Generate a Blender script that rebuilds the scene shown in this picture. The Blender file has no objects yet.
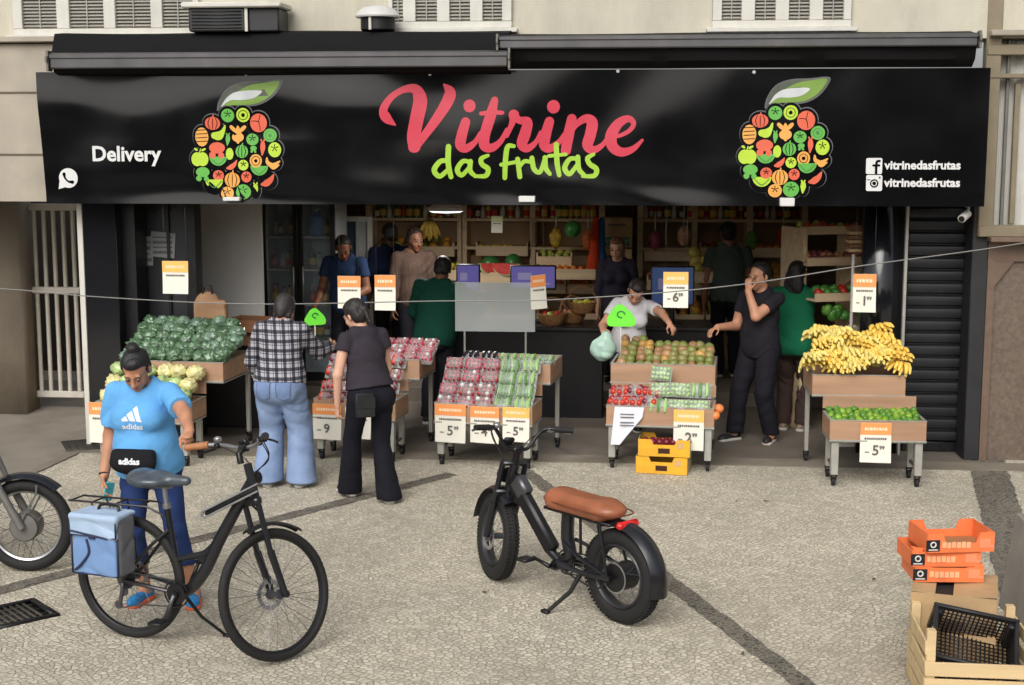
import bpy, bmesh, math, random
import numpy as np
from mathutils import Vector, Matrix, Euler
random.seed(7); NR = np.random.RandomState(11)
R = math.radians
scene = bpy.context.scene
COL = scene.collection

# ------------------------------------------------------------------ camera and survey helpers
CF = 1400.0; CTH = math.atan(197 / CF); CA = R(5); CD = 12.6; CH = 2.8
CAM = Vector((CD * math.sin(CA), -CD * math.cos(CA), CH))
FW = Vector((-math.sin(CA) * math.cos(CTH), math.cos(CA) * math.cos(CTH), -math.sin(CTH)))
RT = Vector((math.cos(CA), math.sin(CA), 0)); UP = RT.cross(FW)
def W(u, v, y=None, z=None):
    """survey: the point of the world seen at a photo position, on the plane y=.. or z=.."""
    d = FW + RT * ((u - 512) / CF) + UP * (-(v - 342.5) / CF)
    t = (y - CAM.y) / d.y if y is not None else (z - CAM.z) / d.z
    return CAM + d * t

# ------------------------------------------------------------------ tagging
def tag(o, label=None, cat=None, group=None, kind=None):
    if label: o['label'] = label
    if cat: o['category'] = cat
    if group: o['group'] = group
    if kind: o['kind'] = kind
    return o
def empty(name, loc=(0, 0, 0), rz=0, label=None, cat=None, group=None, parent=None):
    o = bpy.data.objects.new(name, None); COL.objects.link(o)
    o.location = loc; o.rotation_euler = (0, 0, rz); o.empty_display_size = .1
    if parent: o.parent = parent
    return tag(o, label, cat, group)
def kids(o): return [c for c in bpy.data.objects if c.parent == o]
def dup(o, parent=None):
    c = o.copy(); COL.objects.link(c); c.parent = parent
    for ch in list(kids(o)): dup(ch, c)
    return c
def link_mesh(name, me, parent=None, loc=None, rot=None):
    o = bpy.data.objects.new(name, me); COL.objects.link(o)
    if parent: o.parent = parent
    if loc is not None: o.location = loc
    if rot is not None: o.rotation_euler = rot
    return o

# ------------------------------------------------------------------ mesh builder
def T(loc=(0, 0, 0), rot=(0, 0, 0), sc=(1, 1, 1)):
    return Matrix.LocRotScale(Vector(loc), Euler(rot), Vector(sc))
class MB:
    def __init__(s): s.v = []; s.f = []; s.m = []; s.mi = 0; s.M = None
    def add(s, vs, fs, M=None):
        n = len(s.v)
        for p in vs:
            p = Vector(p)
            if M is not None: p = M @ p
            if s.M is not None: p = s.M @ p
            s.v.append(p)
        for f in fs: s.f.append([i + n for i in f]); s.m.append(s.mi)
        return s
    def box(s, c, d, rot=(0, 0, 0), M=None, b=0):
        x, y, z = [q / 2 for q in d]; K = T(c, rot)
        if M is not None: K = M @ K
        if b > 0:
            b = min(b, x * .9, y * .9, z * .9)
            vs = []; idx = {}
            for sx in (-1, 1):
                for sy in (-1, 1):
                    for sz in (-1, 1):
                        for a in range(3):
                            p = [sx * (x - b), sy * (y - b), sz * (z - b)]
                            p[a] = (sx * x, sy * y, sz * z)[a]
                            idx[(sx, sy, sz, a)] = len(vs); vs.append(p)
            fs = []
            I = lambda sx, sy, sz, a: idx[(sx, sy, sz, a)]
            for q in (-1, 1):
                fs.append([I(q, -1, -1, 0), I(q, 1, -1, 0), I(q, 1, 1, 0), I(q, -1, 1, 0)][::q])
                fs.append([I(-1, q, -1, 1), I(-1, q, 1, 1), I(1, q, 1, 1), I(1, q, -1, 1)][::q])
                fs.append([I(-1, -1, q, 2), I(1, -1, q, 2), I(1, 1, q, 2), I(-1, 1, q, 2)][::q])
                for r in (-1, 1):
                    fs.append([I(q, r, -1, 0), I(q, r, 1, 0), I(q, r, 1, 1), I(q, r, -1, 1)])
                    fs.append([I(q, -1, r, 0), I(q, 1, r, 0), I(q, 1, r, 2), I(q, -1, r, 2)])
                    fs.append([I(-1, q, r, 1), I(1, q, r, 1), I(1, q, r, 2), I(-1, q, r, 2)])
                    for t in (-1, 1): fs.append([I(q, r, t, 0), I(q, r, t, 1), I(q, r, t, 2)])
            return s.add(vs, fs, K)
        vs = [(i * x, j * y, k * z) for i in (-1, 1) for j in (-1, 1) for k in (-1, 1)]
        return s.add(vs, [(0, 1, 3, 2), (4, 6, 7, 5), (0, 4, 5, 1), (2, 3, 7, 6), (0, 2, 6, 4), (1, 5, 7, 3)], K)
    def tube(s, pts, r, n=8, M=None, caps=True, closed=False, flat=None):
        pts = [Vector(p) for p in pts]; N = len(pts)
        rr = r if isinstance(r, (list, tuple)) else [r] * N
        tan = []
        for i in range(N):
            a = pts[(i - 1) % N] if (closed or i > 0) else pts[i]
            b = pts[(i + 1) % N] if (closed or i < N - 1) else pts[i]
            t = (b - a); tan.append(t.normalized() if t.length > 1e-9 else Vector((0, 0, 1)))
        up = Vector((0, 0, 1)) if abs(tan[0].z) < .9 else Vector((1, 0, 0))
        nx = up.cross(tan[0]).normalized()
        vs = []
        for i in range(N):
            nx = (nx - tan[i] * nx.dot(tan[i])).normalized(); ny = tan[i].cross(nx)
            for k in range(n):
                a = 2 * math.pi * k / n
                vs.append(pts[i] + nx * (math.cos(a) * rr[i] * (flat or 1)) + ny * (math.sin(a) * rr[i]))
        fs = []
        for i in range(N if closed else N - 1):
            j = (i + 1) % N
            for k in range(n):
                l = (k + 1) % n
                fs.append((i * n + k, i * n + l, j * n + l, j * n + k))
        if caps and not closed:
            fs.append(tuple(range(n))[::-1]); fs.append(tuple((N - 1) * n + k for k in range(n)))
        return s.add(vs, fs, M)
    def cyl(s, a, b, r, n=12, M=None, r2=None): return s.tube([a, b], [r, r if r2 is None else r2], n, M)
    def lathe(s, prof, n=16, M=None):
        vs = []; fs = []
        for (r, z) in prof:
            for k in range(n):
                a = 2 * math.pi * k / n; vs.append((r * math.cos(a), r * math.sin(a), z))
        for i in range(len(prof) - 1):
            for k in range(n):
                l = (k + 1) % n; fs.append((i * n + k, i * n + l, (i + 1) * n + l, (i + 1) * n + k))
        fs.append(tuple(range(n))[::-1]); fs.append(tuple((len(prof) - 1) * n + k for k in range(n)))
        return s.add(vs, fs, M)
    def ell(s, c, r, n=10, m=6, rot=(0, 0, 0), M=None, jit=0):
        vs = [(0, 0, 1)]; K = T(c, rot, r if isinstance(r, (tuple, list)) else (r, r, r))
        if M is not None: K = M @ K
        for i in range(1, m):
            th = math.pi * i / m
            for k in range(n):
                a = 2 * math.pi * k / n; q = 1 + random.uniform(-jit, jit)
                vs.append((q * math.sin(th) * math.cos(a), q * math.sin(th) * math.sin(a), q * math.cos(th)))
        vs.append((0, 0, -1)); fs = []
        for k in range(n):
            l = (k + 1) % n; fs.append((0, 1 + k, 1 + l))
            for i in range(m - 2): fs.append((1 + i * n + k, 1 + (i + 1) * n + k, 1 + (i + 1) * n + l, 1 + i * n + l))
            fs.append((len(vs) - 1, 1 + (m - 2) * n + l, 1 + (m - 2) * n + k))
        return s.add(vs, fs, K)
    def prism(s, poly, a, b, M=None):
        """poly in x,z ; extruded along y from a to b"""
        n = len(poly); vs = [(p[0], a, p[1]) for p in poly] + [(p[0], b, p[1]) for p in poly]
        fs = [tuple(range(n)), tuple(range(n, 2 * n))[::-1]] + [(i, i + n, (i + 1) % n + n, (i + 1) % n) for i in range(n)]
        return s.add(vs, fs, M)
    def torus(s, R_, r, n=40, m=10, M=None, axis='y', flat=1):
        pts = []
        vs = []; fs = []
        for i in range(n):
            a = 2 * math.pi * i / n
            for k in range(m):
                b = 2 * math.pi * k / m; q = R_ + r * math.cos(b)
                vs.append((q * math.cos(a), r * flat * math.sin(b), q * math.sin(a)))
        for i in range(n):
            j = (i + 1) % n
            for k in range(m):
                l = (k + 1) % m; fs.append((i * m + k, i * m + l, j * m + l, j * m + k))
        return s.add(vs, fs, M)
    def mesh(s, name, mats, smooth=True, recalc=True, angle=40):
        me = bpy.data.meshes.new(name); me.from_pydata([tuple(p) for p in s.v], [], s.f); 
        for m in (mats if isinstance(mats, (list, tuple)) else [mats]): me.materials.append(m)
        me.polygons.foreach_set('material_index', s.m)
        if recalc:
            bm = bmesh.new(); bm.from_mesh(me); bmesh.ops.recalc_face_normals(bm, faces=bm.faces[:])
            if smooth:
                lim = R(angle)
                for e in bm.edges:
                    if len(e.link_faces) == 2 and e.calc_face_angle(0) > lim: e.smooth = False
            bm.to_mesh(me); bm.free()
        if smooth: me.polygons.foreach_set('use_smooth', [True] * len(me.polygons))
        me.update(); return me
    def build(s, name, mats, parent=None, loc=None, rot=None, **k):
        return link_mesh(name, s.mesh(name, mats, **k), parent, loc, rot)

def crv(pts, n=8):
    """catmull-rom through points of any dimension"""
    P = [tuple(p) for p in pts]; P = [P[0]] + P + [P[-1]]; out = []
    for i in range(1, len(P) - 2):
        for k in range(n):
            t = k / n
            out.append(tuple(.5 * (2 * b + (c - a) * t + (2 * a - 5 * b + 4 * c - d) * t * t + (3 * b - a - 3 * c + d) * t ** 3)
                             for a, b, c, d in zip(P[i - 1], P[i], P[i + 1], P[i + 2])))
    out.append(P[-2]); return out

# ------------------------------------------------------------------ materials
def lin(c):
    if isinstance(c, str): c = tuple(int(c[i:i + 2], 16) for i in (0, 2, 4))
    if max(c) > 1.0:
        c = tuple(q / 255 for q in c)
        return tuple(q / 12.92 if q <= .04045 else ((q + .055) / 1.055) ** 2.4 for q in c)
    return tuple(c)
_M = {}
def mat(name, color, rough=.6, metal=0, var=.12, vs=6.0, bump=0, bs=40, spec=.5, coat=0, stretch=(1, 1, 1), dirt=0, coord='Object'):
    key = (name, color, rough, metal, var, vs, bump, bs, coat)
    if key in _M: return _M[key]
    c = lin(color); m = bpy.data.materials.new(name); m.use_nodes = True; nt = m.node_tree; N = nt.nodes; L = nt.links
    p = N['Principled BSDF']; p.inputs['Roughness'].default_value = rough; p.inputs['Metallic'].default_value = metal
    p.inputs['Specular IOR Level'].default_value = spec
    if coat: p.inputs['Coat Weight'].default_value = coat; p.inputs['Coat Roughness'].default_value = .15
    tc = N.new('ShaderNodeTexCoord'); mp = N.new('ShaderNodeMapping'); mp.inputs['Scale'].default_value = stretch
    L.new(tc.outputs[coord], mp.inputs['Vector'])
    nz = N.new('ShaderNodeTexNoise'); nz.inputs['Scale'].default_value = vs; nz.inputs['Detail'].default_value = 5
    L.new(mp.outputs[0], nz.inputs['Vector'])
    mx = N.new('ShaderNodeMix'); mx.data_type = 'RGBA'
    rp = N.new('ShaderNodeValToRGB'); rp.color_ramp.elements[0].position = .3; rp.color_ramp.elements[1].position = .7
    L.new(nz.outputs['Fac'], rp.inputs[0]); L.new(rp.outputs[0], mx.inputs['Factor'])
    mx.inputs['A'].default_value = tuple(q * (1 - var) for q in c) + (1,)
    mx.inputs['B'].default_value = tuple(min(1, q * (1 + var)) for q in c) + (1,)
    last = mx.outputs['Result']
    if dirt:
        n2 = N.new('ShaderNodeTexNoise'); n2.inputs['Scale'].default_value = 1.7; n2.inputs['Detail'].default_value = 8; n2.inputs['Roughness'].default_value = .7
        mp2 = N.new('ShaderNodeMapping'); mp2.inputs['Scale'].default_value = (1, 1, .35); L.new(tc.outputs[coord], mp2.inputs[0]); L.new(mp2.outputs[0], n2.inputs['Vector'])
        r2 = N.new('ShaderNodeValToRGB'); r2.color_ramp.elements[0].position = .45; r2.color_ramp.elements[1].position = .75
        L.new(n2.outputs['Fac'], r2.inputs[0])
        mm = N.new('ShaderNodeMath'); mm.operation = 'MULTIPLY'; mm.inputs[1].default_value = dirt; L.new(r2.outputs[0], mm.inputs[0])
        m2 = N.new('ShaderNodeMix'); m2.data_type = 'RGBA'; L.new(mm.outputs[0], m2.inputs['Factor']); L.new(last, m2.inputs['A'])
        m2.inputs['B'].default_value = tuple(q * .35 for q in c) + (1,); last = m2.outputs['Result']
    L.new(last, p.inputs['Base Color'])
    if rough > .12:
        mr = N.new('ShaderNodeMapRange'); mr.inputs['To Min'].default_value = max(.03, rough - .1); mr.inputs['To Max'].default_value = min(1, rough + .1)
        L.new(nz.outputs['Fac'], mr.inputs['Value']); L.new(mr.outputs[0], p.inputs['Roughness'])
    if bump:
        nb = N.new('ShaderNodeTexNoise'); nb.inputs['Scale'].default_value = bs; nb.inputs['Detail'].default_value = 3; L.new(mp.outputs[0], nb.inputs['Vector'])
        bp = N.new('ShaderNodeBump'); bp.inputs['Strength'].default_value = bump; bp.inputs['Distance'].default_value = .01
        L.new(nb.outputs['Fac'], bp.inputs['Height']); L.new(bp.outputs[0], p.inputs['Normal'])
    _M[key] = m; return m
def attr_mat(name, rough=.55, bump=.0, bs=200, spec=.4, sss=0):
    m = bpy.data.materials.new(name); m.use_nodes = True; nt = m.node_tree; N = nt.nodes; L = nt.links; p = N['Principled BSDF']
    a = N.new('ShaderNodeAttribute'); a.attribute_name = 'Col'; L.new(a.outputs['Color'], p.inputs['Base Color'])
    p.inputs['Roughness'].default_value = rough; p.inputs['Specular IOR Level'].default_value = spec
    if bump:
        tc = N.new('ShaderNodeTexCoord'); nb = N.new('ShaderNodeTexNoise'); nb.inputs['Scale'].default_value = bs; L.new(tc.outputs['Object'], nb.inputs['Vector'])
        bp = N.new('ShaderNodeBump'); bp.inputs['Strength'].default_value = bump; bp.inputs['Distance'].default_value = .004
        L.new(nb.outputs['Fac'], bp.inputs['Height']); L.new(bp.outputs[0], p.inputs['Normal'])
    return m
def wood_mat(name, color, scale=1.0, rough=.55, axis=0):
    m = mat(name, color, rough, 0, .16, 9 * scale, .15, 60, stretch=tuple(.12 if i == axis else 1.6 for i in range(3)))
    return m
def clear_mat(name, tint=(1, 1, 1), alpha=.25, rough=.08, glossy=.35):
    m = bpy.data.materials.new(name); m.use_nodes = True; nt = m.node_tree; N = nt.nodes; L = nt.links
    out = N['Material Output']; p = N['Principled BSDF']; p.inputs['Base Color'].default_value = tuple(lin(tint)) + (1,)
    p.inputs['Roughness'].default_value = rough; p.inputs['Alpha'].default_value = alpha
    p.inputs['Specular IOR Level'].default_value = .7
    tc = N.new('ShaderNodeTexCoord'); nb = N.new('ShaderNodeTexNoise'); nb.inputs['Scale'].default_value = 35; L.new(tc.outputs['Object'], nb.inputs['Vector'])
    bp = N.new('ShaderNodeBump'); bp.inputs['Strength'].default_value = glossy; bp.inputs['Distance'].default_value = .006
    L.new(nb.outputs['Fac'], bp.inputs['Height']); L.new(bp.outputs[0], p.inputs['Normal'])
    return m
def emis_mat(name, color, st=.4):
    m = bpy.data.materials.new(name); m.use_nodes = True; p = m.node_tree.nodes['Principled BSDF']
    p.inputs['Base Color'].default_value = (.02, .02, .03, 1); p.inputs['Roughness'].default_value = .2
    p.inputs['Emission Color'].default_value = tuple(lin(color)) + (1,); p.inputs['Emission Strength'].default_value = st
    return m

# ------------------------------------------------------------------ text as mesh
def text_mesh(s, size, m, ext=.0008, bold=0.0, align='CENTER', sx=1.0, shear=0):
    cu = bpy.data.curves.new('lettering', 'FONT'); cu.body = s; cu.size = size; cu.extrude = ext; cu.offset = bold; cu.align_x = align; cu.align_y = 'CENTER'; cu.shear = shear; cu.resolution_u = 3
    ob = bpy.data.objects.new('lettering', cu); COL.objects.link(ob); bpy.context.view_layer.update()
    me = bpy.data.meshes.new_from_object(ob.evaluated_get(bpy.context.evaluated_depsgraph_get()))
    bpy.data.objects.remove(ob); bpy.data.curves.remove(cu); me.materials.clear(); me.materials.append(m)
    me.transform(Matrix.Diagonal((sx, 1, 1, 1)) )
    me.transform(Matrix.Rotation(R(90), 4, 'X'))          # stands upright, faces -Y
    return me

# ------------------------------------------------------------------ signed-distance modelling
def nrm(v): v = np.asarray(v, float); n = np.linalg.norm(v); return v / n if n > 1e-9 else v
class SDF:
    def __init__(s, k=.02): s.p = []; s.k = k; s.cuts = []; s.subs = []; s.disp = None
    def _add(s, f, lo, hi, k=None): s.p.append((f, np.array(lo, float), np.array(hi, float), s.k if k is None else k)); return s
    def cap(s, a, b, ra, rb=None, k=None, cut=None):
        a = np.array(a, float); b = np.array(b, float); rb = ra if rb is None else rb; ab = b - a; l2 = max(1e-12, ab @ ab); r = max(ra, rb)
        def f(P):
            q = P - a; t = np.clip((q @ ab) / l2, 0, 1)
            d = np.sqrt(((q - t[..., None] * ab) ** 2).sum(-1)) - (ra + t * (rb - ra))
            if cut is not None:
                for (o, n) in cut: d = np.maximum(d, (P - np.array(o)) @ nrm(n))
            return d
        return s._add(f, np.minimum(a, b) - r, np.maximum(a, b) + r, k)
    def ell(s, c, r, rot=None, k=None, cut=None):
        c = np.array(c, float); r = np.array(r, float); M = np.eye(3) if rot is None else np.array(rot, float); e = np.sqrt(((M * r) ** 2).sum(1))
        def f(P):
            q = ((P - c) @ M) / r; k0 = np.sqrt((q ** 2).sum(-1)) + 1e-9; k1 = np.sqrt(((q / r) ** 2).sum(-1)) + 1e-9
            d = k0 * (k0 - 1) / k1
            if cut is not None:
                for (o, n) in cut: d = np.maximum(d, (P - np.array(o)) @ nrm(n))
            return d
        return s._add(f, c - e, c + e, k)
    def ecap(s, a, b, ra, rb, ratio, ey, k=None, rratio=None, cut=None):
        """capsule whose section is an ellipse: ra/rb half-widths, depth = ratio * width along ey"""
        a = np.array(a, float); b = np.array(b, float); ab = b - a; l2 = ab @ ab; ey = np.array(ey, float); u = nrm(ab); ey = nrm(ey - u * (ey @ u)); r = max(ra, rb)
        rr2 = ratio if rratio is None else rratio
        def f(P):
            q = P - a; t = np.clip((q @ ab) / l2, 0, 1); w = q - t[..., None] * ab; rt = ratio + t * (rr2 - ratio)
            y = w @ ey; w2 = (w ** 2).sum(-1) - y * y; rad = ra + t * (rb - ra)
            rho = np.sqrt(np.maximum(w2, 0) + (y / rt) ** 2)
            d = (rho - rad) * np.where(rho > 1e-6, np.sqrt(np.maximum(w2, 0) + y * y) / (rho + 1e-6), 1).clip(.4, 1)
            if cut is not None:
                for (o, n) in cut: d = np.maximum(d, (P - np.array(o)) @ nrm(n))
            return d
        return s._add(f, np.minimum(a, b) - r, np.maximum(a, b) + r, k)
    def rbox(s, c, h, rad, rot=None, k=None):
        c = np.array(c, float); h = np.array(h, float) - rad; M = np.eye(3) if rot is None else np.array(rot, float); e = np.abs(M) @ (h + rad)
        def f(P):
            q = np.abs((P - c) @ M) - h
            return np.sqrt((np.maximum(q, 0) ** 2).sum(-1)) + np.minimum(q.max(-1), 0) - rad
        return s._add(f, c - e, c + e, k)
    def mesh(s, name, mats, res=.01, colf=None, smooth=1):
        lo = np.min([p[1] for p in s.p], 0) - 4 * res; hi = np.max([p[2] for p in s.p], 0) + 4 * res
        n = np.ceil((hi - lo) / res).astype(int) + 1; V = np.full(tuple(n), .3, np.float32)
        ax = [lo[i] + np.arange(n[i]) * res for i in range(3)]
        def grid(i0, i1): return np.stack(np.meshgrid(*[ax[i][i0[i]:i1[i]] for i in range(3)], indexing='ij'), -1)
        def rng(a, b, m):
            i0 = np.maximum(0, np.floor((a - m - lo) / res).astype(int)); i1 = np.minimum(n, np.ceil((b + m - lo) / res).astype(int) + 1); return i0, i1
        for f, a, b, k in s.p:
            i0, i1 = rng(a, b, k + 3 * res)
            if (i1 <= i0).any(): continue
            d = f(grid(i0, i1)); sl = tuple(slice(i0[i], i1[i]) for i in range(3)); v = V[sl]
            if k > 1e-5:
                h = np.clip(.5 + .5 * (v - d) / k, 0, 1); V[sl] = v * (1 - h) + d * h - k * h * (1 - h)
            else: V[sl] = np.minimum(v, d)
        if s.cuts or s.disp is not None or s.subs:
            G = grid(np.zeros(3, int), n)
            if s.disp is not None: V += s.disp(G)
            for (o, nn) in s.cuts: V = np.maximum(V, (G - np.array(o)) @ nrm(nn))
            for q in s.subs:
                sub = SDF(0)
                q(sub)
                for f, a, b, k in sub.p: V = np.maximum(V, -f(G))
        # surface nets
        ins = V < 0
        cs = np.zeros(tuple(n - 1), np.int8); C8 = [(i, j, k) for i in (0, 1) for j in (0, 1) for k in (0, 1)]
        sh = lambda A, o: A[o[0]:A.shape[0] - 1 + o[0], o[1]:A.shape[1] - 1 + o[1], o[2]:A.shape[2] - 1 + o[2]]
        for o in C8: cs += sh(ins, o)
        act = (cs > 0) & (cs < 8); ids = np.full(act.shape, -1, np.int64); I = np.argwhere(act); ids[act] = np.arange(len(I))
        val = {o: V[I[:, 0] + o[0], I[:, 1] + o[1], I[:, 2] + o[2]].astype(float) for o in C8}
        acc = np.zeros((len(I), 3)); cnt = np.zeros(len(I))
        for o in C8:
            for axn in range(3):
                if o[axn] == 0:
                    q = list(o); q[axn] = 1; q = tuple(q); va, vb = val[o], val[q]; m = (va < 0) != (vb < 0)
                    t = np.where(m, va / np.where(m, va - vb, 1), 0); pt = np.tile(np.array(o, float), (len(I), 1)); pt[:, axn] += t
                    acc[m] += pt[m]; cnt[m] += 1
        P = lo + (I + acc / cnt[:, None]) * res
        F = []
        for axn in range(3):
            a0 = [slice(None)] * 3; a1 = [slice(None)] * 3; a0[axn] = slice(0, -1); a1[axn] = slice(1, None)
            A = ins[tuple(a0)]; B = ins[tuple(a1)]; E = np.argwhere(A != B); b_, c_ = (axn + 1) % 3, (axn + 2) % 3
            E = E[(E[:, b_] > 0) & (E[:, c_] > 0) & (E[:, b_] < n[b_] - 1) & (E[:, c_] < n[c_] - 1)]
            def cell(db, dc):
                q = E.copy(); q[:, b_] -= db; q[:, c_] -= dc; return ids[q[:, 0], q[:, 1], q[:, 2]]
            Q = np.stack([cell(1, 1), cell(0, 1), cell(0, 0), cell(1, 0)], 1); flip = ~A[E[:, 0], E[:, 1], E[:, 2]]
            Q[flip] = Q[flip][:, ::-1]; F.append(Q)
        F = np.concatenate(F); F = F[(F >= 0).all(1)]
        for _ in range(smooth):
            S = np.zeros_like(P); ct = np.zeros(len(P))
            for i in range(4):
                np.add.at(S, F[:, i], P[F[:, (i + 1) % 4]] + P[F[:, (i - 1) % 4]]); np.add.at(ct, F[:, i], 2)
            P = P * .5 + .5 * S / np.maximum(ct, 1)[:, None]
        me = bpy.data.meshes.new(name); me.vertices.add(len(P)); me.vertices.foreach_set('co', P.ravel()); me.loops.add(len(F) * 4)
        me.loops.foreach_set('vertex_index', F.ravel().astype(np.int32)); me.polygons.add(len(F)); me.polygons.foreach_set('loop_start', np.arange(len(F), dtype=np.int32) * 4)
        me.polygons.foreach_set('use_smooth', np.ones(len(F), bool))
        me.update(calc_edges=True)
        for m in (mats if isinstance(mats, (list, tuple)) else [mats]): me.materials.append(m)
        if colf is not None:
            c = colf(P); at = me.color_attributes.new('Col', 'FLOAT_COLOR', 'POINT'); at.data.foreach_set('color', np.concatenate([c, np.ones((len(c), 1))], 1).astype(np.float32).ravel())
        return me
def folds(amp=.004, fx=30, fz=14, seed=0, drift=.8):
    r = np.random.RandomState(seed); ph = r.rand(8) * 6.28
    def f(G):
        x, y, z = G[..., 0], G[..., 1], G[..., 2]
        w = np.sin(x * 9 + z * 7 + ph[0]) + np.sin(y * 11 - z * 5 + ph[1]) + .6 * np.sin(x * 17 - y * 14 + z * 19 + ph[2])
        rdg = lambda p: 1.2 - 2.2 * np.abs(np.sin(p)) ** .7
        a = rdg(z * fz + x * fx * .22 * drift + w * 1.1 + ph[2]) * (.5 + .5 * np.sin(x * 7 + y * 6 + z * 3 + ph[3]))
        b = rdg(x * fx * .5 + z * fz * .45 + w * 1.2 + ph[4]) * (.5 + .5 * np.sin(z * 6 - y * 5 + ph[5])); c = rdg(y * fx * .5 - x * fx * .3 + z * fz * .5 - w + ph[6]) * (.5 + .5 * np.sin(z * 7 + x * 4 + ph[7]))
        return amp * .75 * (a + .6 * b + .6 * c)
    return f
# ------------------------------------------------------------------ shared materials
M_white = mat('white_paint', (205, 202, 192), .5, var=.06, dirt=.25)
M_steel = mat('brushed_steel', (168, 166, 158), .4, .25, .1, 8)
M_steel2 = mat('grey_metal', (120, 118, 112), .45, .6, .12, 8, dirt=.2)
M_black = mat('black_metal', (22, 22, 24), .38, .2, .15, 20)
M_blackp = mat('black_plastic', (20, 20, 21), .5, 0, .2, 25, .15, 150)
M_rubber = mat('rubber', (24, 23, 23), .75, 0, .2, 30, .2, 120)
M_chrome = mat('chrome', (190, 190, 190), .18, 1, .06, 10)
M_lam = wood_mat('laminate', (170, 134, 106), 1, .5)
M_lamd = wood_mat('dark_laminate', (128, 88, 62), 1, .5)
M_pine = wood_mat('pine_board', (206, 180, 136), 1, .6)
M_card = mat('cardboard', (178, 148, 108), .8, 0, .1, 12, .1, 80)
M_paper = mat('paper', (226, 222, 208), .7, 0, .03, 5)
M_print = mat('print_grey', (96, 94, 92), .8, 0, .05)

# ------------------------------------------------------------------ ground
def stone_mat(name, c1, c2, grout, scale=26, rot=38, bump=.5):
    m = bpy.data.materials.new(name); m.use_nodes = True; nt = m.node_tree; N = nt.nodes; L = nt.links; p = N['Principled BSDF']
    tc = N.new('ShaderNodeTexCoord'); mp = N.new('ShaderNodeMapping'); mp.inputs['Rotation'].default_value = (0, 0, R(rot))
    L.new(tc.outputs['Object'], mp.inputs[0])
    nz = N.new('ShaderNodeTexNoise'); nz.inputs['Scale'].default_value = 2.2; nz.inputs['Detail'].default_value = 3; L.new(mp.outputs[0], nz.inputs['Vector'])
    vm = N.new('ShaderNodeVectorMath'); vm.operation = 'MULTIPLY_ADD'; vm.inputs[1].default_value = (.16, .16, 0); L.new(nz.outputs['Color'], vm.inputs[0]); L.new(mp.outputs[0], vm.inputs[2])
    vs = []
    for feat in ('F1', 'DISTANCE_TO_EDGE'):
        v = N.new('ShaderNodeTexVoronoi'); v.feature = feat; v.voronoi_dimensions = '2D'; v.inputs['Scale'].default_value = scale; v.inputs['Randomness'].default_value = .8
        L.new(vm.outputs[0], v.inputs['Vector']); vs.append(v)
    sep = N.new('ShaderNodeSeparateColor'); L.new(vs[0].outputs['Color'], sep.inputs[0])
    mx = N.new('ShaderNodeMix'); mx.data_type = 'RGBA'; mx.inputs['A'].default_value = lin(c1) + (1,); mx.inputs['B'].default_value = lin(c2) + (1,); L.new(sep.outputs[0], mx.inputs['Factor'])
    big = N.new('ShaderNodeTexNoise'); big.inputs['Scale'].default_value = .9; big.inputs['Detail'].default_value = 7; big.inputs['Roughness'].default_value = .65; L.new(tc.outputs['Object'], big.inputs['Vector'])
    br = N.new('ShaderNodeMapRange'); br.inputs['From Min'].default_value = .3; br.inputs['From Max'].default_value = .7; br.inputs['To Min'].default_value = .74; br.inputs['To Max'].default_value = 1.12; L.new(big.outputs['Fac'], br.inputs[0])
    mu = N.new('ShaderNodeVectorMath'); mu.operation = 'SCALE'; L.new(mx.outputs['Result'], mu.inputs[0]); L.new(br.outputs[0], mu.inputs['Scale'])
    fine = N.new('ShaderNodeTexNoise'); fine.inputs['Scale'].default_value = 70; fine.inputs['Detail'].default_value = 4; L.new(tc.outputs['Object'], fine.inputs['Vector'])
    fr = N.new('ShaderNodeMapRange'); fr.inputs['To Min'].default_value = .62; fr.inputs['To Max'].default_value = 1.34; L.new(fine.outputs['Fac'], fr.inputs[0])
    mu2 = N.new('ShaderNodeVectorMath'); mu2.operation = 'SCALE'; L.new(mu.outputs[0], mu2.inputs[0]); L.new(fr.outputs[0], mu2.inputs['Scale'])
    gn = N.new('ShaderNodeTexNoise'); gn.inputs['Scale'].default_value = 6; gn.inputs['Detail'].default_value = 6; L.new(tc.outputs['Object'], gn.inputs['Vector'])
    er = N.new('ShaderNodeMapRange'); er.interpolation_type = 'SMOOTHSTEP'; er.inputs['From Min'].default_value = .01; er.inputs['From Max'].default_value = .16; L.new(vs[1].outputs['Distance'], er.inputs[0])
    g = N.new('ShaderNodeMix'); g.data_type = 'RGBA'; g.inputs['A'].default_value = lin(grout) + (1,); L.new(mu2.outputs[0], g.inputs['B']); gr = N.new('ShaderNodeMapRange'); gr.inputs['From Min'].default_value = .46; gr.inputs['From Max'].default_value = .8; L.new(gn.outputs['Fac'], gr.inputs[0]); ga = N.new('ShaderNodeMath'); ga.operation = 'MAXIMUM'; L.new(gr.outputs[0], ga.inputs[0]); L.new(er.outputs[0], ga.inputs[1]); L.new(ga.outputs[0], g.inputs['Factor'])
    L.new(g.outputs['Result'], p.inputs['Base Color']); p.inputs['Roughness'].default_value = .72; p.inputs['Specular IOR Level'].default_value = .3
    hh = N.new('ShaderNodeMath'); hh.operation = 'MULTIPLY_ADD'; hh.inputs[1].default_value = .25; L.new(fine.outputs['Fac'], hh.inputs[0]); L.new(er.outputs[0], hh.inputs[2])
    bp = N.new('ShaderNodeBump'); bp.inputs['Strength'].default_value = bump; bp.inputs['Distance'].default_value = .008; L.new(hh.outputs[0], bp.inputs['Height']); L.new(bp.outputs[0], p.inputs['Normal'])
    return m
M_stone = stone_mat('light_mosaic_stone', (217, 209, 190), (184, 176, 158), (142, 134, 117))
M_dark = stone_mat('dark_mosaic_stone', (120, 115, 106), (76, 73, 68), (140, 132, 116))
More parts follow.
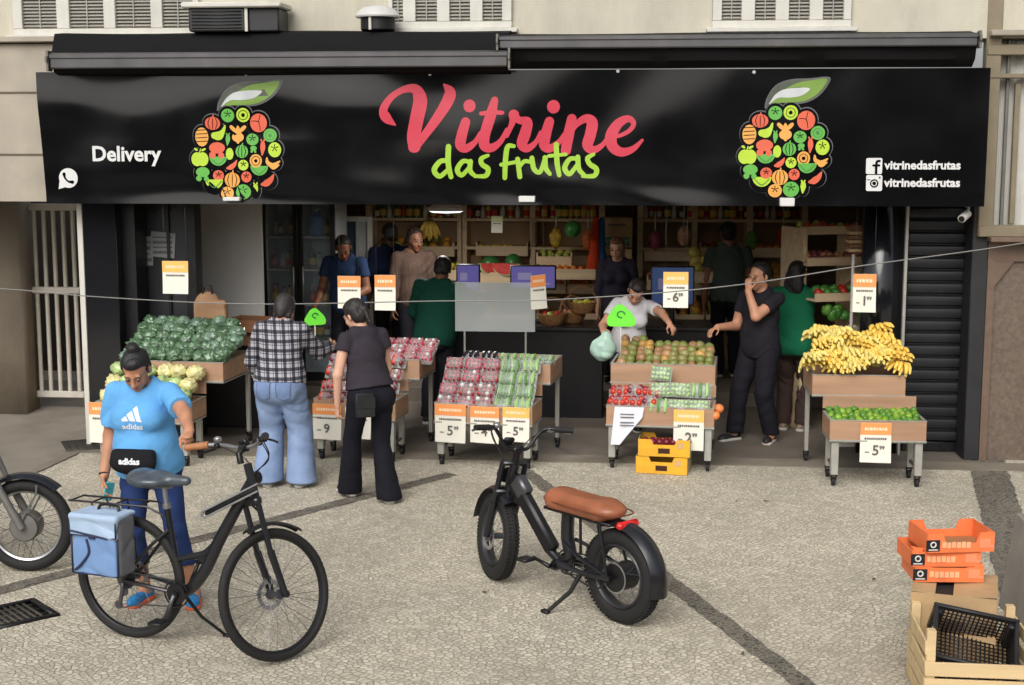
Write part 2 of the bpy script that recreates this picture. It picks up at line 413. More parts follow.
M_conc = mat('concrete', (136, 128, 116), .85, 0, .14, 1.6, .3, 40, dirt=.45)
M_concd = mat('dark_concrete', (128, 120, 106), .8, 0, .18, 2.5, .3, 40, dirt=.4)
M_asph = mat('asphalt', (62, 62, 62), .9, 0, .2, 9, .5, 200)
M_floor = mat('shop_floor', (112, 104, 94), .6, 0, .2, 2, .1, 30, dirt=.5)

def sheet(name, pts, z, m, kind='structure'):
    me = bpy.data.meshes.new(name); me.from_pydata([(p[0], p[1], p[2] if len(p) > 2 else z) for p in pts], [], [list(range(len(pts)))]); me.materials.append(m)
    o = link_mesh(name, me); o['kind'] = kind; return o
sheet('ground', [(-300, -300), (300, -300), (300, 300), (-300, 300)], -.16, M_asph)
mb = MB(); mb.box((0, -1.5, -.075), (40, 13, .15)); o = mb.build('pavement', M_stone, smooth=False); o['kind'] = 'structure'
mb = MB(); mb.box((0, -8.1, -.066), (40, .18, .156)); o = mb.build('kerb', M_conc, smooth=False); o['kind'] = 'structure'
def strip(name, a, b, w, z, m):
    a = Vector((a[0], a[1])); b = Vector((b[0], b[1])); d = (b - a).normalized(); n = Vector((-d.y, d.x)) * w / 2
    pts = []
    L_ = (b - a).length; jn = .011 / w * 2; k = max(2, int(L_ / .06)); rr = random.Random(int(L_ * 100))
    for i in range(k + 1): q = a + d * L_ * i / k + n * (1 + rr.uniform(-jn, jn)); pts.append((q.x, q.y))
    for i in range(k, -1, -1): q = a + d * L_ * i / k - n * (1 + rr.uniform(-jn, jn)); pts.append((q.x, q.y))
    return sheet(name, pts, z, m)
g = lambda u, v: W(u, v, z=0)
A0, A1 = g(-60, 606), g(452, 474); strip('pavement_band', A0, A1, .14, .004, M_dark)
B0, B1 = g(518, 466), g(850, 720); strip('pavement_band', B0, B1, .135, .004, M_dark)
C0, C1 = g(986, 459), g(1026, 600); strip('pavement_band', C0, C1, .31, .004, M_dark)
d0, d1 = g(-40, 506), g(98, 443)
sheet('driveway', [(-14, d0.y - .9), (d0.x, d0.y), (d1.x, d1.y), (-4.14, .0), (-4.14, .45), (-14, .45)], .006, M_conc)
sheet('ramp', [(-14, .45, .006), (-4.10, .45, .006), (-4.10, 3.2, .06), (-14, 3.2, .06)], 0, M_conc)
strip('driveway_edge', (d0.x, d0.y), (d1.x, d1.y), .09, .010, M_concd)
mb = MB(); mb.box((0, 2.9, .002), (8.24, 5.9, .008)); o = mb.build('shop_floor', M_floor, smooth=False); o['kind'] = 'structure'
mb = MB(); mb.box((.3, -.2, .003), (8.9, .30, .010)); o = mb.build('threshold', M_concd, smooth=False); o['kind'] = 'structure'
mb = MB(); mb.box((0, 4.6, .08), (8.2, 4.2, .15)); o = mb.build('raised_floor', M_floor, smooth=False); o['kind'] = 'structure'
mb = MB(); mb.box((9.7, -.05, .003), (10, .9, .012)); o = mb.build('wall_footing', M_conc, smooth=False); o['kind'] = 'structure'

# drain grate and steel plate
p0, p1, p2 = g(-50, 628), g(46, 607), g(-50, 668)
t = empty('drain_grate', (p1.x - .28, p1.y - .02, 0), label='dark cast iron drain grate set in the paving at the left edge', cat='drain grate')
t.rotation_euler.z = math.atan2(p1.y - p0.y, p1.x - p0.x)
mb = MB(); W_, L_ = .46, .4
for q in (-1, 1): mb.box((-.02, q * (L_ / 2 - .02) - .2, .006), (W_, .04, .016)); mb.box((-.02 + q * (W_ / 2 - .02), -.2, .0065), (.04, L_ - .08, .016))
mb.build('frame', M_black, t)
mb = MB()
for i in range(9): mb.box((-.02 - W_ / 2 + .06 + i * .039, -.2, .004), (.016, L_ - .09, .01))
for i in range(3): mb.box((-.02, -.2 - L_ / 2 + .1 + i * .1, .0035), (W_ - .09, .012, .008))
mb.build('bars', mat('cast_iron', (78, 73, 64), .7, .3, .2, 20), t)
mb = MB(); mb.box((-.02, -.2, .0012), (W_ - .05, L_ - .05, .002)); mb.build('pit', M_black, t)
a, b, c = g(64, 441), g(102, 428), g(112, 441)
mb = MB(); mb.box((0, 0, .009), (.42, .5, .006)); 
for i in range(6): mb.box((-.17 + i * .068, 0, .014), (.012, .44, .004))
o = mb.build('steel_plate', mat('checker_steel', (70, 66, 60), .6, .5, .2, 15), None, (-4.02, -.02, 0), (0, 0, .5)); tag(o, 'dark ribbed steel plate lying on the concrete driveway', 'metal plate')

# ------------------------------------------------------------------ building
M_cream = mat('cream_render', (196, 190, 172), .85, 0, .07, 2.5, .25, 40, dirt=.42)
M_beige = mat('beige_stone_cladding', (168, 159, 144), .75, 0, .12, 3, .15, 30, dirt=.3)
M_granite = mat('brown_granite', (104, 90, 78), .55, 0, .22, 30, .08, 120, dirt=.2)
M_graniteb = mat('granite_border', (108, 88, 74), .5, 0, .1, 14, .05, 100, dirt=.15)
M_gloss = mat('black_polished_granite', (20, 20, 24), .12, 0, .2, 3, spec=.6)
M_int = mat('dark_interior_paint', (170, 150, 128), .8, 0, .2, 2, dirt=.3)
M_panel = mat('dark_grey_panel', (46, 46, 50), .3, 0, .1, 3)
bl = empty('building', (0, 0, 0), label='cream apartment building with louvred windows above the shop front', cat='building')
mb = MB(); mb.box((0, .25, 5.36), (30, .5, 3.3)); mb.build('upper_wall', M_cream, bl, smooth=False)
zc = W(20, 40, y=-.02).z
mb = MB(); mb.box((-9.58, .20, 3.0), (11, .48, 1.42)); mb.build('stone_cladding', M_beige, bl, smooth=False)
for q in (-9.55, 9.6): mb = MB(); mb.box((q, .17, zc), (11.0, .56, .05), b=.008); mb.build('ledge', M_beige, bl)
mb = MB()
for z_ in (2.72, 3.28): mb.box((-9.58, -.046, z_), (11, .012, .012))
for x_ in (-4.9, -5.9): mb.box((x_, -.0465, 3.0), (.012, .012, 1.4))
mb.build('cladding_joint', mat('joint', (104, 94, 80), .9), bl, smooth=False)
# side walls and interior shell
xpw = W(21, 300, y=1.3).x
mb = MB(); mb.box((xpw - 4, 1.47, 1.15), (8, .34, 2.28)); mb.build('passage_wall', mat('brown_passage_wall', (152, 141, 124), .85, 0, .15, 2, .2, 30, dirt=.4), None) 
o = bpy.data.objects['passage_wall']; o.parent = bl
mb = MB(); mb.box((W(86, 300, y=0).x + .052, 3.05, 1.3), (.1, 5.6, 2.58)); mb.box((4.16, 3.1, 1.3), (.1, 5.5, 2.58)); mb.box((0, 5.9, 1.4), (8.4, .1, 2.8)); mb.build('inner_wall', M_int, bl, smooth=False)
mb = MB(); mb.box((0, 3.18, 2.76), (8.6, 5.3, .12)); mb.build('ceiling', mat('dark_ceiling', (215, 210, 200), .9), bl, smooth=False)
mb = MB(); mb.box((0, .28, 3.1), (8.3, .42, .56)); mb.build('lintel', M_black, bl, smooth=False)
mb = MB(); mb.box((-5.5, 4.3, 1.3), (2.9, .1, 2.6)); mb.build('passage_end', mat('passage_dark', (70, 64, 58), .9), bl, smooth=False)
# pillars
def fx(u, y=0): return W(u, 300, y=y).x
xl0, xl1 = fx(86, 0), fx(119, 0)
mb = MB(); mb.box(((xl0 + xl1) / 2, .12, 1.35), (xl1 - xl0, .24, 2.7), b=.006); mb.build('pillar', M_gloss, bl)
mb = MB(); mb.box((xl0 - .025, .01, 1.14), (.05, .05, 2.26), b=.004); mb.build('corner_trim', M_white, bl)
mb = MB(); mb.box((xl1 + .06, .3, 1.35), (.12, .3, 2.7)); mb.build('door_jamb', M_black, bl, smooth=False)
x0, x1 = fx(132, .5), fx(190, .5)
mb = MB(); mb.box(((x0 + x1) / 2, .52, 1.35), (x1 - x0, .06, 2.7)); mb.build('dark_panel', M_panel, bl, smooth=False)
mb = MB(); mb.box((fx(170, .46), .47, 1.9), (.025, .03, 1.5)); mb.box((x1 + .05, .5, 1.35), (.1, .2, 2.7)); mb.build('panel_post', M_black, bl, smooth=False)
x0, x1 = fx(193, 1.5), fx(263, 1.5)
mb = MB(); mb.box(((x0 + x1) / 2, 1.53, 1.35), (x1 - x0, .06, 2.7)); mb.build('white_partition', mat('white_laminate_wall', (226, 224, 218), .6, 0, .05, 2, dirt=.25), bl, smooth=False)
xr0, xr1 = fx(862, .25), fx(902, .25)
mb = MB(); mb.box(((xr0 + xr1) / 2, .33, 1.35), (xr1 - xr0, .14, 2.7)); mb.build('pillar', M_gloss, bl)
mb = MB(); mb.box((fx(904.5, .22), .24, 1.2), (.028, .05, 2.4), b=.004); mb.build('aluminium_strip', M_steel, bl)
xs0, xs1 = fx(906.5, .4), fx(968, .4); xp1 = fx(984.5, .12)
mb = MB(); mb.box(((fx(968, .12) + xp1) / 2, .2, 1.35), (xp1 - fx(968, .12), .3, 2.7), b=.01); mb.build('pillar', mat('black_painted_pillar', (34, 34, 36), .6, 0, .2, 5, .2, 40, dirt=.3), bl)
# roller shutter
sh = empty('roller_shutter', ((xs0 + xs1) / 2, .4, 0), label='closed black roller shutter with horizontal slats beside the granite wall', cat='roller shutter')
mb = MB(); w = xs1 - xs0; n = 22; hh = 2.5 / n; prof = []
for i in range(n):
    z = .1 + i * hh
    prof += [(.012, z), (-.022, z + .014), (-.030, z + hh * .45), (-.022, z + hh * .8), (.010, z + hh - .006)]
vs = []; 
for (yy, z) in prof: vs += [(-w / 2, yy, z), (w / 2, yy, z)]
mb.add(vs, [(2 * i, 2 * i + 1, 2 * i + 3, 2 * i + 2) for i in range(len(prof) - 1)])
mb.build('slat_curtain', mat('black_slats', (38, 38, 41), .42, .3, .2, 4, dirt=.3), sh, smooth=True, angle=25)
mb = MB(); mb.box((0, -.005, .055), (w, .05, .09), b=.008); mb.build('bottom_rail', M_black, sh)
mb = MB(); mb.cyl((.1, -.035, .06), (.1, -.06, .06), .022); mb.build('padlock', M_black, sh)

# ------------------------------------------------------------------ louvred windows upstairs
M_louv = mat('grey_louvre', (160, 157, 148), .6, 0, .08, 6, dirt=.3); M_gap = mat('louvre_gap', (70, 67, 60), .9)
def window(u0, u1, vb, slots, label):
    xa, xb = W(u0, vb, y=-.03).x, W(u1, vb, y=-.03).x; zb = W(u0, vb, y=-.03).z; H_ = 1.35; w = xb - xa
    t = empty('window', ((xa + xb) / 2, -.03, zb), label=label, cat='window')
    cx = (xa + xb) / 2
    mb = MB(); mb.box((0, .01, .03), (w, .06, .06), b=.006); mb.box((0, .01, H_ - .03), (w, .06, .06), b=.006)
    edges = [xa - cx] + [q for s_ in slots for q in (W(s_[0], 15, y=-.03).x - cx, W(s_[1], 15, y=-.03).x - cx)] + [xb - cx]
    for i in range(0, len(edges), 2):
        if edges[i + 1] - edges[i] > .005: mb.box(((edges[i] + edges[i + 1]) / 2, .01, H_ / 2), (edges[i + 1] - edges[i], .06, H_ - .12), b=.005)
    mb.build('frame', M_white, t)
    mb = MB(); mb.box((0, -.01, -.02), (w + .1, .12, .04), b=.006); mb.build('sill', M_white, t)
    for i in range(1, len(edges) - 1, 2):
        a, b = edges[i], edges[i + 1]; mb = MB(); k = 40
        for j in range(k): mb.box(((a + b) / 2, .014, .075 + (H_ - .15) * (j + .5) / k), (b - a, .034, .005), rot=(R(38), 0, 0))
        mb.box(((a + b) / 2, .012, H_ / 2), (.010, .03, H_ - .14))
        s_ = mb.build('shutter', M_louv, t, smooth=False)
        mb = MB(); mb.box(((a + b) / 2, .036, H_ / 2), (b - a, .006, H_ - .121)); mb.build('backing', M_gap, s_, smooth=False)
window(14, 200, 36, [(23, 57), (70, 104), (116, 151), (163, 193)], 'white louvred window with four shutter panels at upper left')
window(388, 512, 29, [(393, 403), (416, 437), (450, 470), (483, 502)], 'white louvred window in the middle, beside the domed vent')
window(712, 851, 28, [(722, 741), (755, 775), (789, 809), (823, 843)], 'white louvred window upstairs above the right fruit emblem')
# air conditioner and vent
t = empty('air_conditioner', (W(238, 33, y=-.25).x, -.25, W(238, 33, y=-.25).z), label='black boxed air conditioner with white top sitting above the awning', cat='air conditioner')
w = .82
mb = MB(); mb.box((-.135, 0, .10), (.50, .36, .20), b=.012); mb.box((.27, 0.02, .10), (.27, .34, .20), b=.012); mb.build('casing', mat('black_casing', (36, 36, 38), .5, 0, .2, 8), t)
mb = MB(); mb.box((0, -.005, .225), (.88, .42, .05), b=.012); mb.box((.125, -.17, .10), (.025, .02, .20)); mb.build('top_rim', M_white, t)
mb = MB()
for i in range(6): mb.box((-.135, -.183, .03 + i * .028), (.44, .012, .008))
mb.build('grille', M_blackp, t)
p = W(378, 31, y=-.25)
t = empty('roof_vent', p, label='small vent with white domed cap on a dark base above the awning', cat='vent')
mb = MB(); mb.lathe([(.14, 0), (.15, .01), (.15, .11), (.135, .115)], 20); mb.build('base', M_blackp, t)
mb = MB(); mb.lathe([(.19, .112), (.195, .125), (.175, .165), (.12, .2), (.05, .214), (0.001, .216)], 24); mb.build('cap', mat('white_plastic', (200, 200, 196), .45, 0, .05, dirt=.2), t)
mb = MB(); mb.cyl((-.04, -.155, .0), (-.04, -.155, .115), .014); mb.build('pipe', M_white, t)

# ------------------------------------------------------------------ right neighbour: granite wall and metal framed window
xa = fx(985.5, .06); zt = W(1000, 241, y=.05).z
t = empty('granite_wall', (xa, .05, 0), label='brown granite boundary wall with framed panels right of the shutter', cat='wall')
mb = MB(); mb.box((3.0, .2, zt / 2), (6.0, .3, zt)); mb.build('core', M_granite, t, smooth=False)
xi, zi = W(995, 300, y=.02).x - xa, W(1012, 262, y=.02).z
mb = MB()
b_ = .03
mb.box((xi / 2, .035, zt / 2), (xi, .04, zt - .004)); mb.box(((6 + xi) / 2, .035, (zt + zi) / 2 - .002), (6 - xi, .04, zt - zi - .006))
mb.add([(xi, .015, zi), (xi + .16, .015, zi), (xi, .015, zi - .22), (xi, .055, zi), (xi + .16, .055, zi), (xi, .055, zi - .22)], [(0, 1, 2), (3, 5, 4), (0, 2, 5, 3), (1, 4, 5, 2), (0, 3, 4, 1)])
mb.box((3.0, .02, zt + .02), (6.04, .38, .04), b=.006)
mb.build('border', M_graniteb, t, smooth=False)
zt += .04
t = empty('metal_window', (xa, .1, zt), label='tall beige metal framed window with white vertical blinds above granite wall', cat='window')
M_post = mat('beige_metal', (134, 122, 100), .5, .2, .1, 6, dirt=.25)
xb = W(990, 120, y=.02).x - xa
def hz(v): return W(1000, v, y=.02).z - zt
mb = MB(); mb.box((xb, -.05, (4.9 - zt) / 2), (.13, .12, 4.9 - zt), b=.006); mb.build('post', M_post, t)
mb = MB(); mb.box((xb - .16, .02, 2.3), (.14, .1, 1.2), b=.006); mb.build('post', mat('brown_metal', (104, 90, 74), .6, .2), t)
for v_, h_ in ((50, .09), (76, .04), (231, .10)):
    mb = MB(); mb.box((1.9, -.06, hz(v_)), (4, .12, h_), b=.006); mb.build('rail', M_post, t)
for x_ in (W(1016, 150, y=.02).x - xa, .55, .85, 1.2): 
    mb = MB(); mb.box((x_, -.03, (hz(76) + hz(231)) / 2), (.045, .05, hz(76) - hz(231) - .12), b=.004); mb.build('mullion', M_post, t)
for u_ in (1006.5,): mb = MB(); x_ = W(u_, 150, y=.02).x - xa; mb.box((x_, -.01, 1.1), (.03, .03, 2.2), b=.004); mb.build('bar', M_steel2, t)
mb = MB(); vs = []; k = 60
for i in range(k + 1):
    x_ = xb + .06 + 3.4 * i / k; y_ = .03 + (.025 if i % 2 else 0)
    vs += [(x_, y_, .02), (x_, y_, 4.9 - zt)]
mb.add(vs, [(2 * i, 2 * i + 2, 2 * i + 3, 2 * i + 1) for i in range(k)]); mb.build('blind', mat('white_blind', (196, 194, 186), .6, 0, .06, 5), t, smooth=False)

# ------------------------------------------------------------------ gate
q0, q1 = W(23, 384, y=1.6), W(89, 384, y=1.6); zt_, zm = W(30, 208, y=1.6).z + .04, W(50, 293, y=1.6).z
t = empty('metal_gate', ((q0.x + q1.x) / 2, 1.6, .03), label='pale grey barred metal gate closing the side passage', cat='gate')
w = q1.x - q0.x; M_gate = mat('grey_gate_paint', (206, 200, 188), .5, .2, .08, 6, dirt=.3)
mb = MB()
for q in (-1, 1): mb.box((q * (w / 2 - .025), 0, zt_ / 2), (.05, .05, zt_), b=.006)
for z in (.16, zm, zt_ - .06): mb.box((0, 0, z), (w - .1, .045, .07), b=.006)
mb.build('frame', M_gate, t)
for i in range(6):
    x_ = -w / 2 + .05 + (w - .1) * (i + .5) / 6; mb = MB()
    for (z0, z1) in ((.195, zm - .035), (zm + .035, zt_ - .095)): mb.tube([(x_, 0, z0), (x_, 0, z1)], .023, 10)
    mb.build('bar', M_gate, t)
mb = MB(); mb.box((-w / 2 - .05, .0, .85), (.05, .08, .16), b=.006); mb.build('lock', M_black, t)

# a few dry leaves and scraps on the paving
M_leafd = mat('dry_leaf', (112, 84, 52), .8, 0, .3, 20); rl = random.Random(3)
for i in range(6):
    p = W(rl.uniform(330, 980), rl.uniform(490, 680), z=0); mb = MB(); s_ = rl.uniform(.015, .03)
    mb.add([(-s_, 0, .012), (-s_ * .3, s_ * .5, .007), (s_ * .6, s_ * .4, .014), (s_, 0, .009), (s_ * .5, -s_ * .45, .013), (-s_ * .4, -s_ * .4, .008)], [(0, 1, 2, 3, 4, 5)])
    o = mb.build('fallen_leaf', M_leafd, None, (p.x, p.y, .002), (0, 0, rl.uniform(0, 6))); tag(o, 'small dry brown leaf lying on the open paving', 'leaf', 'dry leaves on the paving')
# ------------------------------------------------------------------ the shop banner
BY = -.30
bx0, bx1, bz0, bz1 = -4.18, 4.057, 2.285, 3.446
def wrinkle(x, z):
    a = .010 * math.sin(2.1 * x + 1.3 * z + .6 * math.sin(1.7 * x)) + .006 * math.sin(4.3 * x - 6 * z + 1.1)
    f = max(0, 1 - (z - bz0) / .45) ** 1.3
    b = .011 * f * math.sin(15 * z + 1.9 * x + 2.2 * math.sin(.9 * x)) * (.4 + .6 * math.sin(.8 * x + .5) ** 2)
    g_ = max(0, 1 - (bz1 - z) / .6); h = max(0, min(1, (.2 - x) / 1.5))
    s = .016 * g_ * h * math.sin(9 * (z + .11 * math.cos(1.9 * x + .6)) + .4 * x)
    return .74 * (a + b + s) * (1 - .6 * max(0, min(1, (x - 1.2) / 1.4)))
def by(x, z): return BY - wrinkle(x, z)
M_ban = mat('black_vinyl', (14, 14, 16), .13, 0, .2, 2.0, spec=.42)
bn = empty('shop_sign', (0, BY, bz0), label='long glossy black banner sign with pink and green lettering and two fruit emblems', cat='sign')
mb = MB(); nx, nz_ = 260, 60; vs = []
for j in range(nz_ + 1):
    for i in range(nx + 1):
        z = bz0 + (bz1 - bz0) * j / nz_; x = bx0 + (bx1 - bx0) * i / nx + (-.05 * (j / nz_) * max(0, 1 - i / 12)); vs.append((x, by(x, z) - BY, z - bz0))
mb.add(vs, [(j * (nx + 1) + i, j * (nx + 1) + i + 1, (j + 1) * (nx + 1) + i + 1, (j + 1) * (nx + 1) + i) for j in range(nz_) for i in range(nx)])
mb.build('vinyl', M_ban, bn)
mb = MB(); w = bx1 - bx0; cx = (bx0 + bx1) / 2
mb.box((cx, .1, .03), (w - .1, .05, .05)); mb.box((cx, .1, bz1 - bz0 - .03), (w - .1, .05, .05))
for x_ in (bx0 + .03, -1.4, 1.4, bx1 - .03): mb.box((x_, .1, (bz1 - bz0) / 2), (.05, .05, bz1 - bz0 - .12))
mb.build('backing_frame', M_black, bn)
def bp(u, v):
    p = W(u, v, y=BY); return p.x, p.z
def on(x, z, d): return (x, by(x, z) - BY - d, z - bz0)
def ribbon(mb, pts, d0, jitter=.00002):
    """brush stroke on the banner: pts = (x, z, width); rounded ends"""
    P = crv(pts, 10); L_, Rr = [], []; n = len(P); cnt = len(mb.v)
    for i in range(n):
        a = P[max(0, i - 1)]; b = P[min(n - 1, i + 1)]; dx, dz = b[0] - a[0], b[1] - a[1]; l = math.hypot(dx, dz) or 1; nx_, nz_ = -dz / l, dx / l
        h = P[i][2] / 2
        L_.append((P[i][0] + nx_ * h, P[i][1] + nz_ * h)); Rr.append((P[i][0] - nx_ * h, P[i][1] - nz_ * h))
    vs = []; fs = []
    for i in range(n): vs += [on(*L_[i], d0 + i * jitter), on(*Rr[i], d0 + i * jitter)]
    for i in range(n - 1): fs.append((2 * i, 2 * i + 1, 2 * i + 3, 2 * i + 2))
    for i in (0, n - 1):
        k0 = len(vs); c = P[i]; 
        for k in range(14):
            a = 2 * math.pi * k / 14; vs.append(on(c[0] + math.cos(a) * c[2] / 2, c[1] + math.sin(a) * c[2] / 2, d0 + (i + (2 if i else -2)) * jitter))
        fs.append(tuple(range(k0, k0 + 14)))
    mb.add(vs, fs)
S_ = 1 / 3.657
def tr(pts, sc=S_, ou=370, ov=75):
    k = 112.5
    return [bp(ou + x * sc, ov + y * sc) + (w_ * sc / k,) for x, y, w_ in pts]
M_pink = mat('pink_print', (198, 60, 78), .3, 0, .05); M_lime = mat('lime_print', (154, 194, 60), .3, 0, .05)
word = {
 'V': [[(92, 182, 8), (62, 158, 36), (50, 128, 30), (76, 84, 24), (122, 54, 24), (166, 52, 36), (184, 92, 50), (172, 160, 50), (160, 225, 48), (164, 262, 44)], [(160, 264, 40), (196, 226, 30), (246, 158, 36), (284, 96, 42), (292, 62, 40), (272, 36, 10)]],
 'i': [[(364, 112, 44), (364, 114, 44)], [(350, 172, 34), (336, 222, 38), (332, 256, 38), (352, 268, 30), (384, 246, 20), (404, 212, 14)]],
 't': [[(456, 92, 26), (442, 146, 38), (420, 220, 38), (420, 258, 38), (446, 266, 30), (478, 242, 20), (502, 200, 16)], [(406, 141, 14), (446, 137, 17), (484, 138, 14)]],
 'r': [[(500, 222, 16), (520, 176, 22), (526, 146, 38)], [(526, 150, 30), (548, 166, 26), (576, 172, 34), (568, 212, 40), (556, 252, 38), (576, 268, 28), (606, 246, 18), (624, 210, 14)]],
 'i2': [[(671, 115, 46), (671, 117, 46)], [(656, 170, 34), (642, 220, 38), (638, 256, 38), (658, 268, 30), (690, 246, 20), (712, 214, 14)]],
 'n': [[(738, 160, 34), (728, 210, 38), (716, 276, 36)], [(724, 232, 14), (752, 184, 20), (788, 160, 30), (812, 174, 40), (806, 218, 40), (796, 256, 38), (816, 274, 28), (850, 256, 18), (874, 222, 14)]],
 'e': [[(874, 226, 12), (912, 222, 14), (950, 202, 16), (964, 176, 18), (944, 160, 24), (908, 178, 34), (882, 222, 42), (888, 262, 38), (920, 282, 32), (962, 270, 22), (996, 238, 10)]],
}
for nm, strokes in word.items():
    mb = MB()
    for k, s in enumerate(strokes): ribbon(mb, tr(s), .004 + k * .0012)
    mb.build('pink_letter', M_pink, bn, smooth=False, recalc=False)
low = {
 'd': [[(288, 314, 16), (258, 316, 18), (236, 348, 20), (256, 370, 18), (286, 346, 15)], [(288, 262, 20), (287, 322, 20), (297, 372, 18)]],
 'a': [[(366, 318, 14), (340, 316, 17), (320, 346, 19), (336, 366, 17), (362, 340, 14)], [(368, 316, 18), (367, 350, 18), (386, 370, 14)]],
 's': [[(432, 294, 12), (408, 306, 17), (410, 326, 18), (432, 344, 19), (424, 368, 17), (388, 370, 12)]],
 'f': [[(526, 260, 14), (504, 262, 18), (496, 306, 19), (493, 376, 17)], [(480, 328, 14), (536, 318, 13)]],
 'r': [[(540, 308, 18), (548, 372, 18)], [(547, 336, 13), (564, 316, 15), (588, 318, 14)]],
 'u': [[(592, 304, 18), (600, 344, 18), (622, 354, 16), (638, 310, 15)], [(640, 302, 18), (643, 340, 18), (658, 362, 14)]],
 't': [[(681, 254, 18), (684, 320, 19), (692, 366, 16)], [(654, 296, 13), (716, 290, 13)]],
 'a2': [[(756, 306, 14), (730, 308, 17), (712, 340, 19), (730, 362, 17), (756, 330, 14)], [(760, 300, 18), (764, 344, 18), (786, 368, 14)]],
 's2': [[(818, 290, 12), (796, 304, 17), (804, 326, 18), (828, 344, 19), (820, 368, 17), (778, 370, 12)]],
}
for nm, strokes in low.items():
    mb = MB()
    for k, s in enumerate(strokes): ribbon(mb, tr(s), .0075 + k * .0008, 1e-5)
    mb.build('green_letter', M_lime, bn, smooth=False, recalc=False)
M_wp = mat('white_print', (214, 214, 212), .4, 0, .04)
def banner_text(s, u, v, size, bold=.004, sx=1.0):
    x, z = bp(u, v); me = text_mesh(s, size, M_wp, .0006, bold, sx=sx)
    o = link_mesh('white_lettering', me, bn); dmax = max(wrinkle(x + dx, z) for dx in (-.3, -.15, 0, .15, .3)); o.location = (x, -dmax - .006, z - bz0); return o
banner_text('Delivery', 126.5, 154.5, .185, .005)
banner_text('vitrinedasfrutas', 922.5, 165.5, .1, .0034, 1.02); banner_text('vitrinedasfrutas', 922, 183, .1, .0034, 1.02)
def disc(mb, x, z, r, d, n=20, rz=None, a0=0, a1=2 * math.pi, rot=0):
    rz = rz or r; full = a1 - a0 > 6.2; k = n if full else n + 1; c, s = math.cos(rot), math.sin(rot); vs = []
    for i in range(k):
        a = a0 + (a1 - a0) * i / n; px, pz = math.cos(a) * r, math.sin(a) * rz; X, Z = x + px * c - pz * s, z + px * s + pz * c; vs.append(on(X, Z, d))
    mb.add(vs, [tuple(range(k))])
def poly(mb, pts, d): mb.add([on(x, z, d) for x, z in pts], [tuple(range(len(pts)))])
# phone bubble, social icons
x, z = bp(69, 178); mb = MB(); disc(mb, x, z, .088, .008, 28); poly(mb, [(x - .085, z - .03), (x - .095, z - .1), (x - .03, z - .08)], .0078); o = mb.build('phone_bubble', M_wp, bn, smooth=False, recalc=False)
mb = MB(); ribbon(mb, [(x - .038, z + .036, .03), (x - .03, z, .017), (x, z - .03, .017), (x + .038, z - .036, .03)], .0095); mb.build('handset', M_ban, o, smooth=False, recalc=False)
for k, v in enumerate((166, 183)):
    x, z = bp(874, v); mb = MB(); h = .068; pts = []
    for (cx_, cz_, a0) in ((1, 1, 0), (-1, 1, 90), (-1, -1, 180), (1, -1, 270)):
        for a in (0, 30, 60, 90): pts.append((x + cx_ * (h - .014) + .014 * math.cos(R(a0 + a)), z + cz_ * (h - .014) + .014 * math.sin(R(a0 + a))))
    poly(mb, pts, .008); o = mb.build('social_icon', M_wp, bn, smooth=False, recalc=False); mb = MB()
    if k == 0:
        ribbon(mb, [(x + .045, z + .043, .02), (x + .024, z + .038, .021), (x + .018, z + .01, .021), (x + .018, z - .062, .021)], .0092); ribbon(mb, [(x - .008, z + .005, .018), (x + .042, z + .005, .018)], .0105)
    else:
        ribbon(mb, [(x + .03 * math.cos(a), z - .003 + .03 * math.sin(a), .011) for a in [i * math.pi / 6 for i in range(13)]], .0092); disc(mb, x, z - .003, .016, .0105, 12); disc(mb, x + .045, z + .047, .008, .0105, 8); ribbon(mb, [(x - .06, z + .028, .006), (x - .036, z + .028, .006)], .0105)
    mb.build('icon_mark', M_ban, o, smooth=False, recalc=False)
# fruit emblems
CG, CL, CO, CRd, CD = 0, 1, 2, 3, 4
EM = [mat('emblem_green', (96, 172, 72), .4, 0, .05), mat('emblem_lime', (178, 208, 58), .4, 0, .05), mat('emblem_orange', (226, 162, 78), .4, 0, .05), mat('emblem_red', (216, 98, 70), .4, 0, .05), M_ban,
      mat('emblem_outline', (92, 94, 96), .4, 0, .05), mat('leaf_green', (118, 150, 62), .4, 0, .05), mat('leaf_grey', (78, 84, 72), .4), mat('leaf_shine', (196, 200, 200), .4), mat('emblem_dark_green', (62, 130, 60), .4)]
icons = [('gf', 255, 218, 34, 34, CG), ('cit', 333, 216, 35, 36, CL), ('pk', 178, 258, 40, 33, CRd), ('tom', 411, 256, 44, 47, CRd), ('pine', 123, 327, 34, 48, CO), ('pear', 208, 306, 40, 34, CL),
         ('carrot2', 306, 310, 48, 50, CO), ('cit', 470, 319, 35, 34, CG), ('gf', 380, 340, 32, 30, CG), ('crt', 255, 342, 14, 32, CG), ('mush', 200, 390, 42, 38, CRd), ('crt', 433, 384, 16, 42, CRd), ('gf', 494, 392, 34, 38, CL),
         ('apple', 113, 440, 42, 42, CL), ('pk', 326, 401, 33, 33, CG), ('ov', 264, 413, 20, 30, CL), ('mush', 386, 388, 17, 17, CG), ('half', 206, 448, 46, 42, CG), ('chili', 276, 470, 30, 28, CRd), ('gf', 334, 470, 27, 27, CL), ('cit', 398, 448, 32, 34, CO),
         ('ban', 485, 460, 38, 30, CO), ('mush', 128, 512, 36, 34, CG), ('gf', 208, 523, 29, 28, CRd), ('pk', 278, 545, 40, 38, CO), ('gf', 350, 530, 27, 28, CRd), ('half', 416, 496, 46, 44, CG), ('chili', 458, 548, 38, 36, CRd),
         ('half', 186, 565, 47, 44, CL), ('gf', 253, 612, 34, 33, CO), ('gf', 334, 605, 40, 38, CG), ('crt', 396, 595, 16, 34, CL)]
